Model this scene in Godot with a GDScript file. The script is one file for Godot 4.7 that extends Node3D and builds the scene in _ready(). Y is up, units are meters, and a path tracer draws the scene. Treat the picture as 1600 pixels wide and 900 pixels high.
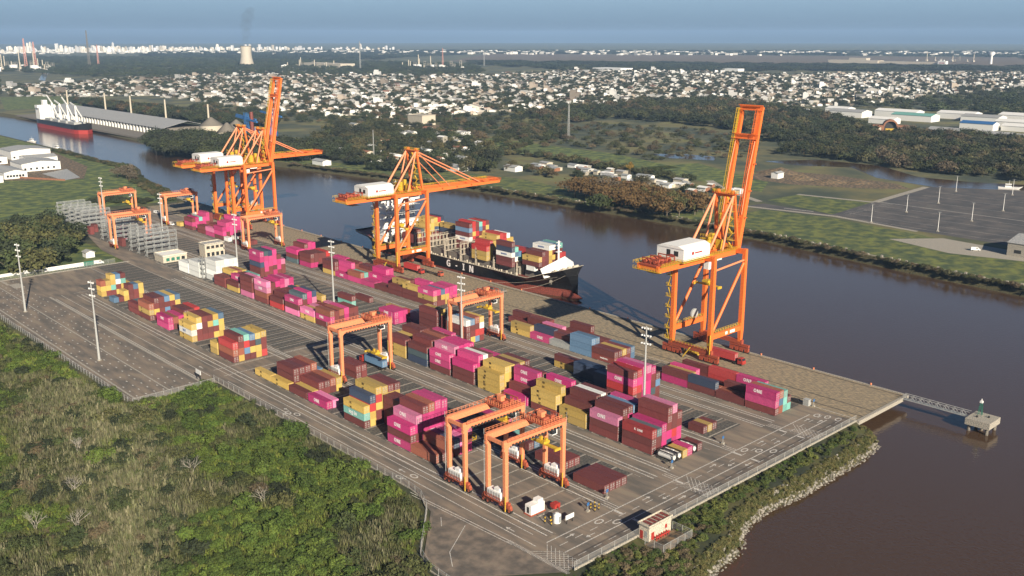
extends Node3D
# Container terminal on a brown river, seen from a drone. X runs along the quay, w = -z runs from the yard towards the river.

class MB:
	var v := PackedVector3Array()
	var n := PackedVector3Array()
	var c := PackedColorArray()
	var i := PackedInt32Array()
	var tint := Color(1, 1, 1)
	var use_c := false
	func tri(a: Vector3, b: Vector3, d: Vector3) -> void:
		var m := (b - a).cross(d - a).normalized()
		var k := v.size()
		v.append(a); v.append(b); v.append(d)
		n.append(m); n.append(m); n.append(m)
		if use_c:
			c.append(tint); c.append(tint); c.append(tint)
		i.append(k); i.append(k + 2); i.append(k + 1)
	func quad(a: Vector3, b: Vector3, d: Vector3, e: Vector3) -> void:
		var m := (d - a).cross(e - b).normalized()
		var k := v.size()
		v.append(a); v.append(b); v.append(d); v.append(e)
		n.append(m); n.append(m); n.append(m); n.append(m)
		if use_c:
			c.append(tint); c.append(tint); c.append(tint); c.append(tint)
		i.append(k); i.append(k + 2); i.append(k + 1); i.append(k); i.append(k + 3); i.append(k + 2)
	func hexa(p: Array) -> void:   # 0-3 lower ring (ccw from above), 4-7 upper ring
		quad(p[0], p[3], p[2], p[1]); quad(p[4], p[5], p[6], p[7])
		quad(p[0], p[1], p[5], p[4]); quad(p[1], p[2], p[6], p[5])
		quad(p[2], p[3], p[7], p[6]); quad(p[3], p[0], p[4], p[7])
	func box(o: Vector3, s: Vector3, b := Basis.IDENTITY) -> void:
		var h := s * 0.5
		var p := []
		for y in [-h.y, h.y]:
			p.append(o + b * Vector3(-h.x, y, h.z)); p.append(o + b * Vector3(h.x, y, h.z))
			p.append(o + b * Vector3(h.x, y, -h.z)); p.append(o + b * Vector3(-h.x, y, -h.z))
		hexa(p)
	func span(a: Vector3, b: Vector3) -> void:   # axis aligned box between two corners
		box((a + b) * 0.5, (b - a).abs())
	func beam(a: Vector3, b: Vector3, w: float, h: float) -> void:
		var d := b - a
		var l := d.length()
		if l < 0.0001: return
		var z := d / l
		var up := Vector3.UP if absf(z.y) < 0.98 else Vector3.RIGHT
		var x := up.cross(z).normalized()
		box((a + b) * 0.5, Vector3(w, h, l), Basis(x, z.cross(x), z))
	func tube(a: Vector3, b: Vector3, r0: float, r1: float, sides := 8, caps := true) -> void:
		var d := (b - a).normalized()
		var up := Vector3.UP if absf(d.y) < 0.95 else Vector3.RIGHT
		var x := up.cross(d).normalized()
		var y := d.cross(x)
		for s in sides:
			var t0 := TAU * s / sides
			var t1 := TAU * (s + 1) / sides
			var e0 := x * cos(t0) + y * sin(t0)
			var e1 := x * cos(t1) + y * sin(t1)
			var k := v.size()
			v.append(a + e0 * r0); v.append(a + e1 * r0); v.append(b + e1 * r1); v.append(b + e0 * r1)
			n.append(e0); n.append(e1); n.append(e1); n.append(e0)
			if use_c:
				for q in 4: c.append(tint)
			i.append(k); i.append(k + 2); i.append(k + 1); i.append(k); i.append(k + 3); i.append(k + 2)
			if caps:
				if r1 > 0.01: tri(b, b + e0 * r1, b + e1 * r1)
				if r0 > 0.01: tri(a, a + e1 * r0, a + e0 * r0)
	func rail(a: Vector3, b: Vector3, h := 1.1, step := 2.0, r := 0.05) -> void:   # handrail with posts
		var up := Vector3(0, h, 0)
		beam(a + up, b + up, r * 2, r * 2)
		beam(a + up * 0.55, b + up * 0.55, r * 1.6, r * 1.6)
		var k := maxi(1, int(a.distance_to(b) / step))
		for s in k + 1:
			var p := a.lerp(b, float(s) / k)
			beam(p, p + up, r * 2, r * 2)
	func poly(pts: PackedVector2Array, y: float) -> void:   # pts are (X, w)
		var t := Geometry2D.triangulate_polygon(pts)
		for k in range(0, t.size(), 3):
			var a := Vector3(pts[t[k]].x, y, -pts[t[k]].y)
			var b := Vector3(pts[t[k + 1]].x, y, -pts[t[k + 1]].y)
			var d := Vector3(pts[t[k + 2]].x, y, -pts[t[k + 2]].y)
			if (b - a).cross(d - a).y > 0: tri(a, b, d)
			else: tri(a, d, b)
	func skirt(pts: PackedVector2Array, y0: float, drop: float, out: float, closed := false) -> void:   # a bank: the edge goes down and outwards
		var m := pts.size()
		for k in (m if closed else m - 1):
			var a := pts[k]
			var b := pts[(k + 1) % m]
			var e := (b - a).normalized()
			var o := Vector2(-e.y, e.x) * out
			quad(Vector3(a.x, y0, -a.y), Vector3(b.x, y0, -b.y), Vector3(b.x + o.x, y0 - drop, -b.y - o.y), Vector3(a.x + o.x, y0 - drop, -a.y - o.y))
	func mesh() -> ArrayMesh:
		var a := []
		a.resize(Mesh.ARRAY_MAX)
		a[Mesh.ARRAY_VERTEX] = v
		a[Mesh.ARRAY_NORMAL] = n
		if use_c: a[Mesh.ARRAY_COLOR] = c
		a[Mesh.ARRAY_INDEX] = i
		var m := ArrayMesh.new()
		m.add_surface_from_arrays(Mesh.PRIMITIVE_TRIANGLES, a)
		return m

var M := {}
var T := {}
var used := {}
var rng := RandomNumberGenerator.new()

func P(x: float, w: float, y := 0.0) -> Vector3:
	return Vector3(x, y, -w)

func numbered(called: String) -> String:
	var k: int = used.get(called, 0)
	used[called] = k + 1
	return called if k == 0 else "%s_%03d" % [called, k]

func thing(called: String, label: String, category: String, at := Vector3.ZERO, turn := 0.0, group := "") -> Node3D:
	var o := Node3D.new()
	o.name = numbered(called)
	add_child(o)
	o.position = at
	o.rotation.y = turn
	o.set_meta("label", label)
	o.set_meta("category", category)
	if group: o.set_meta("group", group)
	return o

func part(parent: Node, called: String, mesh: Mesh, m: Material, at := Vector3.ZERO) -> MeshInstance3D:
	var o := MeshInstance3D.new()
	o.name = called
	o.mesh = mesh
	o.material_override = m
	o.position = at
	parent.add_child(o, true)
	return o

func solo(called: String, mesh: Mesh, m: Material, label: String, category: String, at := Vector3.ZERO, turn := 0.0, group := "") -> MeshInstance3D:
	var o := MeshInstance3D.new()
	o.name = numbered(called)
	o.mesh = mesh
	o.material_override = m
	add_child(o)
	o.position = at
	o.rotation.y = turn
	o.set_meta("label", label)
	o.set_meta("category", category)
	if group: o.set_meta("group", group)
	return o

func struct(called: String, mesh: Mesh, m: Material) -> MeshInstance3D:
	var o := MeshInstance3D.new()
	o.name = numbered(called)
	o.mesh = mesh
	o.material_override = m
	add_child(o)
	o.set_meta("kind", "structure")
	return o

func scatter(called: String, label: String, category: String, mesh: Mesh, m: Material, xf: Array, cols: Array, parent: Node = null) -> MultiMeshInstance3D:
	var mm := MultiMesh.new()
	mm.transform_format = MultiMesh.TRANSFORM_3D
	mm.use_colors = true
	mm.mesh = mesh
	mm.instance_count = xf.size()
	for k in xf.size():
		mm.set_instance_transform(k, xf[k])
		mm.set_instance_color(k, cols[k])
	var o := MultiMeshInstance3D.new()
	o.name = numbered(called)
	o.multimesh = mm
	o.material_override = m
	o.set_meta("kind", "stuff")
	if parent:
		parent.add_child(o, true)
	else:
		add_child(o)
		o.set_meta("label", label)
		o.set_meta("category", category)
	return o

func lin(r: float, g: float, b: float) -> Color:
	return Color(r, g, b).linear_to_srgb()

func noise_tex(sd: int, size: int, freq: float, lo: float, hi: float, warm := 0.0, contrast := 1.0, octaves := 5) -> ImageTexture:
	var f := FastNoiseLite.new()
	f.seed = sd
	f.noise_type = FastNoiseLite.TYPE_SIMPLEX_SMOOTH
	f.frequency = freq
	f.fractal_octaves = octaves
	f.fractal_gain = 0.6
	var g := f.get_seamless_image(size, size)
	var im := Image.create(size, size, true, Image.FORMAT_RGB8)
	for y in size:
		for x in size:
			var t := clampf((g.get_pixel(x, y).r - 0.5) * contrast + 0.5, 0, 1)
			var a := lerpf(lo, hi, t)
			im.set_pixel(x, y, Color(a * (1.0 + warm * (t - 0.5)), a, a * (1.0 - warm * (t - 0.5))))
	im.generate_mipmaps()
	return ImageTexture.create_from_image(im)

func mat(col: Color, rough := 0.8, tex: Texture2D = null, size := 10.0, metal := 0.0, world := true) -> StandardMaterial3D:
	var m := StandardMaterial3D.new()
	m.albedo_color = col
	m.roughness = rough
	m.metallic = metal
	if tex:
		m.albedo_texture = tex
		m.uv1_triplanar = true
		m.uv1_world_triplanar = world
		m.uv1_scale = Vector3.ONE / size
	return m

func vmat(rough := 0.9, back := Color(0, 0, 0)) -> StandardMaterial3D:
	var m := StandardMaterial3D.new()
	m.vertex_color_use_as_albedo = true
	m.roughness = rough
	m.cull_mode = BaseMaterial3D.CULL_DISABLED
	if back != Color(0, 0, 0):
		m.backlight_enabled = true
		m.backlight = back
	return m

func text_mesh(s: String, h: float, depth := 0.03, bold := true) -> TextMesh:
	var f := SystemFont.new()
	f.font_names = PackedStringArray(["Droid Sans"])
	f.font_weight = 700 if bold else 400
	var t := TextMesh.new()
	t.text = s
	t.font = f
	t.font_size = 32
	t.pixel_size = h / 32.0 / 0.72
	t.depth = depth
	t.curve_step = 4.0
	return t

func _ready() -> void:
	rng.seed = 20240611
	set_view()
	make_materials()
	terrain()
	yard_marks()
	fences()
	containers()
	quay_cranes()
	yard_cranes()
	ship()
	yard_things()
	flush_queue()
	near_plants()
	left_bank()
	far_bank()
	town()
	horizon_things()

func set_view() -> void:
	var cam := Camera3D.new()
	cam.name = "camera"
	add_child(cam)
	cam.position = Vector3(0, 128, 0)
	cam.rotation = Vector3(deg_to_rad(-14.611), deg_to_rad(47.084), 0)
	cam.fov = 33.16
	cam.near = 1.0
	cam.far = 60000.0
	cam.current = true
	var sun := DirectionalLight3D.new()
	sun.name = "sun"
	add_child(sun)
	sun.look_at_from_position(Vector3.ZERO, Vector3(-0.857, -0.425, -0.300))
	sun.light_energy = 1.6
	sun.light_color = Color(1.0, 0.945, 0.85)
	sun.light_angular_distance = 0.5
	sun.shadow_enabled = true
	var e := Environment.new()
	e.background_mode = Environment.BG_SKY
	# clear sky with a band of grey-blue haze low down, the same all round
	var sk := PanoramaSkyMaterial.new()
	var keys := [[-90.0, 52, 50, 46], [-0.1, 112, 128, 146], [0.0, 112, 132, 154], [0.5, 122, 144, 165], [1.2, 138, 165, 187], [2.6, 162, 192, 215], [6.0, 144, 176, 206], [14.0, 102, 134, 172], [30.0, 62, 86, 122], [60.0, 44, 62, 93], [90.0, 39, 56, 86]]
	var im := Image.create(16, 1024, false, Image.FORMAT_RGBF)
	for y in 1024:
		var el := 90.0 - (y + 0.5) * 180.0 / 1024.0
		var k := 0
		while k < keys.size() - 2 and el > keys[k + 1][0]: k += 1
		var f := clampf((el - keys[k][0]) / (keys[k + 1][0] - keys[k][0]), 0.0, 1.0)
		var c := Color8(keys[k][1], keys[k][2], keys[k][3]).srgb_to_linear().lerp(Color8(keys[k + 1][1], keys[k + 1][2], keys[k + 1][3]).srgb_to_linear(), f)
		for x in 16: im.set_pixel(x, y, Color(c.r / 1.9, c.g / 1.9, c.b / 1.9))
	sk.panorama = ImageTexture.create_from_image(im)
	var s := Sky.new()
	s.sky_material = sk
	e.sky = s
	e.tonemap_mode = Environment.TONE_MAPPER_LINEAR
	e.tonemap_exposure = 1.9
	e.fog_enabled = true
	e.fog_density = 0.00006
	e.fog_light_color = Color(0.52, 0.64, 0.78)
	e.volumetric_fog_enabled = true
	e.volumetric_fog_density = 0.0
	e.sdfgi_enabled = true
	e.ssao_enabled = true
	e.ssil_enabled = true
	var we := WorldEnvironment.new()
	we.name = "environment"
	we.environment = e
	add_child(we)

func make_materials() -> void:
	T.fine = noise_tex(3, 512, 0.02, 0.72, 1.0, 0.05, 1.6)
	T.patch = noise_tex(7, 512, 0.010, 0.76, 1.0, 0.06, 1.7)
	T.wear = noise_tex(11, 512, 0.03, 0.66, 1.0, 0.08, 1.9)
	T.grass = noise_tex(17, 512, 0.012, 0.62, 1.0, 0.25, 1.9, 6)
	T.paint = noise_tex(29, 512, 0.02, 0.88, 1.0, 0.04, 1.5)
	T.soil = noise_tex(23, 512, 0.02, 0.5, 1.0, 0.2, 1.8, 6)
	M.land = mat(lin(0.075, 0.082, 0.035), 0.95, T.grass, 160.0)
	M.far_land = mat(lin(0.128, 0.134, 0.066), 0.95, T.grass, 700.0)
	M.meadow = mat(lin(0.125, 0.170, 0.045), 0.95, T.grass, 80.0)
	M.lawn = mat(lin(0.125, 0.158, 0.045), 0.95, T.grass, 75.0)
	M.marsh = mat(lin(0.09, 0.10, 0.03), 0.95, T.grass, 38.0)
	M.bank = mat(lin(0.09, 0.085, 0.04), 0.95, T.soil, 12.0)
	M.bare = mat(lin(0.20, 0.15, 0.10), 0.95, T.soil, 40.0)
	M.asphalt = mat(lin(0.205, 0.172, 0.142), 0.85, T.patch, 55.0)
	M.asphalt.uv1_scale = Vector3(1.0 / 150.0, 0.1, 1.0 / 34.0)
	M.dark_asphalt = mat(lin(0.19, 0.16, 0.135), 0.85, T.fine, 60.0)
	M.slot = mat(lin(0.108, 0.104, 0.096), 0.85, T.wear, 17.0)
	M.runway = mat(lin(0.225, 0.194, 0.163), 0.8, T.wear, 26.0)
	M.lot = mat(lin(0.095, 0.09, 0.092), 0.85, T.patch, 120.0)
	M.quay = mat(lin(0.33, 0.27, 0.185), 0.85, T.wear, 13.0)
	M.runway.uv1_scale = Vector3(1.0 / 90.0, 0.1, 1.0 / 7.0)   # wheel tracks run along the quay
	M.quay.uv1_scale = Vector3(1.0 / 46.0, 0.1, 1.0 / 9.0)
	M.paint = mat(lin(0.66, 0.64, 0.61), 0.7, T.wear, 9.0)
	M.paint_pale = mat(lin(0.44, 0.41, 0.365), 0.8, T.wear, 9.0)
	M.concrete = mat(lin(0.42, 0.39, 0.34), 0.85, T.wear, 8.0)
	M.concrete_dark = mat(lin(0.22, 0.20, 0.175), 0.9, T.wear, 7.0)
	M.rock = mat(lin(0.30, 0.285, 0.26), 0.9, T.fine, 3.0)
	M.rail = mat(lin(0.03, 0.028, 0.026), 0.6)
	M.flare = mat(lin(0.48, 0.24, 0.20), 0.7)
	M.steel = mat(lin(0.36, 0.38, 0.39), 0.5, T.fine, 4.0)
	M.galv = mat(lin(0.45, 0.46, 0.46), 0.5, T.fine, 3.0)
	M.mesh = mat(lin(0.42, 0.43, 0.43), 0.6)
	M.mesh.transparency = BaseMaterial3D.TRANSPARENCY_ALPHA
	M.mesh.albedo_color.a = 0.17
	M.white = mat(lin(0.78, 0.78, 0.77), 0.55, T.paint, 6.0)
	M.cream = mat(lin(0.62, 0.56, 0.46), 0.7, T.fine, 6.0)
	M.glass = mat(lin(0.02, 0.025, 0.03), 0.1)
	M.dark = mat(lin(0.02, 0.02, 0.022), 0.7)
	M.rubber = mat(lin(0.012, 0.012, 0.012), 0.8)
	M.crane = mat(lin(0.76, 0.165, 0.032), 0.5, T.paint, 9.0)
	M.crane_red = mat(lin(0.42, 0.085, 0.045), 0.6, T.wear, 5.0)
	M.rtg = mat(lin(0.76, 0.26, 0.125), 0.5, T.paint, 7.0)
	M.rtg_red = mat(lin(0.46, 0.105, 0.055), 0.6, T.wear, 3.0)
	M.yellow = mat(lin(0.66, 0.43, 0.035), 0.55, T.fine, 4.0)
	M.rope = mat(lin(0.05, 0.05, 0.05), 0.6)
	M.red = mat(lin(0.42, 0.04, 0.03), 0.55, T.fine, 5.0)
	M.blue = mat(lin(0.04, 0.16, 0.42), 0.5, T.fine, 5.0)
	M.green = mat(lin(0.03, 0.20, 0.14), 0.5, T.fine, 5.0)
	M.black = mat(lin(0.014, 0.014, 0.016), 0.35, T.fine, 12.0)
	M.boot = mat(lin(0.24, 0.06, 0.045), 0.6, T.wear, 14.0)
	M.roof = mat(lin(0.44, 0.45, 0.46), 0.6, T.wear, 18.0)
	M.brick = mat(lin(0.34, 0.155, 0.09), 0.85, T.wear, 9.0)
	M.bark = mat(lin(0.16, 0.135, 0.105), 0.9, T.fine, 2.0)
	M.leaf = vmat(0.9, Color(0.16, 0.18, 0.06))
	M.blade = vmat(0.9, Color(0.12, 0.12, 0.06))
	M.tinted = vmat(0.85)
	M.print = mat(lin(0.78, 0.76, 0.76), 0.6)
	M.print_dark = mat(lin(0.035, 0.022, 0.012), 0.6)
	M.print_blue = mat(lin(0.05, 0.12, 0.32), 0.6)
	# the river: silty brown water with small ripples
	var wt := StandardMaterial3D.new()
	wt.albedo_color = lin(0.060, 0.036, 0.021)
	wt.roughness = 0.09
	wt.metallic_specular = 0.5
	var f := FastNoiseLite.new()
	f.seed = 5
	f.frequency = 0.03
	f.fractal_octaves = 4
	var g := f.get_seamless_image(512, 512)
	g.convert(Image.FORMAT_RGBA8)
	g.bump_map_to_normal_map(2.0)
	g.generate_mipmaps()
	wt.normal_enabled = true
	wt.normal_texture = ImageTexture.create_from_image(g)
	wt.normal_scale = 0.34
	wt.uv1_triplanar = true
	wt.uv1_world_triplanar = true
	wt.uv1_scale = Vector3.ONE / 30.0
	M.water = wt

func V(a: Array) -> PackedVector2Array:
	var p := PackedVector2Array()
	for k in range(0, a.size(), 2): p.append(Vector2(a[k], a[k + 1]))
	return p

func terrain() -> void:
	# water sheet
	var b := MB.new()
	b.poly(V([-18000, 300, -18000, 700, -100, 640, 900, 620, 900, -900, -60, -900, -60, 120, -800, 250]), -4.0)
	struct("river", b.mesh(), M.water)
	# far land reaches the horizon
	var bank := V([900, 538, -100, 534, -177, 533.5, -239, 540, -347, 556, -459, 558, -546, 557, -630, 555, -721, 540, -789, 530, -886, 516, -990, 500, -1234, 507, -1560, 522, -1833, 503, -2600, 500, -18000, 480])
	var far := PackedVector2Array(bank)
	for k in 25:
		var a := deg_to_rad(178.0 - k * 5.4)
		far.append(Vector2(cos(a) * 18500.0, maxf(490.0, sin(a) * 18500.0)))
	far.append(Vector2(9000, 538))
	b = MB.new()
	b.poly(far, 0.0)
	struct("far_land", b.mesh(), M.far_land)
	b = MB.new()
	b.skirt(bank, 0.0, 5.0, 7.0)
	struct("far_river_bank", b.mesh(), M.bank)
	# near land: meadow upstream, marsh below the yard, the ground under the terminal
	var shore := V([-18000, 386, -1424, 386, -1176, 385, -1012, 381, -980, 389, -935, 372, -886, 360, -800, 346, -745, 331, -720, 297, -146, 297, -139.5, 292, -137.5, 279, -137, 243, -139, 223, -136.5, 209, -131, 200, -129.5, 185, -120, 164, -112, 130, -106, 60, -100, -300])
	var near := PackedVector2Array(shore)
	near.append(Vector2(-100, -700)); near.append(Vector2(-18000, -700))
	b = MB.new()
	b.poly(near, -0.25)
	struct("near_land", b.mesh(), M.land)
	b = MB.new()
	var rev := PackedVector2Array(shore)
	b.skirt(rev, -0.25, 4.2, 4.5)
	struct("near_river_bank", b.mesh(), M.bank)
	# marsh ground in front of the fence
	b = MB.new()
	b.poly(V([-560, 118, -331, 120.5, -331, 152, -336, 153, -210, 152.5, -195, 148.5, -178, 132, -168, 129.5, -150, 129, -120, 100, -120, -60, -560, -60]), -0.2)
	struct("marsh_ground", b.mesh(), M.marsh)
	# meadow on the upstream bank
	b = MB.new()
	b.poly(V([-1450, 383, -1012, 378, -980, 385, -886, 356, -800, 343, -745, 326, -760, 262, -700, 216, -640, 212, -560, 216, -560, 60, -1500, 60]), -0.18)
	struct("meadow", b.mesh(), M.meadow)
	# paved yard
	b = MB.new()
	b.poly(V([-558, 121, -331, 122.5, -331, 154.5, -209, 154.5, -194.5, 150, -177, 134, -167, 131.5, -163.5, 133, -147, 155, -146.2, 297.5, -725, 297.5, -745, 262, -720, 236, -600, 212, -558, 210]), 0.0)
	struct("yard_pavement", b.mesh(), M.asphalt)
	b = MB.new()
	b.poly(V([-166, 132.5, -163.5, 133.5, -147.5, 155, -208, 155, -194, 150.6, -176.5, 134.6]), 0.004)
	struct("side_road", b.mesh(), M.dark_asphalt)
	# quay deck on piles
	b = MB.new()
	b.span(P(-735, 297.6, -0.9), P(-146.6, 333.6, 0.006))
	struct("quay_deck", b.mesh(), M.quay)
	b = MB.new()
	b.span(P(-735, 333.6, -1.2), P(-146.4, 334.4, 0.32))
	struct("quay_kerb", b.mesh(), M.concrete)
	b = MB.new()
	b.span(P(-146.6, 297.6, -1.2), P(-145.4, 334.4, 0.25))
	b.span(P(-149, 295.2, -3.6), P(-145.4, 297.55, -0.3))
	struct("quay_end_beam", b.mesh(), M.concrete)
	b = MB.new()
	var x := -728.0
	while x < -147.0:
		for w in [300.5, 311.0, 322.0, 331.5]:
			b.tube(P(x, w, -6), P(x, w, -0.9), 0.45, 0.45, 6, false)
		x += 8.0
	struct("quay_piles", b.mesh(), M.concrete_dark)
	b = MB.new()
	for w in [303.0, 310.4, 332.2]:
		b.span(P(-730, w - 0.22, 0.01), P(-147, w + 0.22, 0.03))
	struct("crane_rails", b.mesh(), M.rail)
	# bollards along the quay edge
	b = MB.new()
	b.tube(Vector3(0, 0, 0), Vector3(0, 0.5, 0), 0.28, 0.22, 8)
	b.tube(Vector3(0, 0.5, 0), Vector3(0, 0.72, 0), 0.4, 0.34, 8)
	var bm := b.mesh()
	x = -160.0
	while x > -720.0:
		solo("bollard", bm, M.rtg, "orange mooring bollard on the kerb of the quay", "bollard", P(x, 334.0, 0.32), 0.0, "bollards along the quay edge")
		x -= 24.0

func stripe(b: MB, x0: float, w0: float, x1: float, w1: float, wid: float, y := 0.012) -> void:
	var d := Vector2(x1 - x0, w1 - w0).normalized()
	var o := Vector2(-d.y, d.x) * wid * 0.5
	var p := [P(x0 - o.x, w0 - o.y, y), P(x1 - o.x, w1 - o.y, y), P(x1 + o.x, w1 + o.y, y), P(x0 + o.x, w0 + o.y, y)]
	if (p[1] - p[0]).cross(p[2] - p[0]).y > 0: b.quad(p[0], p[1], p[2], p[3])
	else: b.quad(p[0], p[3], p[2], p[1])

func yard_marks() -> void:
	var b := MB.new()
	# concrete runways of the yard cranes
	for q in [[163.6, 166.8, -500, -162], [187.0, 191.6, -500, -160], [211.2, 214.0, -500, -165.5], [217.6, 220.0, -520, -165.3], [244.6, 248.6, -700, -165], [269.0, 271.6, -700, -170], [274.8, 277.6, -700, -168]]:
		b.span(P(q[2], q[0], -0.05), P(q[3], q[1], 0.006))
	struct("crane_runways", b.mesh(), M.runway)
	# darker slots under the stacks
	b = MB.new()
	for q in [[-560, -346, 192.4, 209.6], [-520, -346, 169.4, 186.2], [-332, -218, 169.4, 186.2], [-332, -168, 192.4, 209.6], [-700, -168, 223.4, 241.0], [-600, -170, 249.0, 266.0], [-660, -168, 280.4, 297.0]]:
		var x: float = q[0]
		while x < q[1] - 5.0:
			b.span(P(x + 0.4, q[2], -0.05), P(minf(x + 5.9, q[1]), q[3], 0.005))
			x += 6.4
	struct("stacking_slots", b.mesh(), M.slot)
	# painted lines
	b = MB.new()
	for w in [164.2, 166.3, 187.5, 190.1, 191.2, 211.7, 213.4, 218.0, 219.6, 245.2, 247.9, 269.6, 271.0, 275.4, 277.0]:
		var x0 := -500.0 if w < 243 else -690.0
		stripe(b, x0, w, -165.5 if w > 167 else -163.0, w, 0.40)
	for w in [158.2, 299.2]:
		stripe(b, -330.0 if w < 200 else -700.0, w, -161.0 if w < 200 else -147.8, w, 0.28)
	stripe(b, -500, 151.6, -332, 151.6, 0.3)
	stripe(b, -500, 161.9, -166, 161.9, 0.22)
	# lanes of the cross road at the river end
	stripe(b, -160.5, 161.5, -160.5, 291, 0.36)
	stripe(b, -153.8, 161.5, -153.8, 291, 0.36)
	for k in 23:
		stripe(b, -157.1, 163 + k * 5.8, -157.1, 166 + k * 5.8, 0.24)
		stripe(b, -150.5, 163 + k * 5.8, -150.5, 166 + k * 5.8, 0.24)
	# stop bars
	for w in [189.0, 216.5, 246.0, 272.5]:
		for dx in [-158.8, -152.0]:
			b.span(P(dx - 1.4, w - 1.5, 0.008), P(dx + 1.4, w - 0.6, 0.014))
		for k in 3: stripe(b, -165.4, w - 0.9 + k * 1.1, -160.8, w - 0.9 + k * 1.1, 0.26)
	# hatched boxes where the roads cross
	for q in [[155.6, 161.3], [213.4, 220.5], [272.6, 279.6]]:
		var a0: float = q[0]
		var a1: float = q[1]
		for k in 9:
			var xx := -160.0 + k * 1.5
			stripe(b, xx, a0, minf(xx + (a1 - a0), -147.2), minf(a1, a0 + (-147.2 - xx)), 0.16)
			stripe(b, xx, a1, minf(xx + (a1 - a0), -147.2), maxf(a0, a1 - (-147.2 - xx)), 0.16)
	for k in 40:
		stripe(b, -168 + k * 0.55, 154.3, -167.6 + k * 0.55, 155.5, 0.2)
	stripe(b, -208, 153.0, -166, 155.2, 0.25); stripe(b, -206, 152.2, -166, 154.2, 0.2)
	stripe(b, -182, 152, -174, 140, 0.2); stripe(b, -174, 140, -168, 136, 0.2); stripe(b, -190, 150, -186, 147, 0.2)
	# the road beside the fence of the left lot and the cross road on the far left
	stripe(b, -505, 156, -340, 156, 0.22)
	for w in [189.2, 210.2, 222.4, 242.0]:
		stripe(b, -556 if w < 211 else -545, w, -347, w, 0.22)
	stripe(b, -345.5, 160, -345.5, 243, 0.3); stripe(b, -336.5, 160, -336.5, 212, 0.3)
	stripe(b, -505, 162, -505, 208, 0.3); stripe(b, -520, 192, -500, 192, 0.25)
	struct("lane_lines", b.mesh(), M.paint)
	# slot lines between bays
	b = MB.new()
	for q in [[-500, -346, 192.0, 210.0], [-500, -346, 169.6, 186.6], [-332, -166, 169.6, 186.6], [-332, -166, 192.6, 209.6], [-560, -166, 223.6, 241], [-640, -170, 249, 266], [-660, -168, 280.6, 297]]:
		var x: float = q[0]
		while x <= q[1]:
			stripe(b, x, q[2], x, q[3], 0.55, 0.011)
			x += 6.4
		for w in [q[2], q[3]]:
			x = q[0]
			while x <= q[1] - 3:
				stripe(b, x + 0.8, w, x + 3.2, w, 0.22, 0.011)
				x += 6.4
	struct("slot_lines", b.mesh(), M.paint_pale)
	# white dots of the car lot
	b = MB.new()
	var x := -552.0
	while x < -334:
		var w := 123.0
		while w < 149.5:
			if not (x > -520 and w > 148) and rng.randf() > 0.14:
				var o := rng.randf_range(-0.5, 0.5)
				b.quad(P(x + o - 0.62, w - 0.24, 0.012), P(x + o + 0.62, w - 0.24, 0.012), P(x + o + 0.62, w + 0.24, 0.012), P(x + o - 0.62, w + 0.24, 0.012))
			w += 3.4
		x += 6.1
	var dots := struct("car_lot_marks", b.mesh(), M.paint)
	dots.set_meta("kind", "stuff")
	dots.set_meta("label", "rows of small white dashes painted on the empty car lot")
	dots.set_meta("category", "markings")
	b = MB.new()
	b.span(P(-505, 149.9, 0.0), P(-331.8, 151.0, 0.14))
	b.span(P(-556, 124.5, -0.05), P(-336, 125.2, 0.008))
	b.span(P(-556, 137.5, -0.05), P(-336, 138.1, 0.008))
	struct("car_lot_kerb", b.mesh(), M.paint_pale)
	b = MB.new()
	b.span(P(-559.2, 118, -0.2), P(-557.4, 212, 0.15))
	b.span(P(-557.2, 142, 0.0), P(-546, 143.2, 0.14)); b.span(P(-546, 143, 0.0), P(-536, 148, 0.12))
	struct("road_kerb", b.mesh(), M.paint_pale)
	# arrows and round speed marks on the lanes
	var am := MB.new()
	stripe(am, 0, -1.6, 0, 0.6, 0.3, 0)
	am.tri(Vector3(-0.7, 0, -0.6), Vector3(0.7, 0, -0.6), Vector3(0, 0, -1.9))
	var arrow := am.mesh()
	var cm := MB.new()
	for k in 14:
		var t0 := TAU * k / 14.0
		var t1 := TAU * (k + 1) / 14.0
		cm.quad(Vector3(cos(t0) * 0.62, 0, -sin(t0) * 1.1), Vector3(cos(t0), 0, -sin(t0) * 1.7), Vector3(cos(t1), 0, -sin(t1) * 1.7), Vector3(cos(t1) * 0.62, 0, -sin(t1) * 1.1))
	var ring := cm.mesh()
	for q in [[-158.8, 168.5], [-155.4, 173], [-158.8, 200], [-155.4, 205], [-152.2, 208], [-158.8, 232], [-155.4, 237], [-152, 241], [-158.8, 258], [-155.2, 262], [-158.6, 286], [-154.8, 288]]:
		var o := struct("arrow_marking", arrow, M.paint)
		o.position = P(q[0], q[1], 0.014)
		if int(q[1]) % 2: o.rotation.y = PI
	for q in [[-158.8, 180], [-155.4, 183.6], [-158.8, 249], [-155.4, 252], [-152.0, 255], [-158.4, 292.4], [-155, 293.6], [-151.4, 294.4]]:
		var o := struct("speed_marking", ring, M.paint)
		o.position = P(q[0], q[1], 0.014)
	for q in [[-289, 159.8], [-285, 157], [-221, 159.9], [-217, 157.2], [-172, 159.4], [-352, 158]]:
		var o := struct("arrow_marking", arrow, M.paint)
		o.position = P(q[0], q[1], 0.014)
		o.rotation.y = PI * 0.5
	for q in [[-286, 158.6], [-282.6, 160.2], [-215.5, 160.2], [-218, 156.6]]:
		var o := struct("speed_marking", ring, M.paint)
		o.position = P(q[0], q[1], 0.014)
		o.rotation.y = PI * 0.5

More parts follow.
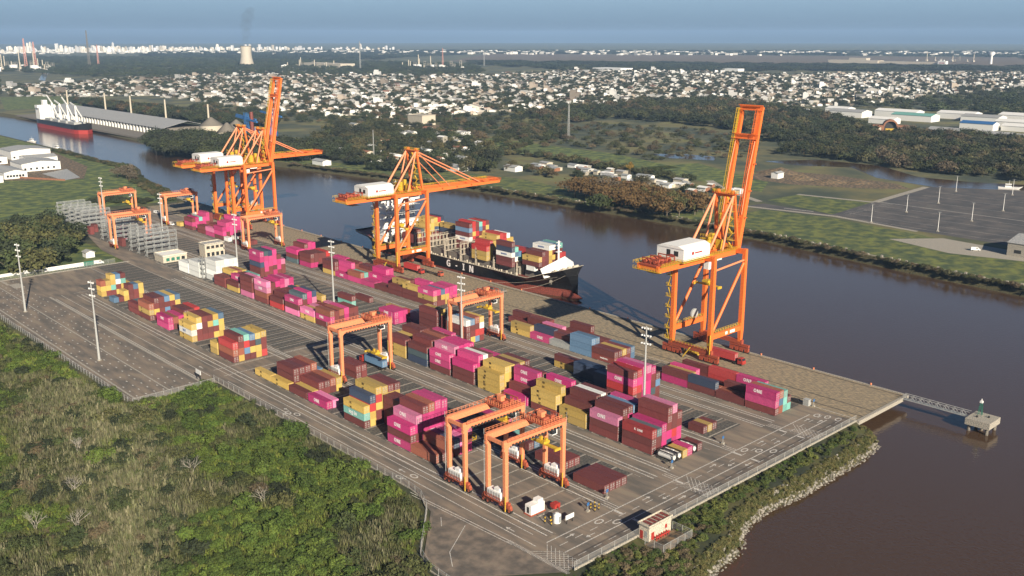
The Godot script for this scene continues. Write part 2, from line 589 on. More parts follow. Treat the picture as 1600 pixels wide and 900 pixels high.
func fence(called: String, label: String, pts: Array, h: float, step: float, wall: float, arm := true) -> void:
	var t := thing(called, label, "fence", P(pts[0], pts[1]))
	var o := t.position
	for k in range(0, pts.size() - 2, 2):
		var a := P(pts[k], pts[k + 1]) - o
		var d := P(pts[k + 2], pts[k + 3]) - o
		var n := maxi(1, int(round(a.distance_to(d) / step)))
		if wall > 0:
			var wb := MB.new()
			wb.beam(a + Vector3(0, wall * 0.5, 0), d + Vector3(0, wall * 0.5, 0), 0.32, wall)
			part(t, "base_wall", wb.mesh(), M.concrete)
		var pm := MB.new()
		pm.tube(Vector3(0, 0, 0), Vector3(0, h, 0), 0.07, 0.06, 5)
		if arm: pm.beam(Vector3(0, h, 0), Vector3(0.25, h + 0.35, 0.25), 0.06, 0.06)
		var post := pm.mesh()
		for s in n:
			part(t, "post", post, M.galv, a.lerp(d, float(s) / n))
		var fm := MB.new()
		fm.quad(a + Vector3(0, wall, 0), d + Vector3(0, wall, 0), d + Vector3(0, h - 0.1, 0), a + Vector3(0, h - 0.1, 0))
		part(t, "wire_mesh", fm.mesh(), M.mesh)
		var rm := MB.new()
		rm.beam(a + Vector3(0, h, 0), d + Vector3(0, h, 0), 0.07, 0.07)
		part(t, "top_rail", rm.mesh(), M.galv)

func fences() -> void:
	fence("wire_fence", "wire fence on a white kerb beside the river bank at the yard end", [-146.2, 157, -146.2, 297], 2.4, 5.0, 0.6)
	fence("wire_fence", "long wire fence between the marsh and the yard road", [-334, 154.6, -210, 154.2], 2.3, 4.0, 0.35)
	fence("wire_fence", "curving wire fence round the side road by the marsh", [-210, 154.2, -203, 153.2, -196, 149.8, -186, 141, -178, 133.6, -170, 130.6, -160, 130.2], 2.4, 3.2, 0.35)
	fence("wire_fence", "wire fence along the marsh side of the empty car lot", [-557, 119.8, -331, 121.4], 2.4, 3.0, 0.0)
	fence("wire_fence", "short wire fence across the end of the empty car lot", [-330.6, 121.8, -331, 153.6], 2.3, 3.0, 0.0)
	fence("wire_fence", "wire fence in front of the big dark trees by the yard road", [-560.5, 120, -560.5, 205], 2.4, 4.0, 0.0)

# ---------------------------------------------------------------- containers
const HC := {"r": 2.59, "R": 2.896, "m": 2.896, "k": 2.896, "y": 2.59, "o": 2.896, "b": 2.59, "n": 2.896, "g": 2.59, "t": 2.59, "w": 2.59, "W": 2.59, "S": 2.896, "s": 2.59, "L": 2.896, "T": 2.59, "M": 2.59, "H": 2.59, "l": 2.59}
const CNAME := {"r": "maroon", "R": "bright red", "m": "magenta", "k": "pale pink", "y": "yellow", "o": "rust brown", "b": "steel blue", "n": "navy", "g": "slate grey", "t": "teal", "w": "white", "W": "white lettered", "S": "white refrigerated", "s": "silver grey", "L": "red lettered", "T": "white tank", "M": "white lettered", "H": "maroon lettered", "l": "teal lettered"}
const ORD := ["", "first", "second", "third", "fourth", "fifth", "sixth", "seventh", "eighth", "ninth", "tenth", "eleventh", "twelfth", "thirteenth", "fourteenth", "fifteenth", "sixteenth", "seventeenth", "eighteenth", "nineteenth", "twentieth", "twenty-first", "twenty-second", "twenty-third", "twenty-fourth", "twenty-fifth", "twenty-sixth", "twenty-seventh", "twenty-eighth"]
var CM := {}
var CMAT := {}
var TXT := {}
var bay_numbers := {}

func corrugated(b: MB, x0: float, x1: float, y0: float, y1: float, z: float, side: float) -> void:
	var n := int(round((x1 - x0) / 0.46))
	var p := (x1 - x0) / n
	var inz := z - 0.06 * side
	var q := func(xa: float, za: float, xb: float, zb: float) -> void:
		if side > 0: b.quad(Vector3(xa, y0, za), Vector3(xb, y0, zb), Vector3(xb, y1, zb), Vector3(xa, y1, za))
		else: b.quad(Vector3(xb, y0, zb), Vector3(xa, y0, za), Vector3(xa, y1, za), Vector3(xb, y1, zb))
	for k in n:
		var a := x0 + k * p
		q.call(a, z, a + p * 0.32, z)
		q.call(a + p * 0.32, z, a + p * 0.5, inz)
		q.call(a + p * 0.5, inz, a + p * 0.82, inz)
		q.call(a + p * 0.82, inz, a + p, z)

func container_body(l: float, h: float) -> ArrayMesh:
	var b := MB.new()
	var x := l * 0.5
	var z := 1.219
	for s in [-1.0, 1.0]:
		corrugated(b, -x + 0.16, x - 0.16, 0.16, h - 0.12, z * s * 0.985, s)
		b.span(Vector3(-x, 0, z * s), Vector3(x, 0.16, (z - 0.12) * s))
		b.span(Vector3(-x, h - 0.12, z * s), Vector3(x, h - 0.004, (z - 0.12) * s))
		for e in [-1.0, 1.0]:
			b.span(Vector3(x * e, 0.16, z * s), Vector3((x - 0.16) * e, h - 0.12, (z - 0.16) * s))
			b.span(Vector3(x * e + 0.01 * e, h - 0.13, z * s + 0.008 * s), Vector3((x - 0.2) * e, h + 0.006, (z - 0.2) * s))
	# roof with shallow cross ribs
	var n := int(l / 0.62)
	for k in n:
		var a := -x + 0.1 + (l - 0.2) * k / n
		var d := -x + 0.1 + (l - 0.2) * (k + 1) / n
		var m := lerpf(a, d, 0.55)
		b.quad(Vector3(a, h - 0.03, 1.12), Vector3(m, h - 0.03, 1.12), Vector3(m, h - 0.03, -1.12), Vector3(a, h - 0.03, -1.12))
		b.quad(Vector3(m, h - 0.055, 1.12), Vector3(d, h - 0.03, 1.12), Vector3(d, h - 0.03, -1.12), Vector3(m, h - 0.055, -1.12))
	b.span(Vector3(-x + 0.04, 0.05, -1.1), Vector3(-x + 0.1, h - 0.06, 1.1))
	b.span(Vector3(-x + 0.1, 0.02, -1.15), Vector3(x - 0.1, 0.12, 1.15))
	b.span(Vector3(x - 0.2, 0.0, -1.06), Vector3(x, 0.14, 1.06)); b.span(Vector3(x - 0.2, h - 0.14, -1.06), Vector3(x, h - 0.006, 1.06))
	return b.mesh()

func container_door(h: float) -> ArrayMesh:   # one leaf, hinged at z = 0, reaching to z = -1.04
	var b := MB.new()
	b.span(Vector3(-0.06, 0.15, -1.045), Vector3(0, h - 0.15, -0.005))
	for k in 4:
		var y := 0.3 + (h - 0.6) * k / 4.0
		b.span(Vector3(-0.02, y + 0.08, -0.95), Vector3(0.018, y + (h - 0.6) / 4.0 - 0.08, -0.1))
	return b.mesh()

func lock_bars(h: float) -> ArrayMesh:
	var b := MB.new()
	for z in [-0.32, -0.74]:
		b.tube(Vector3(0.05, 0.12, z), Vector3(0.05, h - 0.12, z), 0.035, 0.035, 4, false)
		b.span(Vector3(0.02, h * 0.42, z - 0.16), Vector3(0.09, h * 0.42 + 0.12, z + 0.16))
		for y in [0.3, h * 0.7]: b.span(Vector3(0.0, y, z - 0.09), Vector3(0.085, y + 0.14, z + 0.09))
	b.span(Vector3(0.02, h * 0.62, -0.62), Vector3(0.035, h * 0.72, -0.42))
	return b.mesh()

func make_container_kit() -> void:
	for l in [12.19, 6.06]:
		for h in [2.59, 2.896]:
			CM["b%.2f%.2f" % [l, h]] = container_body(l, h)
	for h in [2.59, 2.896]:
		CM["d%.2f" % h] = container_door(h)
		CM["k%.2f" % h] = lock_bars(h)
	var base := {"r": [0.155, 0.036, 0.036], "R": [0.36, 0.028, 0.030], "m": [0.47, 0.026, 0.165], "k": [0.56, 0.15, 0.31], "y": [0.46, 0.315, 0.075], "o": [0.24, 0.075, 0.045], "b": [0.085, 0.17, 0.29], "n": [0.032, 0.052, 0.105], "g": [0.065, 0.105, 0.125], "t": [0.15, 0.40, 0.36], "w": [0.62, 0.63, 0.62], "W": [0.62, 0.62, 0.60], "S": [0.60, 0.62, 0.62], "s": [0.36, 0.385, 0.39], "L": [0.34, 0.022, 0.024], "T": [0.70, 0.70, 0.69], "M": [0.66, 0.66, 0.64], "H": [0.17, 0.04, 0.035], "l": [0.15, 0.40, 0.36]}
	var r2 := RandomNumberGenerator.new()
	r2.seed = 91
	for c in base:
		var list := []
		for k in 6:
			var f := r2.randf_range(0.72, 1.22)
			var d := r2.randf_range(0.0, 0.14)   # sun-bleached towards grey
			var a: Array = base[c]
			var g: float = (a[0] + a[1] + a[2]) / 3.0
			list.append(mat(lin(lerpf(a[0] * f, g, d) * 1.15, lerpf(a[1] * f, g, d) * 1.15, lerpf(a[2] * f, g, d) * 1.15), r2.randf_range(0.45, 0.7), T.paint, r2.randf_range(6, 14)))
		CMAT[c] = list
	TXT.one = text_mesh("ONE", 1.25)
	TXT.msc = text_mesh("m\nsc", 0.95)
	TXT.mscw = text_mesh("MSC", 1.15)
	TXT.kline = text_mesh("K  LINE", 0.75)
	TXT.login = text_mesh("log-in", 1.3)
	TXT.maersk = text_mesh("MAERSK", 0.85)
	TXT.ham = text_mesh("HAMBURG", 0.6)
	# tank container
	var b := MB.new()
	b.tube(Vector3(-2.7, 1.3, 0), Vector3(2.7, 1.3, 0), 1.08, 1.08, 16)
	b.tube(Vector3(2.7, 1.3, 0), Vector3(2.92, 1.3, 0), 1.08, 0.7, 16)
	b.tube(Vector3(-2.92, 1.3, 0), Vector3(-2.7, 1.3, 0), 0.7, 1.08, 16)
	b.span(Vector3(-0.5, 2.3, -0.3), Vector3(0.5, 2.5, 0.3))
	CM.tank = b.mesh()
	b = MB.new()
	for e in [-2.97, 2.97]:
		for s in [-1.16, 1.16]: b.beam(Vector3(e, 0, s), Vector3(e, 2.59, s), 0.14, 0.14)
		for y in [0.08, 2.5]: b.beam(Vector3(e, y, -1.16), Vector3(e, y, 1.16), 0.14, 0.14)
		b.beam(Vector3(e, 0.1, -1.1), Vector3(e, 0.9, -0.5), 0.1, 0.1); b.beam(Vector3(e, 0.1, 1.1), Vector3(e, 0.9, 0.5), 0.1, 0.1)
	for s in [-1.16, 1.16]:
		b.beam(Vector3(-2.97, 0.08, s), Vector3(2.97, 0.08, s), 0.12, 0.12); b.beam(Vector3(-2.97, 2.5, s), Vector3(2.97, 2.5, s), 0.1, 0.1)
	b.span(Vector3(-2.6, 2.42, -0.75), Vector3(2.6, 2.46, -0.4)); b.span(Vector3(-2.6, 2.42, 0.4), Vector3(2.6, 2.46, 0.75))
	CM.tankframe = b.mesh()

func container(c: String, l: float, at: Vector3, label: String, group: String, turn := 0.0) -> Node3D:
	if c == "T":
		var q := thing("tank_container", label, "container", at, turn, group)
		part(q, "tank", CM.tank, CMAT.T[rng.randi() % 6]); part(q, "frame", CM.tankframe, M.dark)
		return q
	var h: float = HC[c]
	var t := thing("shipping_container", label, "container", at, turn, group)
	var m: Material = CMAT[c][rng.randi() % 6]
	part(t, "body", CM["b%.2f%.2f" % [l, h]], m)
	for k in 2:
		var d := part(t, "door", CM["d%.2f" % h], m, Vector3(l * 0.5 - 0.03, 0, 1.06 - k * 1.055))
		part(d, "lock_bars", CM["k%.2f" % h], M.galv)
	var put := func(txt: Mesh, mm: Material, x: float, y: float) -> void:
		var o := part(t, "lettering", txt, mm, Vector3(x, y, 1.225))
	if l > 10:
		match c:
			"m": if rng.randf() < 0.62: put.call(TXT.one, M.print, rng.randf_range(-1.4, 0.6), h * 0.56)
			"k": if rng.randf() < 0.8: put.call(TXT.one, M.print, rng.randf_range(-1.2, 0.6), h * 0.55)
			"y": put.call(TXT.msc, M.print_dark, -l * 0.5 + rng.randf_range(3.2, 4.8), h * 0.52)
			"W": put.call(TXT.mscw, M.print_blue, -1.0, h * 0.5)
			"L": put.call(TXT.kline, M.print, 0.6, h * 0.55)
			"l": put.call(TXT.login, M.print, -0.6, h * 0.52)
			"M": put.call(TXT.maersk, M.print_blue, 0.0, h * 0.5)
			"H": put.call(TXT.ham, M.print, 0.6, h * 0.5)
	return t

var waiting := []

func queue(c: String, l: float, at: Vector3, label: String, top: bool, front: bool, end: bool) -> void:
	var to := at - Vector3(0, 128, 0)
	var d2 := to.length_squared()
	var score := 0.0
	if front: score += l * 2.6 * absf(to.z)
	if end: score += 2.44 * 2.6 * absf(to.x)
	if top: score += l * 2.44 * absf(to.y)
	waiting.append([score / pow(d2, 1.5), c, l, at, label])

func flush_queue() -> void:   # the boxes that show largest stand alone; the rest of the stacks is one mass
	waiting.sort_custom(func(a, b): return a[0] > b[0])
	var rest := {}
	for k in waiting.size():
		var q: Array = waiting[k]
		if k < 318 and q[0] > 0:
			container(q[1], q[2], q[3], q[4], "containers of the terminal")
			continue
		var c: String = q[1] if q[1] != "T" else "w"
		var key := "%.2f%.2f" % [q[2], HC[c]]
		if not rest.has(key): rest[key] = [q[2], HC[c], [], []]
		rest[key][2].append(Transform3D(Basis.IDENTITY, q[3]))
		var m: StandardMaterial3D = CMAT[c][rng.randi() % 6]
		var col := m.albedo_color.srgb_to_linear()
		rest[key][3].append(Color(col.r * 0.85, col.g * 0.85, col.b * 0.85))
	var t := Node3D.new()
	t.name = "stacked_containers"
	add_child(t)
	t.set_meta("kind", "stuff")
	t.set_meta("label", "remaining containers deep in the stacks and on the ship")
	t.set_meta("category", "containers")
	for key in rest:
		var q: Array = rest[key]
		scatter("container_mass", "", "", whole_container(q[0], q[1]), M.tinted, q[2], q[3], t)

func whole_container(l: float, h: float) -> ArrayMesh:
	var st := SurfaceTool.new()
	var b := MB.new()
	b.use_c = true
	var src: ArrayMesh = CM["b%.2f%.2f" % [l, h]]
	st.append_from(src, 0, Transform3D.IDENTITY)
	for k in 2:
		st.append_from(CM["d%.2f" % h], 0, Transform3D(Basis.IDENTITY, Vector3(l * 0.5 - 0.03, 0, 1.06 - k * 1.055)))
	var bars := st.commit()
	var a := bars.surface_get_arrays(0)
	var vv: PackedVector3Array = a[Mesh.ARRAY_VERTEX]
	var cols := PackedColorArray()
	cols.resize(vv.size())
	cols.fill(Color(1, 1, 1))
	var k0: ArrayMesh = CM["k%.2f" % h]
	var ka := k0.surface_get_arrays(0)
	var ii: PackedInt32Array = a[Mesh.ARRAY_INDEX]
	var nn: PackedVector3Array = a[Mesh.ARRAY_NORMAL]
	for k in 2:
		var off := vv.size()
		for q in ka[Mesh.ARRAY_VERTEX]: vv.append(q + Vector3(l * 0.5 - 0.03, 0, 1.06 - k * 1.055)); cols.append(Color(1.5, 1.5, 1.5))
		nn.append_array(ka[Mesh.ARRAY_NORMAL])
		for q in ka[Mesh.ARRAY_INDEX]: ii.append(q + off)
	var o := []
	o.resize(Mesh.ARRAY_MAX)
	o[Mesh.ARRAY_VERTEX] = vv
	o[Mesh.ARRAY_NORMAL] = nn
	o[Mesh.ARRAY_COLOR] = cols
	o[Mesh.ARRAY_INDEX] = ii
	var m := ArrayMesh.new()
	m.add_surface_from_arrays(Mesh.PRIMITIVE_TRIANGLES, o)
	return m

func block(called: String, w0: float, bays: Array) -> void:
	var nb := bays.size()
	for idx in nb:
		var q: Array = bays[idx]
		var l := 12.19 if q[1] == 40 else 6.06
		var rows: PackedStringArray = String(q[2]).split("/")
		var next: PackedStringArray = PackedStringArray()
		if idx + 1 < nb and bays[idx + 1][0] - q[0] - l < 3.5: next = String(bays[idx + 1][2]).split("/")
		for r in rows.size():
			if rows[r] == "-": continue
			var y := 0.02
			for k in rows[r].length():
				var c := rows[r][k]
				var open := r >= next.size() or next[r] == "-" or next[r].length() <= k
				var front := r == 0 or rows[r - 1] == "-" or rows[r - 1].length() <= k
				var lab := "%s container, %s tier, %s row, %s bay from the right, %s" % [CNAME[c], ORD[k + 1], ORD[r + 1], ORD[nb - idx], called]
				queue(c, l, P(q[0] + l * 0.5 + rng.randf_range(-0.07, 0.07), w0 + 1.22 + r * 2.56 + rng.randf_range(-0.04, 0.04), y), lab, k == rows[r].length() - 1, front, open)
				y += HC[c] + 0.012

func containers() -> void:
	make_container_kit()
	block("front block", 170.0, [[-494, 20, "yyo/ryy/rtyy/yrwb/yytr/yy"], [-478, 20, "b/r/yy/rrr/rrb/yyy"], [-454.0, 40, "rr/gg/rr"], [-441.4, 40, "ryo/ryrr/rrrr/rbrb/rrry/yyyb"], [-421.3, 40, "mm/ro/mm/rrr/rrr/rrR"], [-397.6, 40, "yWy/rrwy/rrrr/rryr/yrty/yyyb"], [-368, 20, "yy/n"], [-360.2, 40, "roR/yorr/rbRt/ryrb/yygy/Rrry"], [-330.3, 40, "y"], [-317.6, 40, "y/rrr/rrr/rrr/rro/bb"], [-304.6, 40, "r/y/rr/rr/ro/yy"], [-291.2, 40, "m/k"], [-268.0, 40, "rly/yyRn/rryRy/rryyy/rrtyr/rrtyr"], [-255.2, 40, "-/-/-/rrrr/rrrr/rrt"], [-242.4, 40, "mrm/mrmk/rmmmr/mwmmo/mmmmm/mwmmm"], [-230.1, 40, "o/r/ro/rn/mk/mrm"]])
	block("second block", 193.0, [[-310.6, 40, "-/rr/rr"], [-231, 40, "-/-/rr/rm"], [-218.2, 20, "-/-/r/t"], [-211.4, 20, "-/-/r/b"], [-199.9, 40, "-/r/r/r"], [-181.0, 40, "r/r/r/r"]])
	block("middle block", 224.2, [[-517.3, 40, "SS/SS"], [-504.0, 40, "SSS/SSS"], [-488.6, 40, "-/SSSS/SSSS/SSSS/SSSS/SSSS"], [-474.2, 40, "rr/rr/rny/rro/rry/rr"], [-459.8, 40, "yr/rrm/rrr/rrr/rrt/rr"], [-444.9, 40, "krrr/rrrk/rrr/rrr/rr/rr"], [-430.2, 40, "rokk/rrrr/rrrm/mmmm/rrkk/rmmm"], [-415.4, 40, "Rr/rrr/rrr/rrr/rnn/yyy"], [-400.8, 40, "krm/rrrg/rrmm/rrkn/rr/ryy"], [-387, 40, "yk/yy/kk/-/rr/kk"], [-373.4, 40, "rmo/rrr/rro/rmm/rrr/rrr"], [-317.5, 40, "yyr/yyr/yyy/rrrr/rrrr"], [-303.4, 40, "ngr/rrrr/rrrr/rrro/rrrr/rrmm"], [-289.1, 40, "rmm/rrmk/rrmm/rmmm/rrmm/rr"], [-274.9, 40, "rrm/rrmm/rrmw/rrrr/mmm/mmm"], [-260, 40, "yyy/ryyy/rryy/rrrr/rryy/rrrr"], [-245.6, 40, "m/or/rrmm/rrrr/rro/rrn"], [-231.3, 40, "ryy/ryyy/-/rrmm/rr/ryr"], [-217.2, 40, "yy/rrr/rrrr/rrrw/rrrr/rrr"], [-203.1, 40, "rrk/rrrr/rrmr/rrrb/rrmm"], [-188.9, 40, "rrL/rrg/mmm/nmrrr/mRrrk/mmrr"], [-174.4, 20, "T/T/y/m/T/r"]])
	block("fourth block", 249.6, [[-482.5, 40, "rrnmm/rmmmg/rrmmn/mrmmm/rmmr/rrk"], [-398.2, 40, "-/tr/-/-/-/r"], [-371.9, 40, "-/-/-/-/-/y"], [-359.6, 40, "mm/mm/mm/-/-/R"], [-345.6, 40, "-/-/-/nn/nn"], [-328.7, 40, "rrrrr/rrrry/rrrn/rrn"], [-314.9, 40, "-/-/rrrw/yrrb/bRro/rRwy"], [-257.4, 40, "-/-/-/-/-/yr"], [-244.4, 40, "-/-/-/-/nn/nn"], [-231.6, 40, "-/-/-/nn/nn"], [-218.2, 40, "rrRmr/rrRmR/mmmmm/rmmmk/rgrrm/rrbr"], [-181.5, 20, "r/y/r"]])
	block("quayside block", 281.0, [[-646, 20, "y/y"], [-633, 40, "rmr/mmm/mmt/rmm/rrmm/rrrr"], [-613.6, 40, "rr/rr"], [-601.2, 40, "mk/rrr/rrr"], [-588.8, 40, "rmm/rrmm/rmmm/mmmmm/rrmmm/rkmm"], [-575.6, 20, "T/-/T"], [-562.6, 40, "r/y/r/r"], [-497.4, 40, "grm/rrm/rrmr/mmmm/rrmm"], [-482.4, 40, "mrr/mrr/rrr/rrr/rrR"], [-457.6, 40, "yrr/rrr/rrm/RRm"], [-445.2, 40, "m/mmm/rrr/mmr/rr"], [-432.8, 40, "mo/mt/mo/rrr/rrr/r"], [-420.4, 40, "m/m/mm/kmm/mmm"], [-408.0, 40, "r/r/mm/mm"], [-395.6, 40, "rr/rry/rrr/-/-/rr"], [-383.2, 40, "rry/rr/rr/mmm/-/RR"], [-370.8, 40, "rym/rrm/ryb/yym/rmm/rmm"], [-315.6, 40, "-/-/-/-/r/rr"], [-303.0, 40, "yy/r/r/-/rr/rr"], [-290.7, 40, "m/nn/rr/kk/r"], [-278.9, 40, "s/rr/rr/-/rr/rrr"], [-266.6, 40, "bbb/bbb/rr/rr/rr"], [-254.2, 40, "Hr/rr/ry/rr/bb"], [-217.9, 40, "mr/yy/mm/-/-/rr"], [-205.5, 40, "rn/o/-/r/-/RR"], [-192.9, 40, "r/o/rr/-/-/mm"], [-180.3, 40, "rmm/obo/ttt/tr"]])

# ---------------------------------------------------------------- ship-to-shore cranes
func bogies(t: Node3D, called: String, x0: float, w: float, m: Material, wheels: int, dirx := 1.0) -> void:
	var b := MB.new()
	var o := part(t, called, null, m)
	b.beam(P(x0 - 4.6, w, 3.1), P(x0 + 4.6, w, 3.1), 1.1, 1.0)
	for s in [-2.4, 2.4]:
		b.beam(P(x0 + s - 2.2, w, 1.9), P(x0 + s + 2.2, w, 1.9), 0.9, 0.8)
		b.beam(P(x0 + s, w, 1.9), P(x0 + s, w, 3.1), 0.7, 0.7)
		for q in [-1.3, 1.3]: b.span(P(x0 + s + q - 0.85, w - 0.55, 0.55), P(x0 + s + q + 0.85, w + 0.55, 1.5))
	o.mesh = b.mesh()
	var wm := MB.new()
	wm.tube(Vector3(0, 0, -0.25), Vector3(0, 0, 0.25), 0.45, 0.45, 8)
	var wh := wm.mesh()
	for k in wheels:
		part(o, "wheel", wh, M.rail, P(x0 - 4.4 + 8.8 * k / (wheels - 1), w, 0.48))

func sts_crane(label: String, xc: float, raised: bool, hang_y: float, cage: String) -> void:
	var t := thing("quay_crane", label, "crane", P(xc, 311.0), 0.0, "orange quay cranes")
	var G := 21.3     # rail gauge
	var HX := 9.4
	var top := 44.0
	var b: MB
	for w in [0.0, G]:
		for s in [-1.0, 1.0]:
			b = MB.new()
			b.hexa([P(s * HX - 0.85, w - 0.95, 9.0), P(s * HX + 0.85, w - 0.95, 9.0), P(s * HX + 0.85, w + 0.95, 9.0), P(s * HX - 0.85, w + 0.95, 9.0), P(s * HX - 0.75, w - 0.8, top), P(s * HX + 0.75, w - 0.8, top), P(s * HX + 0.75, w + 0.8, top), P(s * HX - 0.75, w + 0.8, top)])
			b.hexa([P(s * HX - 0.55, w - 0.7, 3.4), P(s * HX + 0.55, w - 0.7, 3.4), P(s * HX + 0.55, w + 0.7, 3.4), P(s * HX - 0.55, w + 0.7, 3.4), P(s * HX - 0.85, w - 0.95, 9.0), P(s * HX + 0.85, w - 0.95, 9.0), P(s * HX + 0.85, w + 0.95, 9.0), P(s * HX - 0.85, w + 0.95, 9.0)])
			part(t, "leg", b.mesh(), M.crane)
			bogies(t, "bogie", s * HX, w, M.crane_red, 8)
		b = MB.new()
		b.beam(P(-HX - 1.4, w, 4.4), P(HX + 1.4, w, 4.4), 1.5, 1.7)
		part(t, "sill_beam", b.mesh(), M.crane_red)
		b = MB.new()
		b.beam(P(-HX + 0.8, w, top - 1.2), P(HX - 0.8, w, top - 1.2), 1.5, 2.0)
		part(t, "cross_beam", b.mesh(), M.crane)
	for s in [-1.0, 1.0]:
		var x: float = s * HX
		b = MB.new()
		b.beam(P(x, 0.9, 10.7), P(x, G - 0.9, 10.7), 1.4, 2.1)
		b.hexa([P(x - 0.6, 0.9, 9.6), P(x + 0.6, 0.9, 9.6), P(x + 0.6, 1.0, 9.6), P(x - 0.6, 1.0, 9.6), P(x - 0.6, 0.9, 9.65), P(x + 0.6, 0.9, 9.65), P(x + 0.6, 2.6, 9.65), P(x - 0.6, 2.6, 9.65)])
		var pb := part(t, "portal_beam", b.mesh(), M.crane)
		b = MB.new()
		b.rail(P(x - 0.65, 1.2, 11.76), P(x - 0.65, G - 1.2, 11.76), 1.1, 1.6, 0.045)
		b.rail(P(x + 0.65, 1.2, 11.76), P(x + 0.65, G - 1.2, 11.76), 1.1, 1.6, 0.045)
		part(pb, "handrail", b.mesh(), M.yellow)
		if s > 0:
			for q in [[9.4, 10.9], [12.6, 16.0]]:
				b = MB.new()
				b.span(P(x + 0.71, q[0], 10.1), P(x + 0.76, q[1], 11.3))
				part(pb, "sign_plate", b.mesh(), M.white)
		b = MB.new()
		b.tube(P(x, 1.0, 12.4), P(x, G - 0.7, 38.2), 0.62, 0.62, 10, false)
		part(t, "diagonal_brace", b.mesh(), M.crane)
		b = MB.new()
		b.tube(P(x, 0.7, 38.0), P(x, G - 0.7, 39.4), 0.42, 0.42, 8, false)
		part(t, "tie_tube", b.mesh(), M.rtg)
	# main girders over the portal and the backreach
	for s in [-1.0, 1.0]:
		b = MB.new()
		b.beam(P(s * 4.6, -29.5, 42.4), P(s * 4.6, G + 1.2, 42.4), 1.3, 2.6)
		var gd := part(t, "girder", b.mesh(), M.crane)
		b = MB.new()
		b.rail(P(s * 6.3, -29, 43.7), P(s * 6.3, -17, 43.7), 1.1, 1.5, 0.05)
		b.rail(P(s * 6.3, 2.0, 43.7), P(s * 6.3, G, 43.7), 1.1, 1.5, 0.05)
		b.span(P(s * 5.1, -29, 43.6), P(s * 6.4, G, 43.68))
		part(gd, "walkway", b.mesh(), M.yellow)
	b = MB.new()
	for w in [-29.0, -22.0, -17.0, 6.0, 12.0]:
		b.beam(P(-4.0, w, 42.6), P(4.0, w, 42.6), 0.7, 1.3)
	part(t, "girder_ties", b.mesh(), M.crane)
	# machinery on the tail
	b = MB.new()
	for k in 5:
		var w := -28.0 + k * 2.4
		for x in [-3.8, 0.2, 4.0]:
			b.beam(P(x, w, 43.7), P(x, w, 46.2 - (k % 2) * 0.9), 0.35, 0.35)
		b.beam(P(-3.8, w, 46.0 - (k % 2) * 0.9), P(4.0, w, 46.0 - (k % 2) * 0.9), 0.35, 0.4)
	for x in [-2.4, 2.2]: b.tube(P(x, -28.4, 44.9), P(x, -19, 44.9), 0.75, 0.75, 10)
	b.span(P(-4.2, -29.6, 43.4), P(4.2, -18.6, 43.9))
	part(t, "boom_hoist_frame", b.mesh(), M.crane_red)
	b = MB.new()
	b.span(P(-6.6, -30.4, 41.6), P(6.6, -29.2, 41.75))
	b.rail(P(-6.6, -30.3, 41.75), P(6.6, -30.3, 41.75), 1.1, 1.2, 0.05); b.rail(P(-6.6, -30.3, 43.7), P(-6.6, -18.5, 43.7), 1.1, 1.4, 0.05)
	b.span(P(-6.4, -22, 38.6), P(-1.4, -16.6, 38.75)); b.rail(P(-6.4, -22, 38.75), P(-1.4, -22, 38.75), 1.1, 1.2, 0.05)
	b.beam(P(-6.4, -22, 38.7), P(-6.4, -22, 42), 0.15, 0.15); b.beam(P(-1.4, -22, 38.7), P(-1.4, -22, 42), 0.15, 0.15)
	part(t, "tail_platform", b.mesh(), M.yellow)
	# white machinery house with a low gabled roof
	b = MB.new()
	var hx0 := -6.2
	var hx1 := 6.8
	b.span(P(hx0, -16.4, 43.9), P(hx1, 0.4, 48.6))
	b.hexa([P(hx0 - 0.15, -16.6, 48.6), P(hx1 + 0.15, -16.6, 48.6), P(hx1 + 0.15, 0.6, 48.6), P(hx0 - 0.15, 0.6, 48.6), P(hx0 + 2.6, -16.6, 49.7), P(hx1 - 2.6, -16.6, 49.7), P(hx1 - 2.6, 0.6, 49.7), P(hx0 + 2.6, 0.6, 49.7)])
	var mh := part(t, "machinery_house", b.mesh(), M.white)
	b = MB.new()
	b.span(P(hx0 + 4.8, -16.47, 45.2), P(hx0 + 6.6, -16.4, 47.9)); b.span(P(hx0 + 8.4, -16.47, 45.6), P(hx0 + 10.4, -16.4, 47.6))
	part(mh, "louvre", b.mesh(), M.dark)
	b = MB.new()
	b.span(P(hx0 + 6.4, -16.48, 45.0), P(hx0 + 8.2, -16.41, 46.2)); b.tube(P(hx1 + 0.0, -10.6, 46.5), P(hx1 + 0.06, -10.6, 46.5), 0.75, 0.75, 10)
	b.span(P(hx1, -9.4, 46.2), P(hx1 + 0.05, -4.6, 46.75))
	part(mh, "emblem", b.mesh(), M.red)
	b = MB.new()
	b.rail(P(hx1 + 0.9, -17, 43.7), P(hx1 + 0.9, 1, 43.7), 1.1, 1.5, 0.05); b.rail(P(hx0, -17.3, 43.7), P(hx1 + 0.9, -17.3, 43.7), 1.1, 1.5, 0.05)
	b.span(P(hx0 - 0.6, -17.4, 43.55), P(hx1 + 1.0, 1.2, 43.68))
	part(mh, "gallery", b.mesh(), M.yellow)
	# A-frame
	var aw := 18.6
	var ay := 65.4
	b = MB.new()
	b.beam(P(-4.9, aw, ay), P(4.9, aw, ay), 1.0, 1.2)
	b.span(P(-5.6, aw - 1.4, ay + 0.6), P(5.6, aw + 1.4, ay + 0.75))
	for s in [-3.6, 3.6]: b.tube(P(s, aw - 0.9, ay + 1.3), P(s, aw + 0.9, ay + 1.3), 0.7, 0.7, 10)
	var ah := part(t, "apex_beam", b.mesh(), M.crane)
	b = MB.new()
	for w in [aw - 1.4, aw + 1.4]: b.rail(P(-5.6, w, ay + 0.75), P(5.6, w, ay + 0.75), 1.2, 1.2, 0.06)
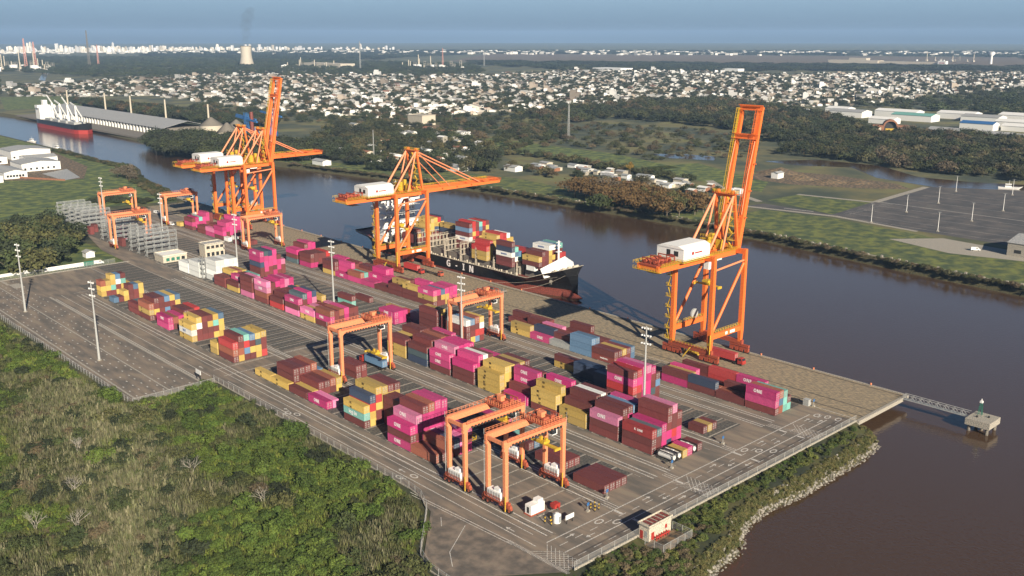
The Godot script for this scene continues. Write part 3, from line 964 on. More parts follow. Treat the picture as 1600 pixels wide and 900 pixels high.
	for x in [-5.6, 5.6]: b.rail(P(x, aw - 1.4, ay + 0.75), P(x, aw + 1.4, ay + 0.75), 1.2, 1.2, 0.06)
	part(ah, "handrail", b.mesh(), M.yellow)
	for s in [-1.0, 1.0]:
		b = MB.new()
		b.beam(P(s * 5.2, G + 0.4, 43.6), P(s * 4.4, aw, ay), 1.0, 1.1)
		part(t, "frame_leg", b.mesh(), M.crane)
		b = MB.new()
		b.tube(P(s * 4.6, 12.0, 43.7), P(s * 4.4, aw - 0.5, ay), 0.5, 0.45, 8, false)
		part(t, "frame_strut", b.mesh(), M.rtg)
		b = MB.new()
		b.tube(P(s * 4.8, 1.6, 43.8), P(s * 4.4, aw - 0.6, ay), 0.58, 0.52, 10, false)
		part(t, "backstay", b.mesh(), M.rtg)
	# zigzag stair up the A-frame and platforms at its foot
	b = MB.new()
	for k in 7:
		var y := 44.0 + k * 3.0
		var f := (y - 44.0) / 21.4
		var w := lerpf(G - 1.2, aw - 0.6, f)
		b.span(P(1.6, w - 1.7, y), P(4.9, w + 0.2, y + 0.1))
		b.rail(P(1.6, w - 1.7, y + 0.1), P(4.9, w - 1.7, y + 0.1), 1.1, 1.1, 0.06)
		b.beam(P(2.0 if k % 2 else 4.5, w - 1.2, y), P(4.5 if k % 2 else 2.0, w - 1.2, y + 3.0), 0.7, 0.14)
	part(t, "stair_tower", b.mesh(), M.yellow)
	b = MB.new()
	b.span(P(-3.6, 9.0, 43.7), P(-1.2, 12.4, 48.6)); b.span(P(0.2, 13.4, 43.7), P(2.4, 15.4, 47.6))
	b.span(P(-4.0, 14.4, 43.7), P(-2.2, 16.0, 49.5))
	for k in 4: b.rail(P(-4.0, 8.6, 44.4 + k * 1.6), P(2.6, 8.6, 44.4 + k * 1.6), 1.0, 1.2, 0.06)
	part(t, "hoist_platform", b.mesh(), M.yellow)
	# leg stair with landings on the landside leg away from the river end
	b = MB.new()
	for k in 8:
		var y := 6.0 + k * 4.5
		b.span(P(-HX - 3.2, -1.6, y), P(-HX - 0.8, 0.6, y + 0.12))
		b.rail(P(-HX - 3.2, -1.6, y + 0.12), P(-HX - 0.9, -1.6, y + 0.12), 1.1, 0.8, 0.05)
		b.rail(P(-HX - 3.2, -1.6, y + 0.12), P(-HX - 3.2, 0.6, y + 0.12), 1.1, 0.8, 0.05)
		if k < 7: b.beam(P(-HX - (3.0 if k % 2 else 1.2), -0.4, y), P(-HX - (1.2 if k % 2 else 3.0), -0.4, y + 4.5), 0.7, 0.14)
	part(t, "leg_stair", b.mesh(), M.yellow)
	b = MB.new()
	b.beam(P(HX + 0.95, -1.2, 4.0), P(HX + 0.95, -1.2, 12), 0.5, 0.12); b.beam(P(HX - 0.2, -1.2, 8), P(HX + 1.2, -1.2, 8), 0.1, 1.0)
	for k in 8: b.beam(P(HX + 0.6, -1.25, 1.0 + k * 1.35), P(HX + 1.3, -1.25, 1.0 + k * 1.35), 0.08, 0.08)
	b.rail(P(-HX, -1.4, 5.4), P(HX, -1.4, 5.4), 1.1, 1.5, 0.05)
	b.beam(P(-2.0, -2.2, 0.4), P(1.4, -2.2, 5.0), 0.9, 0.2)
	part(t, "access_ladder", b.mesh(), M.yellow)
	# cable reel on the portal
	b = MB.new()
	b.tube(P(-HX - 0.9, 15.2, 13.6), P(-HX - 0.2, 15.2, 13.6), 2.3, 2.3, 18)
	b.tube(P(-HX - 1.1, 15.2, 13.6), P(-HX - 0.9, 15.2, 13.6), 0.6, 0.6, 10)
	part(t, "cable_reel", b.mesh(), M.galv)
	# lashing cage parked under the portal
	b = MB.new()
	for w in [4.2, 6.4]:
		for y in [0.4, 2.6]: b.beam(P(-6.0, w, y), P(0.6, w, y), 0.2, 0.2)
		for k in 5: b.beam(P(-6.0 + k * 1.65, w, 0.3), P(-6.0 + k * 1.65, w, 2.6), 0.18, 0.18)
	for k in 5: b.beam(P(-6.0 + k * 1.65, 4.2, 2.6), P(-6.0 + k * 1.65, 6.4, 2.6), 0.18, 0.18)
	b.span(P(-6.1, 4.1, 0.02), P(0.7, 6.5, 0.35))
	solo("lashing_cage", b.mesh(), M.yellow, "yellow lashing cage parked under the "+cage, "cage", P(xc, 311.0), 0.0, "lashing cages under the cranes")
	# trolley, ropes and spreader
	b = MB.new()
	var tw := 9.5
	b.span(P(-4.6, tw - 2.6, 40.2), P(4.6, tw + 2.6, 41.0)); b.span(P(1.2, tw - 4.8, 36.9), P(3.6, tw - 2.7, 39.9))
	part(t, "trolley", b.mesh(), M.white)
	b = MB.new()
	for x in [-1.2, 1.2]:
		for w in [tw - 1.6, tw + 1.6]: b.beam(P(x, w, hang_y + 1.2), P(x, w, 40.2), 0.07, 0.07)
	part(t, "hoist_ropes", b.mesh(), M.rope)
	b = MB.new()
	b.span(P(-6.0, tw - 0.5, hang_y - 1.0), P(6.0, tw + 0.5, hang_y - 0.45)); b.span(P(-1.8, tw - 1.2, hang_y - 0.3), P(1.8, tw + 1.2, hang_y + 0.5))
	for x in [-6.0, 6.0]: b.span(P(x - 0.3, tw - 1.2, hang_y - 1.5), P(x + 0.3, tw + 1.2, hang_y - 0.5))
	b.span(P(-1.5, tw - 1.8, hang_y + 0.5), P(1.5, tw + 1.8, hang_y + 1.3))
	part(t, "spreader", b.mesh(), M.yellow)
	# boom, pivoting at the waterside end of the girders
	var boom := Node3D.new()
	boom.name = "boom"
	t.add_child(boom)
	boom.position = P(0, G + 1.4, 43.2)
	var L := 58.0
	for s in [-1.0, 1.0]:
		b = MB.new()
		b.hexa([P(s * 4.6 - 0.62, 0, -1.4), P(s * 4.6 + 0.62, 0, -1.4), P(s * 4.6 + 0.62, L, -0.9), P(s * 4.6 - 0.62, L, -0.9), P(s * 4.6 - 0.62, 0, 1.0), P(s * 4.6 + 0.62, 0, 1.0), P(s * 4.6 + 0.62, L, 0.4), P(s * 4.6 - 0.62, L, 0.4)])
		part(boom, "boom_girder", b.mesh(), M.crane)
		b = MB.new()
		var wx := 3.0 if s > 0 else -5.2
		b.span(P(wx, 1, 0.6), P(wx - 1.0 if s < 0 else wx + 1.0, L - 1, 0.7))
		for ex in [wx, wx + s * 1.0]: b.rail(P(ex, 1, 0.7), P(ex, L - 1, 0.7), 1.1, 2.0, 0.07)
		part(boom, "boom_walkway", b.mesh(), M.yellow if s < 0 else M.crane)
	for w in [1.0, 46.0, L - 0.6]:
		b = MB.new()
		b.beam(P(-4.0, w, 0.0), P(4.0, w, 0.0), 0.9, 1.2)
		part(boom, "boom_tie", b.mesh(), M.crane)
	for w in [13.0, 24.0, 35.0]:
		b = MB.new()
		b.beam(P(5.22, w, 0.2), P(6.6, w, 0.2), 0.4, 0.4)
		part(boom, "lamp_bracket", b.mesh(), M.crane)
	b = MB.new()
	for w in [L - 1.6, L + 0.4]: b.rail(P(-5.6, w, 0.6), P(5.6, w, 0.6), 1.2, 1.2, 0.06)
	b.span(P(-5.6, L - 1.6, 0.5), P(5.6, L + 0.4, 0.6))
	part(boom, "boom_platform", b.mesh(), M.crane)
	b = MB.new()
	b.span(P(-5.8, 44.6, 1.0), P(5.8, 46.6, 1.1))
	for w in [44.6, 46.6]: b.rail(P(-5.8, w, 1.1), P(5.8, w, 1.1), 1.2, 1.2, 0.07)
	part(boom, "boom_platform", b.mesh(), M.crane)
	for s in [-1.0, 1.0]:
		b = MB.new()
		if raised:
			b.tube(P(s * 4.6, 14, 1.4), P(s * 4.6, 30, 1.9), 0.25, 0.25, 6, false); b.tube(P(s * 4.6, 30, 1.9), P(s * 4.6, 44, 1.0), 0.25, 0.25, 6, false)
			part(boom, "forestay", b.mesh(), M.rtg)
		else:
			b.tube(P(s * 4.4, aw + 0.4, ay), P(s * 4.6, G + 1.4 + 42, 44.2), 0.42, 0.38, 8, false)
			part(t, "forestay", b.mesh(), M.rtg)
			b = MB.new()
			b.tube(P(s * 4.2, aw + 0.4, ay), P(s * 4.6, G + 1.4 + 19, 44.2), 0.26, 0.24, 8, false)
			part(t, "inner_stay", b.mesh(), M.rtg)
	if raised: boom.rotation.x = deg_to_rad(78.5)

func quay_cranes() -> void:
	sts_crane("quay crane with its boom raised high, alone at the river end", -227.0, true, 30.0, "lone crane at the river end")
	sts_crane("quay crane with its boom lowered over the moored container ship", -437.2, false, 24.0, "crane that serves the container ship")
	sts_crane("far quay crane with raised boom in front of its twin", -608.5, true, 26.0, "far crane with the raised boom")
	sts_crane("farthest quay crane, boom lowered, standing behind its raised twin", -636.0, false, 26.0, "farthest crane with the lowered boom")

# ---------------------------------------------------------------- rubber tyred yard cranes
var rtg_proto: Node3D

func make_rtg() -> Node3D:
	var t := thing("yard_crane", "x", "crane", Vector3.ZERO, 0.0, "orange yard cranes on tyres")
	var S := 11.3
	var HX := 3.6
	var b: MB
	for s in [-1.0, 1.0]:       # s = -1 is the yard side (small w)
		var w: float = s * S
		for x in [-HX, HX]:
			b = MB.new()
			b.hexa([P(x - 0.5, w - 0.55, 2.2), P(x + 0.5, w - 0.55, 2.2), P(x + 0.5, w + 0.55, 2.2), P(x - 0.5, w + 0.55, 2.2), P(x - 0.5, w - 0.65, 21.0), P(x + 0.5, w - 0.65, 21.0), P(x + 0.5, w + 0.65, 21.0), P(x - 0.5, w + 0.65, 21.0)])
			b.hexa([P(x - 0.45, w - 0.5 * (1 - s), 18.2), P(x + 0.45, w - 0.5 * (1 - s), 18.2), P(x + 0.45, w + 0.5 * (1 + s) - s * 0.2, 18.2), P(x - 0.45, w + 0.5 * (1 + s) - s * 0.2, 18.2), P(x - 0.45, w - (2.2 if s > 0 else 0.6), 20.0), P(x + 0.45, w - (2.2 if s > 0 else 0.6), 20.0), P(x + 0.45, w + (2.2 if s < 0 else 0.6), 20.0), P(x - 0.45, w + (2.2 if s < 0 else 0.6), 20.0)])
			part(t, "leg", b.mesh(), M.rtg)
		b = MB.new()
		b.beam(P(-5.2, w, 2.3), P(5.2, w, 2.3), 1.0, 1.3)
		for x in [-4.4, 4.4]: b.beam(P(x - 1.7, w, 1.35), P(x + 1.7, w, 1.35), 0.8, 0.5)
		for k in 9: b.box(P(-4.6 + k * 1.1, w - 0.6, 1.8 + 0.5 * (k % 3)), Vector3(0.7, 0.6, 0.35))
		var sb := part(t, "sill_beam", b.mesh(), M.rtg_red)
		for x in [-5.4, -3.5, 3.5, 5.4]:
			b = MB.new()
			b.tube(P(x, w - 0.42, 0.78), P(x, w + 0.42, 0.78), 0.76, 0.76, 12)
			part(t, "wheel", b.mesh(), M.rubber)
			b = MB.new()
			b.tube(P(x, w - 0.45, 0.78), P(x, w + 0.45, 0.78), 0.4, 0.4, 8)
			b.hexa([P(x - 0.5, w - 0.5, 1.3), P(x + 0.5, w - 0.5, 1.3), P(x + 0.5, w + 0.5, 1.3), P(x - 0.5, w + 0.5, 1.3), P(x - 0.35, w - 0.4, 2.4), P(x + 0.35, w - 0.4, 2.4), P(x + 0.35, w + 0.4, 2.4), P(x - 0.35, w + 0.4, 2.4)])
			part(t, "wheel_fork", b.mesh(), M.rtg_red)
		b = MB.new()
		b.span(P(-2.9, w - 1.05, 3.0), P(2.6, w + 1.0, 5.3)); b.span(P(-0.4, w - 0.7, 5.3), P(1.6, w + 0.7, 6.2))
		var gs := part(t, "power_house", b.mesh(), M.white)
		b = MB.new()
		for k in 5: b.span(P(-2.6 + k * 1.05, w - 1.09, 3.4), P(-1.85 + k * 1.05, w - 1.05, 4.9))
		part(gs, "vent", b.mesh(), M.galv)
		b = MB.new()
		b.rail(P(-HX, w - 1.5, 3.0), P(HX, w - 1.5, 3.0), 1.1, 1.2, 0.05); b.span(P(-HX, w - 1.6, 2.9), P(HX, w - 1.0, 3.0))
		part(sb, "ladder", b.mesh(), M.rtg_red)
		b = MB.new()
		b.beam(P(HX + 0.9, w - 0.95, 0.5), P(HX + 0.9, w - 0.95, 5.0), 0.3, 0.08)
		part(sb, "rung_ladder", b.mesh(), M.yellow)
	for x in [-HX, HX]:
		b = MB.new()
		b.beam(P(x, -S - 1.0, 20.2), P(x, S + 1.0, 20.2), 0.85, 1.7)
		b.beam(P(x, -S - 0.6, 21.12), P(x, S + 0.6, 21.12), 0.14, 0.14)
		var gd := part(t, "girder", b.mesh(), M.rtg)
		b = MB.new()
		var o := 1.25 * signf(x)
		b.span(P(x + o * 0.4, -S, 20.95), P(x + o, S, 21.03))
		b.rail(P(x + o, -S, 21.03), P(x + o, S, 21.03), 1.1, 1.5, 0.04)
		part(gd, "walkway", b.mesh(), M.rtg)
		b = MB.new()
		for k in 16: b.span(P(x + o * 0.36, -S + 2 + k * 1.25, 19.2), P(x + o * 0.62, -S + 2.7 + k * 1.25, 19.75))
		part(gd, "cable_festoon", b.mesh(), M.dark)
	b = MB.new()
	for w in [-S - 0.6, S + 0.6]: b.beam(P(-HX + 0.4, w, 20.3), P(HX - 0.4, w, 20.3), 0.6, 1.0)
	part(t, "end_tie", b.mesh(), M.rtg)
	b = MB.new()
	b.tube(P(-HX - 0.8, -S - 0.8, 3.4), P(-HX - 0.8, -S - 0.8, 22.6), 0.09, 0.07, 6)
	b.tube(P(HX + 0.7, S + 0.7, 19.0), P(HX + 0.7, S + 0.7, 23.4), 0.06, 0.05, 6)
	part(t, "cable_mast", b.mesh(), M.galv)
	# trolley with hoist frame near the river-side legs
	var tw := S - 4.6
	b = MB.new()
	b.span(P(-4.0, tw - 3.6, 21.2), P(4.0, tw + 3.6, 21.7))
	for x in [-3.2, -1.0, 1.2, 3.2]:
		for w in [tw - 3.0, tw, tw + 3.0]: b.beam(P(x, w, 21.6), P(x, w, 23.4), 0.25, 0.25)
	for w in [tw - 3.0, tw, tw + 3.0]: b.beam(P(-3.4, w, 23.2), P(3.4, w, 23.2), 0.3, 0.3)
	for x in [-2.2, 2.0]: b.tube(P(x, tw - 2.2, 22.3), P(x, tw + 2.2, 22.3), 0.6, 0.6, 10)
	var tr := part(t, "trolley", b.mesh(), M.rtg_red)
	b = MB.new()
	b.span(P(-0.9, tw - 1.6, 22.0), P(0.9, tw + 0.4, 24.0))
	part(tr, "drive_box", b.mesh(), M.rtg)
	b = MB.new()
	b.span(P(-1.0, tw + 1.0, 21.7), P(0.6, tw + 2.4, 23.4))
	part(tr, "electric_box", b.mesh(), M.dark)
	b = MB.new()
	b.rail(P(-4.0, tw - 3.6, 21.7), P(4.0, tw - 3.6, 21.7), 1.1, 1.0, 0.05); b.rail(P(4.0, tw - 3.6, 21.7), P(4.0, tw + 3.6, 21.7), 1.1, 1.0, 0.05); b.rail(P(-4.0, tw - 3.6, 21.7), P(-4.0, tw + 3.6, 21.7), 1.1, 1.0, 0.05)
	part(tr, "handrail", b.mesh(), M.rtg)
	b = MB.new()
	b.span(P(HX - 1.8, tw + 0.4, 17.2), P(HX - 0.2, tw + 2.4, 19.3))
	var cab := part(t, "cab", b.mesh(), M.white)
	b = MB.new()
	b.span(P(HX - 1.9, tw + 0.36, 17.5), P(HX - 0.15, tw + 2.0, 18.7))
	part(cab, "window", b.mesh(), M.glass)
	return t

func spreader_on(t: Node3D, y: float) -> void:
	var tw := 11.3 - 4.6
	var b := MB.new()
	b.span(P(-5.9, tw - 0.55, y), P(5.9, tw + 0.55, y + 0.5)); b.span(P(-1.6, tw - 1.2, y + 0.5), P(1.6, tw + 1.2, y + 1.3))
	for x in [-5.9, 5.9]: b.span(P(x - 0.25, tw - 1.2, y - 0.25), P(x + 0.25, tw + 1.2, y + 0.45))
	b.span(P(-0.9, tw - 0.7, y + 1.3), P(-0.2, tw + 0.1, y + 2.3)); b.span(P(0.6, tw - 0.2, y + 1.3), P(1.4, tw + 0.7, y + 2.0))
	part(t, "spreader", b.mesh(), M.yellow)
	b = MB.new()
	for x in [-1.4, 1.4]:
		for w in [tw - 1.1, tw + 1.1]: b.beam(P(x, w, y + 1.3), P(x * 1.3, w * 1.0, 21.3), 0.06, 0.06)
	part(t, "hoist_ropes", b.mesh(), M.rope)

func yard_cranes() -> void:
	rtg_proto = make_rtg()
	var list := [[-201.2, 176.6, 15.5, "yard crane behind the nearest one, over the pink stacks by the fence"], [-184.0, 176.6, 13.8, "nearest yard crane, over bare tarmac beside the white cabin"], [-302.4, 201.0, 6.3, "yard crane lifting above a lorry with a blue container"], [-300.6, 258.6, 14.0, "yard crane beside the tall stack with yellow tops before the ship"], [-536.8, 287.8, 15.0, "yard crane on the quayside block left of the container ship"], [-600.0, 231.0, 15.0, "yard crane standing over the grey reefer racks"], [-690.0, 258.6, 12.0, "yard crane behind another at the far end of the reefer racks"], [-654.0, 287.8, 15.0, "yard crane by the far end of the quay beside the twin cranes"]]
	for k in list.size():
		var q: Array = list[k]
		var o: Node3D = rtg_proto
		if k > 0:
			o = rtg_proto.duplicate()
			o.name = numbered("yard_crane")
			add_child(o)
		o.position = P(q[0], q[1])
		o.set_meta("label", q[3])
	for k in list.size():
		spreader_on([rtg_proto][0] if k == 0 else get_node("yard_crane_%03d" % k), list[k][2])

# ---------------------------------------------------------------- moored container ship
func ship() -> void:
	var sx := -514.0
	var L := 184.0
	var cw := 353.2
	var t := thing("container_ship", "black container ship with red bottom, moored behind the lowered crane boom", "ship", P(sx, cw, -4.0))
	# stations: local x forward, w' across; y measured from the water
	var N := 48
	var hd := []; var hb := []; var hw := []; var yd := []
	for k in N + 1:
		var f := float(k) / N
		var d := 15.0
		if f < 0.1: d = lerpf(12.6, 15.0, sqrt(f / 0.1))
		if f > 0.84: d = 15.0 * sqrt(maxf(0.0, 1.0 - pow((f - 0.84) / 0.16, 2.3)))
		var wl := 14.9
		if f < 0.16: wl = 14.9 * pow(clampf((f - 0.02) / 0.14, 0, 1), 0.55)
		if f > 0.66: wl = 14.9 * maxf(0.0, 1.0 - pow(clampf((f - 0.66) / 0.305, 0, 1), 1.35))
		var y := 10.0
		if f > 0.88: y += 7.6 * pow((f - 0.88) / 0.12, 0.9)
		if f < 0.14: y += 2.2 * pow((0.14 - f) / 0.14, 0.7)
		hd.append(d); hw.append(wl); yd.append(y)
	var black := MB.new()
	var red := MB.new()
	var deck := MB.new()
	for k in N:
		var x0 := L * k / N
		var x1 := L * (k + 1) / N
		for s in [-1.0, 1.0]:
			var rows := 6
			for r in rows:
				var f0 := float(r) / rows
				var f1 := float(r + 1) / rows
				var pt := func(kk: int, xx: float, f: float) -> Vector3:
					var e := pow(f, 1.7)
					return P(xx, s * lerpf(hw[kk], hd[kk], e), lerpf(4.0, yd[kk], f))
				var a: Vector3 = pt.call(k, x0, f0)
				var b: Vector3 = pt.call(k + 1, x1, f0)
				var c: Vector3 = pt.call(k + 1, x1, f1)
				var d: Vector3 = pt.call(k, x0, f1)
				if s < 0: black.quad(a, b, c, d)
				else: black.quad(b, a, d, c)
			var p0 := P(x0, s * hw[k], 4.0)
			var p1 := P(x1, s * hw[k + 1], 4.0)
			var q0 := P(x0, s * hw[k] * 0.96, -1.5)
			var q1 := P(x1, s * hw[k + 1] * 0.96, -1.5)
			if s < 0: red.quad(q0, q1, p1, p0)
			else: red.quad(q1, q0, p0, p1)
		deck.quad(P(x0, -hd[k] + 0.3, yd[k] - 0.9), P(x1, -hd[k + 1] + 0.3, yd[k + 1] - 0.9), P(x1, hd[k + 1] - 0.3, yd[k + 1] - 0.9), P(x0, hd[k] - 0.3, yd[k] - 0.9))
	black.quad(P(0, hd[0], yd[0]), P(0, -hd[0], yd[0]), P(0, -hw[0], 4), P(0, hw[0], 4))
	# bulbous bow
	for k in 6:
		red.tube(P(L - 9 + k * 2.1, 0, 1.2), P(L - 9 + (k + 1) * 2.1, 0, 1.2), [2.0, 2.2, 2.2, 2.0, 1.6, 0.9][k], [2.2, 2.2, 2.0, 1.6, 0.9, 0.05][k], 10, false)
	part(t, "hull", black.mesh(), M.black)
	part(t, "bottom", red.mesh(), M.boot)
	part(t, "deck", deck.mesh(), M.boot)
	# hull lettering on the quay side
	for q in [["G", 97.2], ["-", 104.2], ["I", 110.4], ["N", 117.0]]:
		part(t, "hull_letter", text_mesh(q[0], 3.8, 0.06), M.print, P(q[1], -15.0, 7.0))
	# bulwark cap
	var b := MB.new()
	for k in N:
		for s in [-1.0, 1.0]: b.beam(P(L * k / N, s * hd[k], yd[k]), P(L * (k + 1) / N, s * hd[k + 1], yd[k + 1]), 0.35, 0.2)
	part(t, "gunwale", b.mesh(), M.cream)
	# deck house aft, bridge and funnel
	b = MB.new()
	b.span(P(21, -13.2, 9), P(33, 13.2, 22)); b.span(P(22, -11.5, 22), P(32, 11.5, 33)); b.span(P(24, -15.4, 33), P(32, 15.4, 36.2)); b.span(P(25, -7, 36.2), P(31, 7, 38.6))
	for y in [13.0, 17.0, 21.9, 26.0, 30.0]: b.span(P(20.4, -13.6, y), P(34.4, 13.6, y + 0.25))
	var dh := part(t, "deck_house", b.mesh(), M.white)
	b = MB.new()
	b.span(P(32.0, -15.0, 34.2), P(32.06, 15.0, 35.6))
	part(dh, "bridge_window", b.mesh(), M.glass)
	for y in [14.6, 18.8, 23.6, 27.6, 31.2]:
		for k in 9:
			b = MB.new()
			b.span(P(33.0 if y < 22 else 32.0, -10.4 + k * 2.5, y), P(33.05 if y < 22 else 32.05, -9.6 + k * 2.5, y + 0.9))
			part(dh, "window", b.mesh(), M.glass)
	b = MB.new()
	b.span(P(10, -4, 10), P(19, 4, 30)); b.tube(P(12.5, 0, 30), P(12.5, 0, 33), 0.9, 0.8, 8); b.tube(P(15.5, 1.5, 30), P(15.5, 1.5, 32.4), 0.6, 0.6, 8)
	part(t, "funnel", b.mesh(), M.white)
	b = MB.new()
	b.tube(P(28, 0, 38.6), P(28, 0, 46), 0.3, 0.18, 6); b.beam(P(28, -3, 42.5), P(28, 3, 42.5), 0.25, 0.25); b.span(P(27, -1.6, 44.0), P(27.4, 1.6, 44.4))
	part(t, "radar_mast", b.mesh(), M.white)
	# hatch coamings and lashing bridges
	for q in [[38, 12.5], [52, 12.5], [66, 12.5], [80, 12.5], [94, 12.5], [108, 12.5], [121, 12.5], [136.5, 12.5], [154.5, 12]]:
		b = MB.new()
		var half: float = 12.8 if q[0] < 130 else (12.0 if q[0] < 150 else 9.5)
		b.span(P(q[0], -half, 9.0), P(q[0] + q[1], half, 13.3))
		part(t, "hatch_cover", b.mesh(), M.concrete_dark)
	for x in [50.9, 64.9, 78.9, 92.9, 106.9, 119.9, 134.6, 150.6]:
		b = MB.new()
		var half := 14.2 if x < 140 else 12.0
		var hh := 19.6 if x < 121 else 15.6
		var k := -half
		while k <= half + 0.01:
			b.beam(P(x, k, 9.2), P(x, k, hh), 0.32, 0.32)
			b.beam(P(x + 0.85, k, 9.2), P(x + 0.85, k, hh), 0.22, 0.22)
			k += half * 2 / 11.0
		for y in [13.4, 16.4, 19.4]:
			if y < hh: b.span(P(x - 0.15, -half, y), P(x + 1.0, half, y + 0.22))
		b.rail(P(x, -half, hh), P(x, half, hh), 1.0, 2.6, 0.06)
		part(t, "lashing_bridge", b.mesh(), M.cream)
	# deck clutter along the quay-side walkway
	b = MB.new()
	for k in 60:
		var x := 40.0 + k * 1.9
		var hh := rng.randf_range(0.6, 2.4)
		b.span(P(x, -14.4, 9.1), P(x + rng.randf_range(0.3, 0.9), -13.6, 9.1 + hh))
	part(t, "deck_fittings", b.mesh(), M.cream).set_meta("kind", "stuff")
	# breakwater, foremast and winches on the forecastle
	b = MB.new()
	b.hexa([P(170.6, -11.6, 11.0), P(171.1, -11.6, 11.0), P(176.5, 0, 13.4), P(176.0, 0, 13.4), P(168.4, -12.2, 15.6), P(168.9, -12.2, 15.6), P(174.6, 0, 21.4), P(174.1, 0, 21.4)])
	b.hexa([P(176.0, 0, 13.4), P(176.5, 0, 13.4), P(171.1, 11.6, 11.0), P(170.6, 11.6, 11.0), P(174.1, 0, 21.4), P(174.6, 0, 21.4), P(168.9, 12.2, 15.6), P(168.4, 12.2, 15.6)])
	part(t, "breakwater", b.mesh(), M.white)
	b = MB.new()
	b.tube(P(169.8, 0, 11), P(169.8, 0, 29), 0.7, 0.4, 8); b.span(P(169.0, -1.6, 23.0), P(170.6, 1.6, 23.3)); b.span(P(169.3, -1.2, 26.2), P(170.3, 1.2, 26.5)); b.beam(P(169.8, -1.8, 28.2), P(169.8, 1.8, 28.2), 0.2, 0.2)
	part(t, "foremast", b.mesh(), M.white)
	for q in [[177.5, -4], [177.5, 4], [179.5, -2.0], [179.5, 2.0], [175.5, -8], [175.5, 8]]:
		b = MB.new()
		var y: float = 9.3 + 7.6 * pow((q[0] / 184.0 - 0.88) / 0.12, 0.9) + 1.0
		b.tube(P(q[0], q[1] - 0.9, y), P(q[0], q[1] + 0.9, y), 0.65, 0.65, 8); b.span(P(q[0] - 0.9, q[1] - 1.1, y - 1.1), P(q[0] + 0.9, q[1] + 1.1, y - 0.4))
		part(t, "winch", b.mesh(), M.cream)
	b = MB.new()
	b.tube(P(170.6, -6.4, 8.6), P(171.2, -6.9, 8.6), 0.9, 0.9, 8); b.span(P(170.2, -6.9, 7.0), P(171.6, -6.6, 8.0))
	part(t, "anchor", b.mesh(), M.concrete_dark)
	# cargo on deck
	var deckload := [[-461.0, 338.8, 9.4, ["rr", "ryr", "rrg", "rty", "ryyy", "rryyy", "rrnyy", "rrbyR", "rrRyn", "rrr"]], [-447.0, 338.8, 9.4, ["-", "-", "-", "-", "-", "-", "-", "rrny", "rrby", "rry"]], [-423.2, 349.0, 9.4, ["rrMrbr", "rrRyRR", "rrrRrr", "rryrbt", "rrtyrR", "rrRryr"]], [-397.2, 338.9, 9.4, ["yyR", "yyyR", "yryy", "yryyy", "rrRRR", "rrrRR", "rrRyw", "rrRy"]], [-377.0, 338.9, 9.4, ["rrMnr", "rMbt", "rtb", "rr", "rr", "rrR"]], [-359.2, 341.4, 9.4, ["Try", "rrrr", "rrrr", "ryyyM", "rryrM", "rrrrb", "rrRrt", "rrR"]]]
	for q in deckload:
		var cols: Array = q[3]
		for r in cols.size():
			if cols[r] == "-": continue
			var y: float = q[2]
			for k in cols[r].length():
				var c: String = cols[r][k]
				queue(c, 6.06 if c == "T" else 12.19, P(q[0] + 6.1, q[1] + 1.22 + r * 2.52, y), "%s container on the ship, %s tier, %s row from the quay, %s deck stack" % [CNAME[c], ORD[k + 1], ORD[r + 1], ORD[deckload.find(q) + 1]], k == cols[r].length() - 1, r == 0 or cols[r - 1].length() <= k, true)
				y += HC[c] + 0.012
	# mooring ropes
	for q in [[-334.0, 348.0, 9.0, -352.0, 334.0], [-336.5, 344.5, 8.4, -372.0, 334.0], [-511.0, 341.0, 6.0, -530.0, 334.0]]:
		b = MB.new()
		var a := P(q[0], q[1], q[2])
		var d := P(q[3], q[4], 0.8)
		for k in 10:
			var f0 := k / 10.0
			var f1 := (k + 1) / 10.0
			b.beam(a.lerp(d, f0) - Vector3(0, sin(PI * f0) * 1.2, 0), a.lerp(d, f1) - Vector3(0, sin(PI * f1) * 1.2, 0), 0.07, 0.07)
		part(t, "mooring_rope", b.mesh(), M.cream, -t.position)

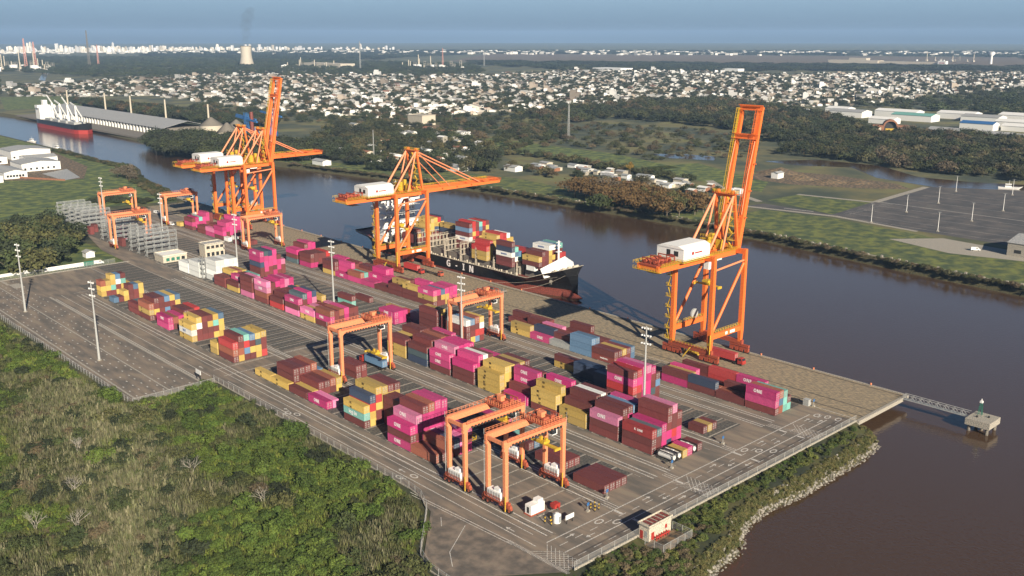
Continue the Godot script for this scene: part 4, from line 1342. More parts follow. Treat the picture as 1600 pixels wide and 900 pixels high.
# ---------------------------------------------------------------- what stands about the yard
func truck(label: String, x: float, w: float, facing: float, cabmat: Material) -> void:
	var t := thing("terminal_lorry", label, "lorry", P(x, w), 0.0 if facing > 0 else PI, "lorries in the terminal")
	var b := MB.new()
	b.span(Vector3(-7.0, 0.95, -0.5), Vector3(6.4, 1.25, 0.5)); b.span(Vector3(-7.0, 1.25, -1.2), Vector3(-6.6, 1.5, 1.2)); b.span(Vector3(4.6, 1.25, -1.2), Vector3(5.2, 1.5, 1.2))
	for k in 6: b.span(Vector3(-6 + k * 2.0, 1.1, -1.2), Vector3(-5.8 + k * 2.0, 1.3, 1.2))
	part(t, "chassis", b.mesh(), M.dark)
	b = MB.new()
	b.hexa([Vector3(6.5, 0.7, 1.2), Vector3(9.0, 0.7, 1.2), Vector3(9.0, 0.7, -1.2), Vector3(6.5, 0.7, -1.2), Vector3(6.5, 2.0, 1.2), Vector3(8.9, 2.0, 1.2), Vector3(8.9, 2.0, -1.2), Vector3(6.5, 2.0, -1.2)])
	b.hexa([Vector3(6.5, 2.0, 1.2), Vector3(8.9, 2.0, 1.2), Vector3(8.9, 2.0, -1.2), Vector3(6.5, 2.0, -1.2), Vector3(6.6, 3.1, 1.1), Vector3(8.3, 3.1, 1.1), Vector3(8.3, 3.1, -1.1), Vector3(6.6, 3.1, -1.1)])
	var cab := part(t, "cab", b.mesh(), cabmat)
	b = MB.new()
	b.quad(Vector3(8.88, 2.15, 1.05), Vector3(8.88, 2.15, -1.05), Vector3(8.42, 2.95, -1.0), Vector3(8.42, 2.95, 1.0))
	for s in [-1.0, 1.0]: b.box(Vector3(7.6, 2.5, 1.15 * s), Vector3(1.2, 0.7, 0.16))
	part(cab, "window", b.mesh(), M.glass)
	var wm := MB.new()
	wm.tube(Vector3(0, 0, -0.3), Vector3(0, 0, 0.3), 0.5, 0.5, 10)
	var wh := wm.mesh()
	for xx in [-6.0, -4.7, 5.3, 8.0]:
		for s in [-0.92, 0.92]: part(t, "wheel", wh, M.rubber, Vector3(xx, 0.5, s))

func mast(x: float, w: float, label: String) -> void:
	var t := thing("floodlight_mast", label, "light mast", P(x, w))
	var b := MB.new()
	b.tube(Vector3.ZERO, Vector3(0, 33.5, 0), 0.55, 0.2, 10)
	part(t, "pole", b.mesh(), M.galv)
	b = MB.new()
	b.tube(Vector3(0, 0, 0), Vector3(0, 0.35, 0), 0.95, 0.95, 10)
	part(t, "foot", b.mesh(), M.concrete)
	for q in [33.0, 30.4, 27.6]:
		b = MB.new()
		b.beam(Vector3(-1.7, q, 0.3), Vector3(1.7, q, -0.3), 0.12, 0.14)
		b.beam(Vector3(0.25, q - 0.3, 1.2), Vector3(-0.25, q - 0.3, -1.2), 0.12, 0.14)
		part(t, "crossarm", b.mesh(), M.galv)
		for d in [Vector3(-1.6, 0, 0.3), Vector3(-0.7, 0, 0.1), Vector3(0.7, 0, -0.1), Vector3(1.6, 0, -0.3)]:
			b = MB.new()
			b.box(Vector3(0, q - 0.35, 0) + d, Vector3(0.6, 0.5, 0.45), Basis.from_euler(Vector3(0.5, d.x, 0)))
			part(t, "floodlight", b.mesh(), M.white)

func house_block(called: String, label: String, category: String, x0: float, w0: float, x1: float, w1: float, h: float, wall: Material, roofm: Material, wins: Array, parapet := 0.4) -> Node3D:
	var t := thing(called, label, category, P((x0 + x1) * 0.5, (w0 + w1) * 0.5))
	var o := t.position
	var b := MB.new()
	b.span(P(x0, w0, -0.3) - o, P(x1, w1, h) - o)
	part(t, "wall", b.mesh(), wall)
	b = MB.new()
	b.span(P(x0 - 0.3, w0 - 0.3, h) - o, P(x1 + 0.3, w1 + 0.3, h + 0.22) - o)
	var rf := part(t, "roof", b.mesh(), roofm)
	if parapet > 0:
		b = MB.new()
		b.span(P(x0 - 0.3, w0 - 0.3, h + 0.22) - o, P(x1 + 0.3, w0 - 0.05, h + 0.22 + parapet) - o); b.span(P(x0 - 0.3, w1 + 0.05, h + 0.22) - o, P(x1 + 0.3, w1 + 0.3, h + 0.22 + parapet) - o)
		b.span(P(x0 - 0.3, w0 - 0.05, h + 0.22) - o, P(x0 - 0.05, w1 + 0.05, h + 0.22 + parapet) - o); b.span(P(x1 + 0.05, w0 - 0.05, h + 0.22) - o, P(x1 + 0.3, w1 + 0.05, h + 0.22 + parapet) - o)
		part(rf, "parapet", b.mesh(), wall)
	for q in wins:   # [face "x" or "w", along0, along1, y0, y1, material, name]
		b = MB.new()
		if q[0] == "x": b.span(P(x1 - 0.1, q[1], q[3]) - o, P(x1 + 0.05, q[2], q[4]) - o)
		else: b.span(P(q[1], w0 - 0.05, q[3]) - o, P(q[2], w0 + 0.1, q[4]) - o)
		var f := part(t, q[6], b.mesh(), q[5])
		b = MB.new()
		if q[0] == "x": b.span(P(x1 + 0.02, q[1] - 0.1, q[3] - 0.14) - o, P(x1 + 0.16, q[2] + 0.1, q[3] - 0.02) - o)
		else: b.span(P(q[1] - 0.1, w0 - 0.16, q[3] - 0.14) - o, P(q[2] + 0.1, w0 - 0.02, q[3] - 0.02) - o)
		part(f, "sill", b.mesh(), M.concrete)
	return t

func yard_things() -> void:
	# floodlight masts
	var near := ["by the tall pink stacks", "beside the yard crane before the ship", "among the quayside pink stacks", "behind the white refrigerated containers", "at the near end of the reefer racks", "at the far end of the reefer racks"]
	var mx := [-197.5, -294.6, -391.4, -488.8, -586.0, -683.0]
	for k in mx.size(): mast(mx[k], 245.5, "tall grey floodlight mast " + near[k])
	mast(-388.6, 131.6, "tall grey floodlight mast on the car lot opposite the yellow stacks")
	mast(-485.4, 132.8, "tall grey floodlight mast on the car lot before the dark trees")
	# lorries and the boxes they carry
	truck("terminal lorry carrying a blue container under the yard crane", -306.0, 209.4, -1.0, M.red)
	queue("b", 12.19, P(-305.0, 209.4, 1.5), "light blue container on a lorry under the yard crane", true, true, true)
	truck("red terminal lorry parked under the crane at the river end", -214.5, 318.0, 1.0, M.red)
	queue("R", 12.19, P(-215.5, 318.0, 1.5), "red container on the lorry under the lone river-end crane", true, true, true)
	truck("terminal lorry under the crane that loads the ship", -424.0, 318.5, 1.0, M.red)
	queue("R", 12.19, P(-425.0, 318.5, 1.5), "red container on the lorry under the crane beside the ship", true, true, true)
	truck("empty terminal lorry in front of the ship on the quay", -412.0, 322.5, 1.0, M.rtg_red)
	# small buildings
	var w := []
	for k in 4: w.append(["x", 226.4 + k * 3.1, 228.4 + k * 3.1, 0.9, 2.7, M.green if k < 3 else M.glass, "window"])
	house_block("workshop_building", "low white building with green windows beside the reefer racks", "building", -551, 224.6, -539, 239, 4.0, M.cream, M.white, w)
	w = []
	for k in 4: w.append(["x", 250.6 + k * 2.9, 252.6 + k * 2.9, 5.0, 6.6, M.dark, "window"])
	for k in 4: w.append(["x", 250.6 + k * 2.9, 252.4 + k * 2.9, 0.4, 2.6, M.glass, "door"])
	house_block("office_building", "white two-storey building with a row of dark windows", "building", -544.5, 249.5, -536.8, 262, 7.6, M.cream, M.roof, w)
	# pump house beside the end fence
	var ph := house_block("pump_house", "cream pump house with red pipes beside the end fence", "building", -146.0, 181.4, -142.6, 190.6, 4.0, M.cream, M.concrete, [["x", 182.3, 183.5, 0.0, 2.2, M.red, "door"], ["x", 188.0, 188.9, 1.6, 2.6, M.red, "vent"], ["w", -145.6, -144.6, 0.0, 2.4, M.red, "door"], ["w", -144.1, -143.2, 1.0, 2.6, M.steel, "window"]], 0.35)
	var b := MB.new()
	for k in 5: b.span(P(-145.6, 182.4 + k * 1.7, 4.22) - ph.position, P(-143.0, 183.4 + k * 1.7, 4.4) - ph.position)
	part(ph, "roof_hatch", b.mesh(), M.boot)
	b = MB.new()
	b.tube(P(-141.6, 183.2, 0.8) - ph.position, P(-141.6, 188.8, 0.8) - ph.position, 0.24, 0.24, 8)
	for k in 6:
		b.tube(P(-142.6, 183.4 + k, 0.8) - ph.position, P(-141.4, 183.4 + k, 0.8) - ph.position, 0.15, 0.15, 6)
		b.tube(P(-141.6, 183.4 + k, -0.2) - ph.position, P(-141.6, 183.4 + k, 1.3) - ph.position, 0.13, 0.13, 6)
	part(ph, "pipes", b.mesh(), M.red)
	b = MB.new()
	b.span(P(-142.5, 179.6, -0.5), P(-136.4, 191.6, -0.02))
	struct("pump_house_apron", b.mesh(), M.bare)
	fence("wire_fence", "small wire fence enclosing the pump house apron", [-142.4, 179.6, -136.4, 179.6, -136.4, 191.6, -146, 191.6], 2.2, 3.0, 0.0)
	# cabins and odds and ends by the nearest yard crane
	var t := thing("white_cabin", "white container cabin with two roof boxes on bare tarmac", "cabin", P(-174.6, 171.0))
	b = MB.new(); b.span(Vector3(-1.2, 0.3, -2.6), Vector3(1.2, 3.0, 2.6)); part(t, "body", b.mesh(), M.white)
	b = MB.new(); b.span(Vector3(-1.0, 3.0, -2.3), Vector3(0.9, 3.9, -0.3)); part(t, "roof_unit", b.mesh(), M.white)
	b = MB.new(); b.span(Vector3(-1.4, 0.0, -2.9), Vector3(1.4, 0.3, 2.9)); part(t, "skid", b.mesh(), M.rtg_red)
	b = MB.new(); b.span(Vector3(-0.5, 0.6, 2.55), Vector3(0.4, 2.4, 2.63)); part(t, "door", b.mesh(), M.dark)
	t = thing("hose_reel_trailer", "red wheeled machine beside the white cabin", "machine", P(-172.0, 176.4))
	b = MB.new(); b.span(Vector3(-0.9, 0.6, -1.1), Vector3(0.9, 1.9, 1.1)); b.beam(Vector3(0.9, 1.2, 0), Vector3(2.4, 1.0, 0.6), 0.2, 0.2); part(t, "body", b.mesh(), M.red)
	for s in [-1.0, 1.0]:
		b = MB.new(); b.tube(Vector3(-0.7, 0.45, s * 1.1), Vector3(-0.7, 0.45, s * 1.4), 0.45, 0.45, 10); part(t, "wheel", b.mesh(), M.rubber)
	t = thing("electric_cabinet", "grey cabinet ringed by striped posts near the lane junction", "cabinet", P(-166.4, 171.4))
	b = MB.new(); b.tube(Vector3.ZERO, Vector3(0, 2.5, 0), 1.15, 1.15, 8); b.tube(Vector3(0, 2.5, 0), Vector3(0, 2.8, 0), 1.15, 0.5, 8); part(t, "body", b.mesh(), M.white)
	b = MB.new(); b.span(Vector3(1.05, 0.3, -0.4), Vector3(1.16, 2.1, 0.4)); part(t, "door", b.mesh(), M.steel)
	t = thing("information_board", "white board on two black legs near the grey cabinet", "board", P(-163.9, 173.8))
	b = MB.new(); b.span(Vector3(-0.08, 1.2, -1.6), Vector3(0.08, 2.5, 1.6)); part(t, "panel", b.mesh(), M.white)
	for s in [-1.1, 1.1]:
		b = MB.new(); b.span(Vector3(-0.09, 0, s - 0.09), Vector3(0.07, 1.2, s + 0.09)); part(t, "leg", b.mesh(), M.dark)
	var n := 0
	for q in [[-168.2, 168.6], [-167.4, 169.9], [-166.0, 168.9], [-165.0, 183.4], [-165.0, 185.0], [-163.4, 183.4], [-163.4, 185.0]]:
		n += 1
		t = thing("striped_post", "yellow and black striped guard post %s" % ("beside the grey cabinet" if n < 4 else "in the square by the kerbside sign"), "post", P(q[0], q[1]), 0.0, "striped guard posts by the lane junction")
		for k in 5:
			b = MB.new(); b.tube(Vector3(0, k * 0.5, 0), Vector3(0, k * 0.5 + 0.5, 0), 0.16, 0.16, 8, k == 4); part(t, "band", b.mesh(), M.yellow if k % 2 else M.dark)
	n = 0
	for q in [[-166.6, 192.0], [-166.2, 221.2], [-166.4, 248.0], [-164.8, 182.0], [-163.6, 299.0]]:
		n += 1
		t = thing("lane_sign", "small blue lane sign at the end of the %s" % ["second block", "tank containers", "fourth block", "striped posts", "quayside block"][n - 1], "sign", P(q[0], q[1]))
		b = MB.new(); b.tube(Vector3.ZERO, Vector3(0, 2.2, 0), 0.08, 0.08, 6); part(t, "pole", b.mesh(), M.galv)
		b = MB.new(); b.box(Vector3(0.05, 2.3, 0), Vector3(0.1, 0.9, 0.9)); part(t, "panel", b.mesh(), M.blue)
		b = MB.new(); b.span(Vector3(-0.4, 0, -0.5), Vector3(0.4, 0.5, 0.5)); part(t, "foot", b.mesh(), M.concrete)
	t = thing("information_board", "white board on two black legs at the car lot corner", "board", P(-338.5, 150.6))
	b = MB.new(); b.span(Vector3(-2.0, 2.6, -0.1), Vector3(2.0, 4.2, 0.1)); part(t, "panel", b.mesh(), M.white)
	for s in [-1.5, 1.5]:
		b = MB.new(); b.span(Vector3(s - 0.14, 0, -0.12), Vector3(s + 0.14, 2.6, 0.08)); part(t, "leg", b.mesh(), M.dark)
	# spreader frames left on the ground
	t = thing("spare_spreader", "yellow spare spreader frame lying behind the pink stacks", "spreader", P(-226, 190.2))
	b = MB.new()
	for s in [-1.1, 1.1]:
		b.beam(Vector3(-3, 0.5, s), Vector3(3, 0.5, s), 0.35, 0.35); b.beam(Vector3(-3, 2.3, s), Vector3(3, 2.3, s), 0.25, 0.25)
		for k in 4: b.beam(Vector3(-3 + k * 2, 0.5, s), Vector3(-3 + k * 2, 2.3, s), 0.22, 0.22)
	for k in 4: b.beam(Vector3(-3 + k * 2, 0.5, -1.1), Vector3(-3 + k * 2, 0.5, 1.1), 0.25, 0.25); b.beam(Vector3(-3 + k * 2, 2.3, -1.1), Vector3(-3 + k * 2, 2.3, 1.1), 0.22, 0.22)
	part(t, "frame", b.mesh(), M.yellow)
	t = thing("hatch_cover_stack", "grey hatch cover lying on the quay beside the ship", "hatch cover", P(-361, 320))
	b = MB.new(); b.span(Vector3(-6.5, 0.5, -6), Vector3(6.5, 1.5, 6)); part(t, "cover", b.mesh(), M.concrete_dark)
	b = MB.new()
	for k in 5: b.span(Vector3(-6.6, 0.0, -5.5 + k * 2.6), Vector3(6.6, 0.5, -5.2 + k * 2.6))
	part(t, "beams", b.mesh(), M.dark)
	# transformer kiosk and scrap at the quay corner
	t = thing("electric_cabinet", "grey cabinets near the quay corner beside a blue sign", "cabinet", P(-166, 298.4))
	b = MB.new(); b.span(Vector3(-1, 0, -0.9), Vector3(1.2, 2.4, 0.9)); part(t, "body", b.mesh(), M.galv)
	b = MB.new(); b.span(Vector3(-6.5, 0, -0.9), Vector3(-1.4, 0.9, 0.9)); b.span(Vector3(-5.5, 0.9, -0.5), Vector3(-3, 1.3, 0.6)); part(t, "cable_tray", b.mesh(), M.dark)
	# reefer racks
	var rx := -714.0
	n = 0
	while rx < -560.0:
		if not (rx > -664 and rx < -640) and not (rx > -608 and rx < -592):
			n += 1
			t = thing("reefer_rack", "grey steel reefer rack, %s counted from the far left" % ORD[n], "rack", P(rx, 234.5), 0.0, "steel reefer racks")
			for lv in 5:
				b = MB.new()
				b.span(P(-1.0, -9.5, lv * 2.7 + 2.4), P(1.0, 9.5, lv * 2.7 + 2.52))
				for s in [-1.0, 1.0]: b.rail(P(s, -9.5, lv * 2.7 + 2.5), P(s, 9.5, lv * 2.7 + 2.5), 1.05, 2.4, 0.06)
				part(t, "gantry", b.mesh(), M.steel)
			for k in 5:
				b = MB.new()
				for s in [-0.9, 0.9]: b.beam(P(s, -9.4 + k * 4.7, 0), P(s, -9.4 + k * 4.7, 14.4), 0.24, 0.24)
				part(t, "post", b.mesh(), M.steel)
			b = MB.new()
			for lv in 5: b.beam(P(-0.5, -10.6, lv * 2.7), P(0.5, -9.6, lv * 2.7 + 2.5), 0.8, 0.12)
			part(t, "stair", b.mesh(), M.galv)
		rx += 11.6
	for q in [[-656.0, 226.0, "r"], [-662.5, 231.0, "r"], [-604.0, 226.4, "r"], [-626.4, 236.0, "m"], [-642.0, 242.0, "m"], [-690.0, 238.0, "n"], [-616.0, 228.6, "n"]]:
		var y := 0.02
		for k in 2:
			queue(q[2], 6.06, P(q[0], q[1], y), "%s container among the reefer racks, %s tier at post %d" % [CNAME[q[2]], ORD[k + 1], int(-q[0])], k == 1, true, true)
			y += HC[q[2]] + 0.012
	# stair tower between the refrigerated boxes
	t = thing("stair_tower", "steel stair tower between the white refrigerated containers", "stairs", P(-490.2, 225.6))
	for k in 4:
		b = MB.new()
		b.beam(Vector3(-0.9 if k % 2 else 0.9, k * 2.7, 0), Vector3(0.9 if k % 2 else -0.9, k * 2.7 + 2.7, 0), 1.0, 0.16); b.span(Vector3(-1.1, k * 2.7 + 2.6, -1.0), Vector3(1.1, k * 2.7 + 2.72, 1.0)); b.rail(Vector3(-1.1, k * 2.7 + 2.72, 1.0), Vector3(1.1, k * 2.7 + 2.72, 1.0), 1.0, 0.8, 0.05)
		part(t, "flight", b.mesh(), M.steel)
	for s in [-1.1, 1.1]:
		for z in [-1.0, 1.0]:
			b = MB.new(); b.beam(Vector3(s, 0, z), Vector3(s, 11.8, z), 0.14, 0.14); part(t, "post", b.mesh(), M.steel)
	# vehicles at the gate
	small_truck("white van driving past the far yard crane", P(-649, 278.2), 0.2, M.white)
	small_truck("white lorry waiting at the yard gate beside the green banner", P(-563, 196.5), 1.4, M.white)
	small_truck("white pick-up on the quay near the farthest crane", P(-700, 290), 0.1, M.white)
	# banner on the fence
	t = thing("fence_banner", "white and green banner hung along the fence by the gate", "banner", P(-561.2, 180))
	b = MB.new(); b.span(P(-0.1, -14, 0.6), P(0.05, 7.4, 2.8)); part(t, "cloth", b.mesh(), M.white)
	b = MB.new(); b.span(P(0.05, 7.4, 0.5), P(0.1, 13, 3.0)); part(t, "green_end", b.mesh(), M.green)
	for k in 7:
		b = MB.new(); b.span(P(-0.15, -14 + k * 4.3, 0), P(-0.02, -13.85 + k * 4.3, 2.9)); part(t, "stake", b.mesh(), M.galv)
	t = thing("orange_skip", "orange skip standing at the corner of the car lot", "skip", P(-550, 134.5))
	b = MB.new(); b.hexa([Vector3(-3, 0, 1), Vector3(3, 0, 1), Vector3(3, 0, -1), Vector3(-3, 0, -1), Vector3(-3.4, 2.2, 1.3), Vector3(3.4, 2.2, 1.3), Vector3(3.4, 2.2, -1.3), Vector3(-3.4, 2.2, -1.3)]); part(t, "body", b.mesh(), M.rtg)
	b = MB.new(); b.span(Vector3(-3.3, 2.2, -1.25), Vector3(3.3, 2.3, 1.25)); part(t, "lid", b.mesh(), M.white)
	# pier to the mooring dolphin
	t = thing("mooring_dolphin", "concrete mooring dolphin at the end of the footbridge", "dolphin", P(-117.6, 331.2))
	b = MB.new(); b.span(Vector3(-4.1, -1.7, -4.6), Vector3(4.1, 0.6, 4.6)); part(t, "cap", b.mesh(), M.concrete)
	for q in [[-3, -3.4], [3, -3.4], [-3, 3.4], [3, 3.4], [0, 0]]:
		b = MB.new(); b.tube(Vector3(q[0], -9, q[1]), Vector3(q[0], -1.7, q[1]), 0.6, 0.6, 8, false); part(t, "pile", b.mesh(), M.concrete_dark)
	b = MB.new(); b.tube(Vector3(-1.5, 0.6, 1.2), Vector3(-1.5, 1.2, 1.2), 0.35, 0.35, 8); b.tube(Vector3(1.5, 0.6, -1.2), Vector3(1.5, 1.2, -1.2), 0.35, 0.35, 8); part(t, "bollard", b.mesh(), M.dark)
	t = thing("beacon", "green lattice beacon standing on the mooring dolphin", "beacon", P(-119.4, 333.2, 0.6))
	b = MB.new()
	for s in [-0.6, 0.6]:
		for z in [-0.6, 0.6]: b.beam(Vector3(s, 0, z), Vector3(s * 0.4, 4.4, z * 0.4), 0.14, 0.14)
	for k in 3: b.beam(Vector3(-0.6, k * 1.4, 0.5), Vector3(0.6, k * 1.4 + 1.4, 0.5), 0.1, 0.1); b.beam(Vector3(0.5, k * 1.4, -0.5), Vector3(0.5, k * 1.4 + 1.4, 0.5), 0.1, 0.1)
	part(t, "lattice", b.mesh(), M.green)
	b = MB.new(); b.box(Vector3(0, 4.7, 0), Vector3(0.9, 0.7, 0.9)); b.tube(Vector3(0, 5.0, 0), Vector3(0, 5.8, 0), 0.2, 0.15, 8); part(t, "lantern", b.mesh(), M.white)
	t = thing("footbridge", "grey lattice footbridge from the quay corner to the dolphin", "footbridge", P(-145.4, 330.6))
	var a := Vector3(0, 0.1, 0)
	var d := Vector3(23.7, 0.1, 0)
	b = MB.new(); b.span(Vector3(0, -0.2, -0.8), Vector3(23.7, 0.0, 0.8)); part(t, "walkway", b.mesh(), M.steel)
	for s in [-0.85, 0.85]:
		b = MB.new()
		b.beam(Vector3(0, 1.7, s), Vector3(23.7, 1.7, s), 0.16, 0.16); b.beam(Vector3(0, -0.1, s), Vector3(23.7, -0.1, s), 0.2, 0.2)
		for k in 16: b.beam(Vector3(k * 1.48, 0, s), Vector3((k + (1 if k % 2 else 0)) * 1.48, 1.7, s), 0.1, 0.1); b.beam(Vector3(k * 1.48, 0 if k % 2 else 1.7, s), Vector3((k + 1) * 1.48, 1.7 if k % 2 else 0.0, s), 0.1, 0.1)
		part(t, "truss", b.mesh(), M.galv)

func small_truck(label: String, at: Vector3, turn: float, m: Material) -> void:
	var t := thing("van", label, "van", at, turn)
	var b := MB.new()
	b.hexa([Vector3(-2.7, 0.5, 1), Vector3(2.7, 0.5, 1), Vector3(2.7, 0.5, -1), Vector3(-2.7, 0.5, -1), Vector3(-2.7, 1.3, 1), Vector3(2.6, 1.3, 1), Vector3(2.6, 1.3, -1), Vector3(-2.7, 1.3, -1)])
	b.hexa([Vector3(-2.7, 1.3, 1), Vector3(2.0, 1.3, 1), Vector3(2.0, 1.3, -1), Vector3(-2.7, 1.3, -1), Vector3(-2.6, 2.3, 0.9), Vector3(1.3, 2.3, 0.9), Vector3(1.3, 2.3, -0.9), Vector3(-2.6, 2.3, -0.9)])
	part(t, "body", b.mesh(), m)
	b = MB.new()
	b.quad(Vector3(2.0, 1.36, 0.85), Vector3(2.0, 1.36, -0.85), Vector3(1.4, 2.2, -0.8), Vector3(1.4, 2.2, 0.8))
	b.span(Vector3(0.1, 1.45, -0.98), Vector3(1.2, 2.05, 0.98))
	part(t, "window", b.mesh(), M.glass)
	for x in [-1.7, 1.7]:
		for s in [-0.95, 0.95]:
			b = MB.new(); b.tube(Vector3(x, 0.38, s - 0.12), Vector3(x, 0.38, s + 0.12), 0.38, 0.38, 10); part(t, "wheel", b.mesh(), M.rubber)

# ---------------------------------------------------------------- plants
var TREE := []      # each: [crown mesh, trunk mesh, joined mesh]
var LEAFMAT := {}

func leaf_blob(b: MB, o: Vector3, r: Vector3, count: int, size: float, g: RandomNumberGenerator) -> void:
	for k in count:
		var d := Vector3(g.randfn(), g.randfn(), g.randfn()).normalized()
		var f := pow(g.randf(), 0.45)
		var lump := 1.0 + 0.22 * sin(d.x * 5.0 + o.x * 3.0) * cos(d.z * 4.0 + o.z * 2.0) + 0.14 * sin(d.y * 7.0 + d.x * 6.0)
		var p := o + d * r * f * lump
		var nrm := (d + Vector3(g.randfn(), g.randfn() + 0.4, g.randfn()) * 0.55).normalized()
		var x := nrm.cross(Vector3(g.randfn(), g.randfn(), g.randfn())).normalized()
		var y := nrm.cross(x)
		var s := size * g.randf_range(0.6, 1.3)
		var v := g.randf_range(0.62, 1.3)
		b.tint = Color(v * g.randf_range(0.9, 1.12), v, v * g.randf_range(0.8, 1.1))
		b.tri(p - x * s - y * s * 0.6, p + x * s - y * s * 0.5, p + y * s * g.randf_range(0.7, 1.1))
		b.tri(p + x * s * 0.9 + y * s * 0.2, p - x * s * 0.3 + y * s, p - x * s * 0.9 - y * s * 0.1)

func limb(b: MB, a: Vector3, d: Vector3, r: float, depth: int, g: RandomNumberGenerator, tips: Array) -> void:
	var e := a + d
	b.tube(a, e, r, r * 0.62, 5, false)
	if depth == 0:
		tips.append(e)
		return
	for k in (3 if depth > 1 else 2):
		var q := (d.normalized() + Vector3(g.randfn(), g.randfn() * 0.5 + 0.25, g.randfn()) * 0.55).normalized()
		limb(b, e, q * d.length() * g.randf_range(0.62, 0.85), r * 0.6, depth - 1, g, tips)

func make_tree(sd: int, h: float, spread: float, trunk_f: float, leaves: int, size: float, sparse := false) -> void:
	var g := RandomNumberGenerator.new()
	g.seed = sd
	var tb := MB.new()
	tb.use_c = true
	tb.tint = Color(0.14, 0.115, 0.09)
	var tips := []
	tb.tube(Vector3.ZERO, Vector3(0.15, h * trunk_f, 0.1), h * 0.028, h * 0.019, 7, false)
	for k in 4:
		var a := TAU * k / 4.0 + g.randf() * 0.8
		limb(tb, Vector3(0.15, h * trunk_f, 0.1), Vector3(cos(a) * spread * 0.34, h * 0.2, sin(a) * spread * 0.34), h * 0.014, 2 if sparse else 1, g, tips)
	tips.append(Vector3(0, h * 0.8, 0))
	var cb := MB.new()
	cb.use_c = true
	for p in tips:
		var q: Vector3 = p
		var rr := spread * g.randf_range(0.26, 0.40)
		leaf_blob(cb, Vector3(q.x, clampf(q.y, h * (trunk_f + 0.16), h * 0.84), q.z), Vector3(rr, rr * 0.78, rr), int(leaves / tips.size()), size, g)
	for k in 4:
		var a := g.randf() * TAU
		leaf_blob(cb, Vector3(cos(a) * spread * 0.22, h * g.randf_range(trunk_f + 0.2, 0.78), sin(a) * spread * 0.22), Vector3(spread * 0.3, h * 0.14, spread * 0.3), int(leaves / 10.0), size, g)
	var jb := MB.new()
	jb.use_c = true
	jb.v = cb.v.duplicate(); jb.n = cb.n.duplicate(); jb.c = cb.c.duplicate(); jb.i = cb.i.duplicate()
	jb.tint = Color(1.6, 1.3, 1.4)
	jb.tube(Vector3.ZERO, Vector3(0.1, h * 0.5, 0), h * 0.026, h * 0.014, 5, false)
	TREE.append([cb.mesh(), tb.mesh(), jb.mesh(), h])

func plant_kit() -> void:
	make_tree(1, 12.0, 11.0, 0.22, 900, 0.62)
	make_tree(2, 13.0, 9.0, 0.26, 900, 0.60)
	make_tree(3, 10.0, 11.0, 0.18, 900, 0.62)
	make_tree(4, 16.0, 6.5, 0.24, 800, 0.60)
	make_tree(5, 12.0, 10.0, 0.28, 420, 0.55, true)
	make_tree(6, 6.0, 7.0, 0.10, 700, 0.46)
	var cols := {"dark": [0.030, 0.042, 0.018], "green": [0.050, 0.068, 0.022], "olive": [0.085, 0.088, 0.030], "rust": [0.125, 0.076, 0.028], "gold": [0.24, 0.16, 0.03], "grey": [0.12, 0.098, 0.070], "bright": [0.090, 0.135, 0.022]}
	for c in cols:
		var m := vmat(0.9, Color(0.15, 0.17, 0.06))
		m.albedo_color = lin(cols[c][0], cols[c][1], cols[c][2])
		LEAFMAT[c] = m

func tree(kind: int, tone: String, at: Vector3, h: float, label: String, group: String) -> void:
	var t := thing("tree", label, "tree", at, rng.randf() * TAU, group)
	var s: float = h / TREE[kind][3]
	var tr := part(t, "trunk", TREE[kind][1], M.tinted)
	var cr := part(t, "crown", TREE[kind][0], LEAFMAT[tone])
	tr.scale = Vector3.ONE * s
	cr.scale = Vector3(s * rng.randf_range(0.9, 1.12), s, s * rng.randf_range(0.9, 1.12))

func spots(poly: PackedVector2Array, step: float) -> Array:
	var lo := poly[0]
	var hi := poly[0]
	for p in poly:
		lo = lo.min(p); hi = hi.max(p)
	var out := []
	var x := lo.x
	while x < hi.x:
		var w := lo.y
		while w < hi.y:
			var q := Vector2(x + rng.randf_range(-0.48, 0.48) * step, w + rng.randf_range(-0.48, 0.48) * step)
			if Geometry2D.is_point_in_polygon(q, poly): out.append(q)
			w += step
		x += step
	return out

func up_xf(p: Vector3, s: Vector3) -> Transform3D:
	return Transform3D(Basis(Vector3.UP, rng.randf() * TAU).scaled_local(s), p)

func tuft(sd: int, blades: int, h: float, lean: float, wid: float, plume: int, plume_tint: Color) -> ArrayMesh:
	var g := RandomNumberGenerator.new()
	g.seed = sd
	var b := MB.new()
	b.use_c = true
	for k in blades:
		var a := g.randf() * TAU
		var o := Vector3(cos(a), 0, sin(a)) * g.randf() * h * 0.28
		var hh := h * g.randf_range(0.55, 1.15)
		var top := o + Vector3(cos(a) * lean * hh * g.randf(), hh, sin(a) * lean * hh * g.randf())
		var side := Vector3(-sin(a), 0, cos(a)) * wid * g.randf_range(0.6, 1.2)
		var v := g.randf_range(0.6, 1.3)
		b.tint = Color(v, v * g.randf_range(0.9, 1.05), v * g.randf_range(0.75, 1.1))
		var mid := o.lerp(top, 0.55) + Vector3(0, hh * 0.06, 0)
		b.quad(o - side, o + side, mid + side * 0.8, mid - side * 0.8)
		b.tri(mid - side * 0.8, mid + side * 0.8, top)
		if k < plume:
			b.tint = plume_tint * g.randf_range(0.8, 1.2)
			b.tint.a = 1.0
			b.quad(top - side * 1.3 - Vector3(0, hh * 0.1, 0), top + side * 1.3 - Vector3(0, hh * 0.1, 0), top + side + Vector3(0, hh * 0.2, 0), top - side * 0.5 + Vector3(0, hh * 0.25, 0))
	return b.mesh()

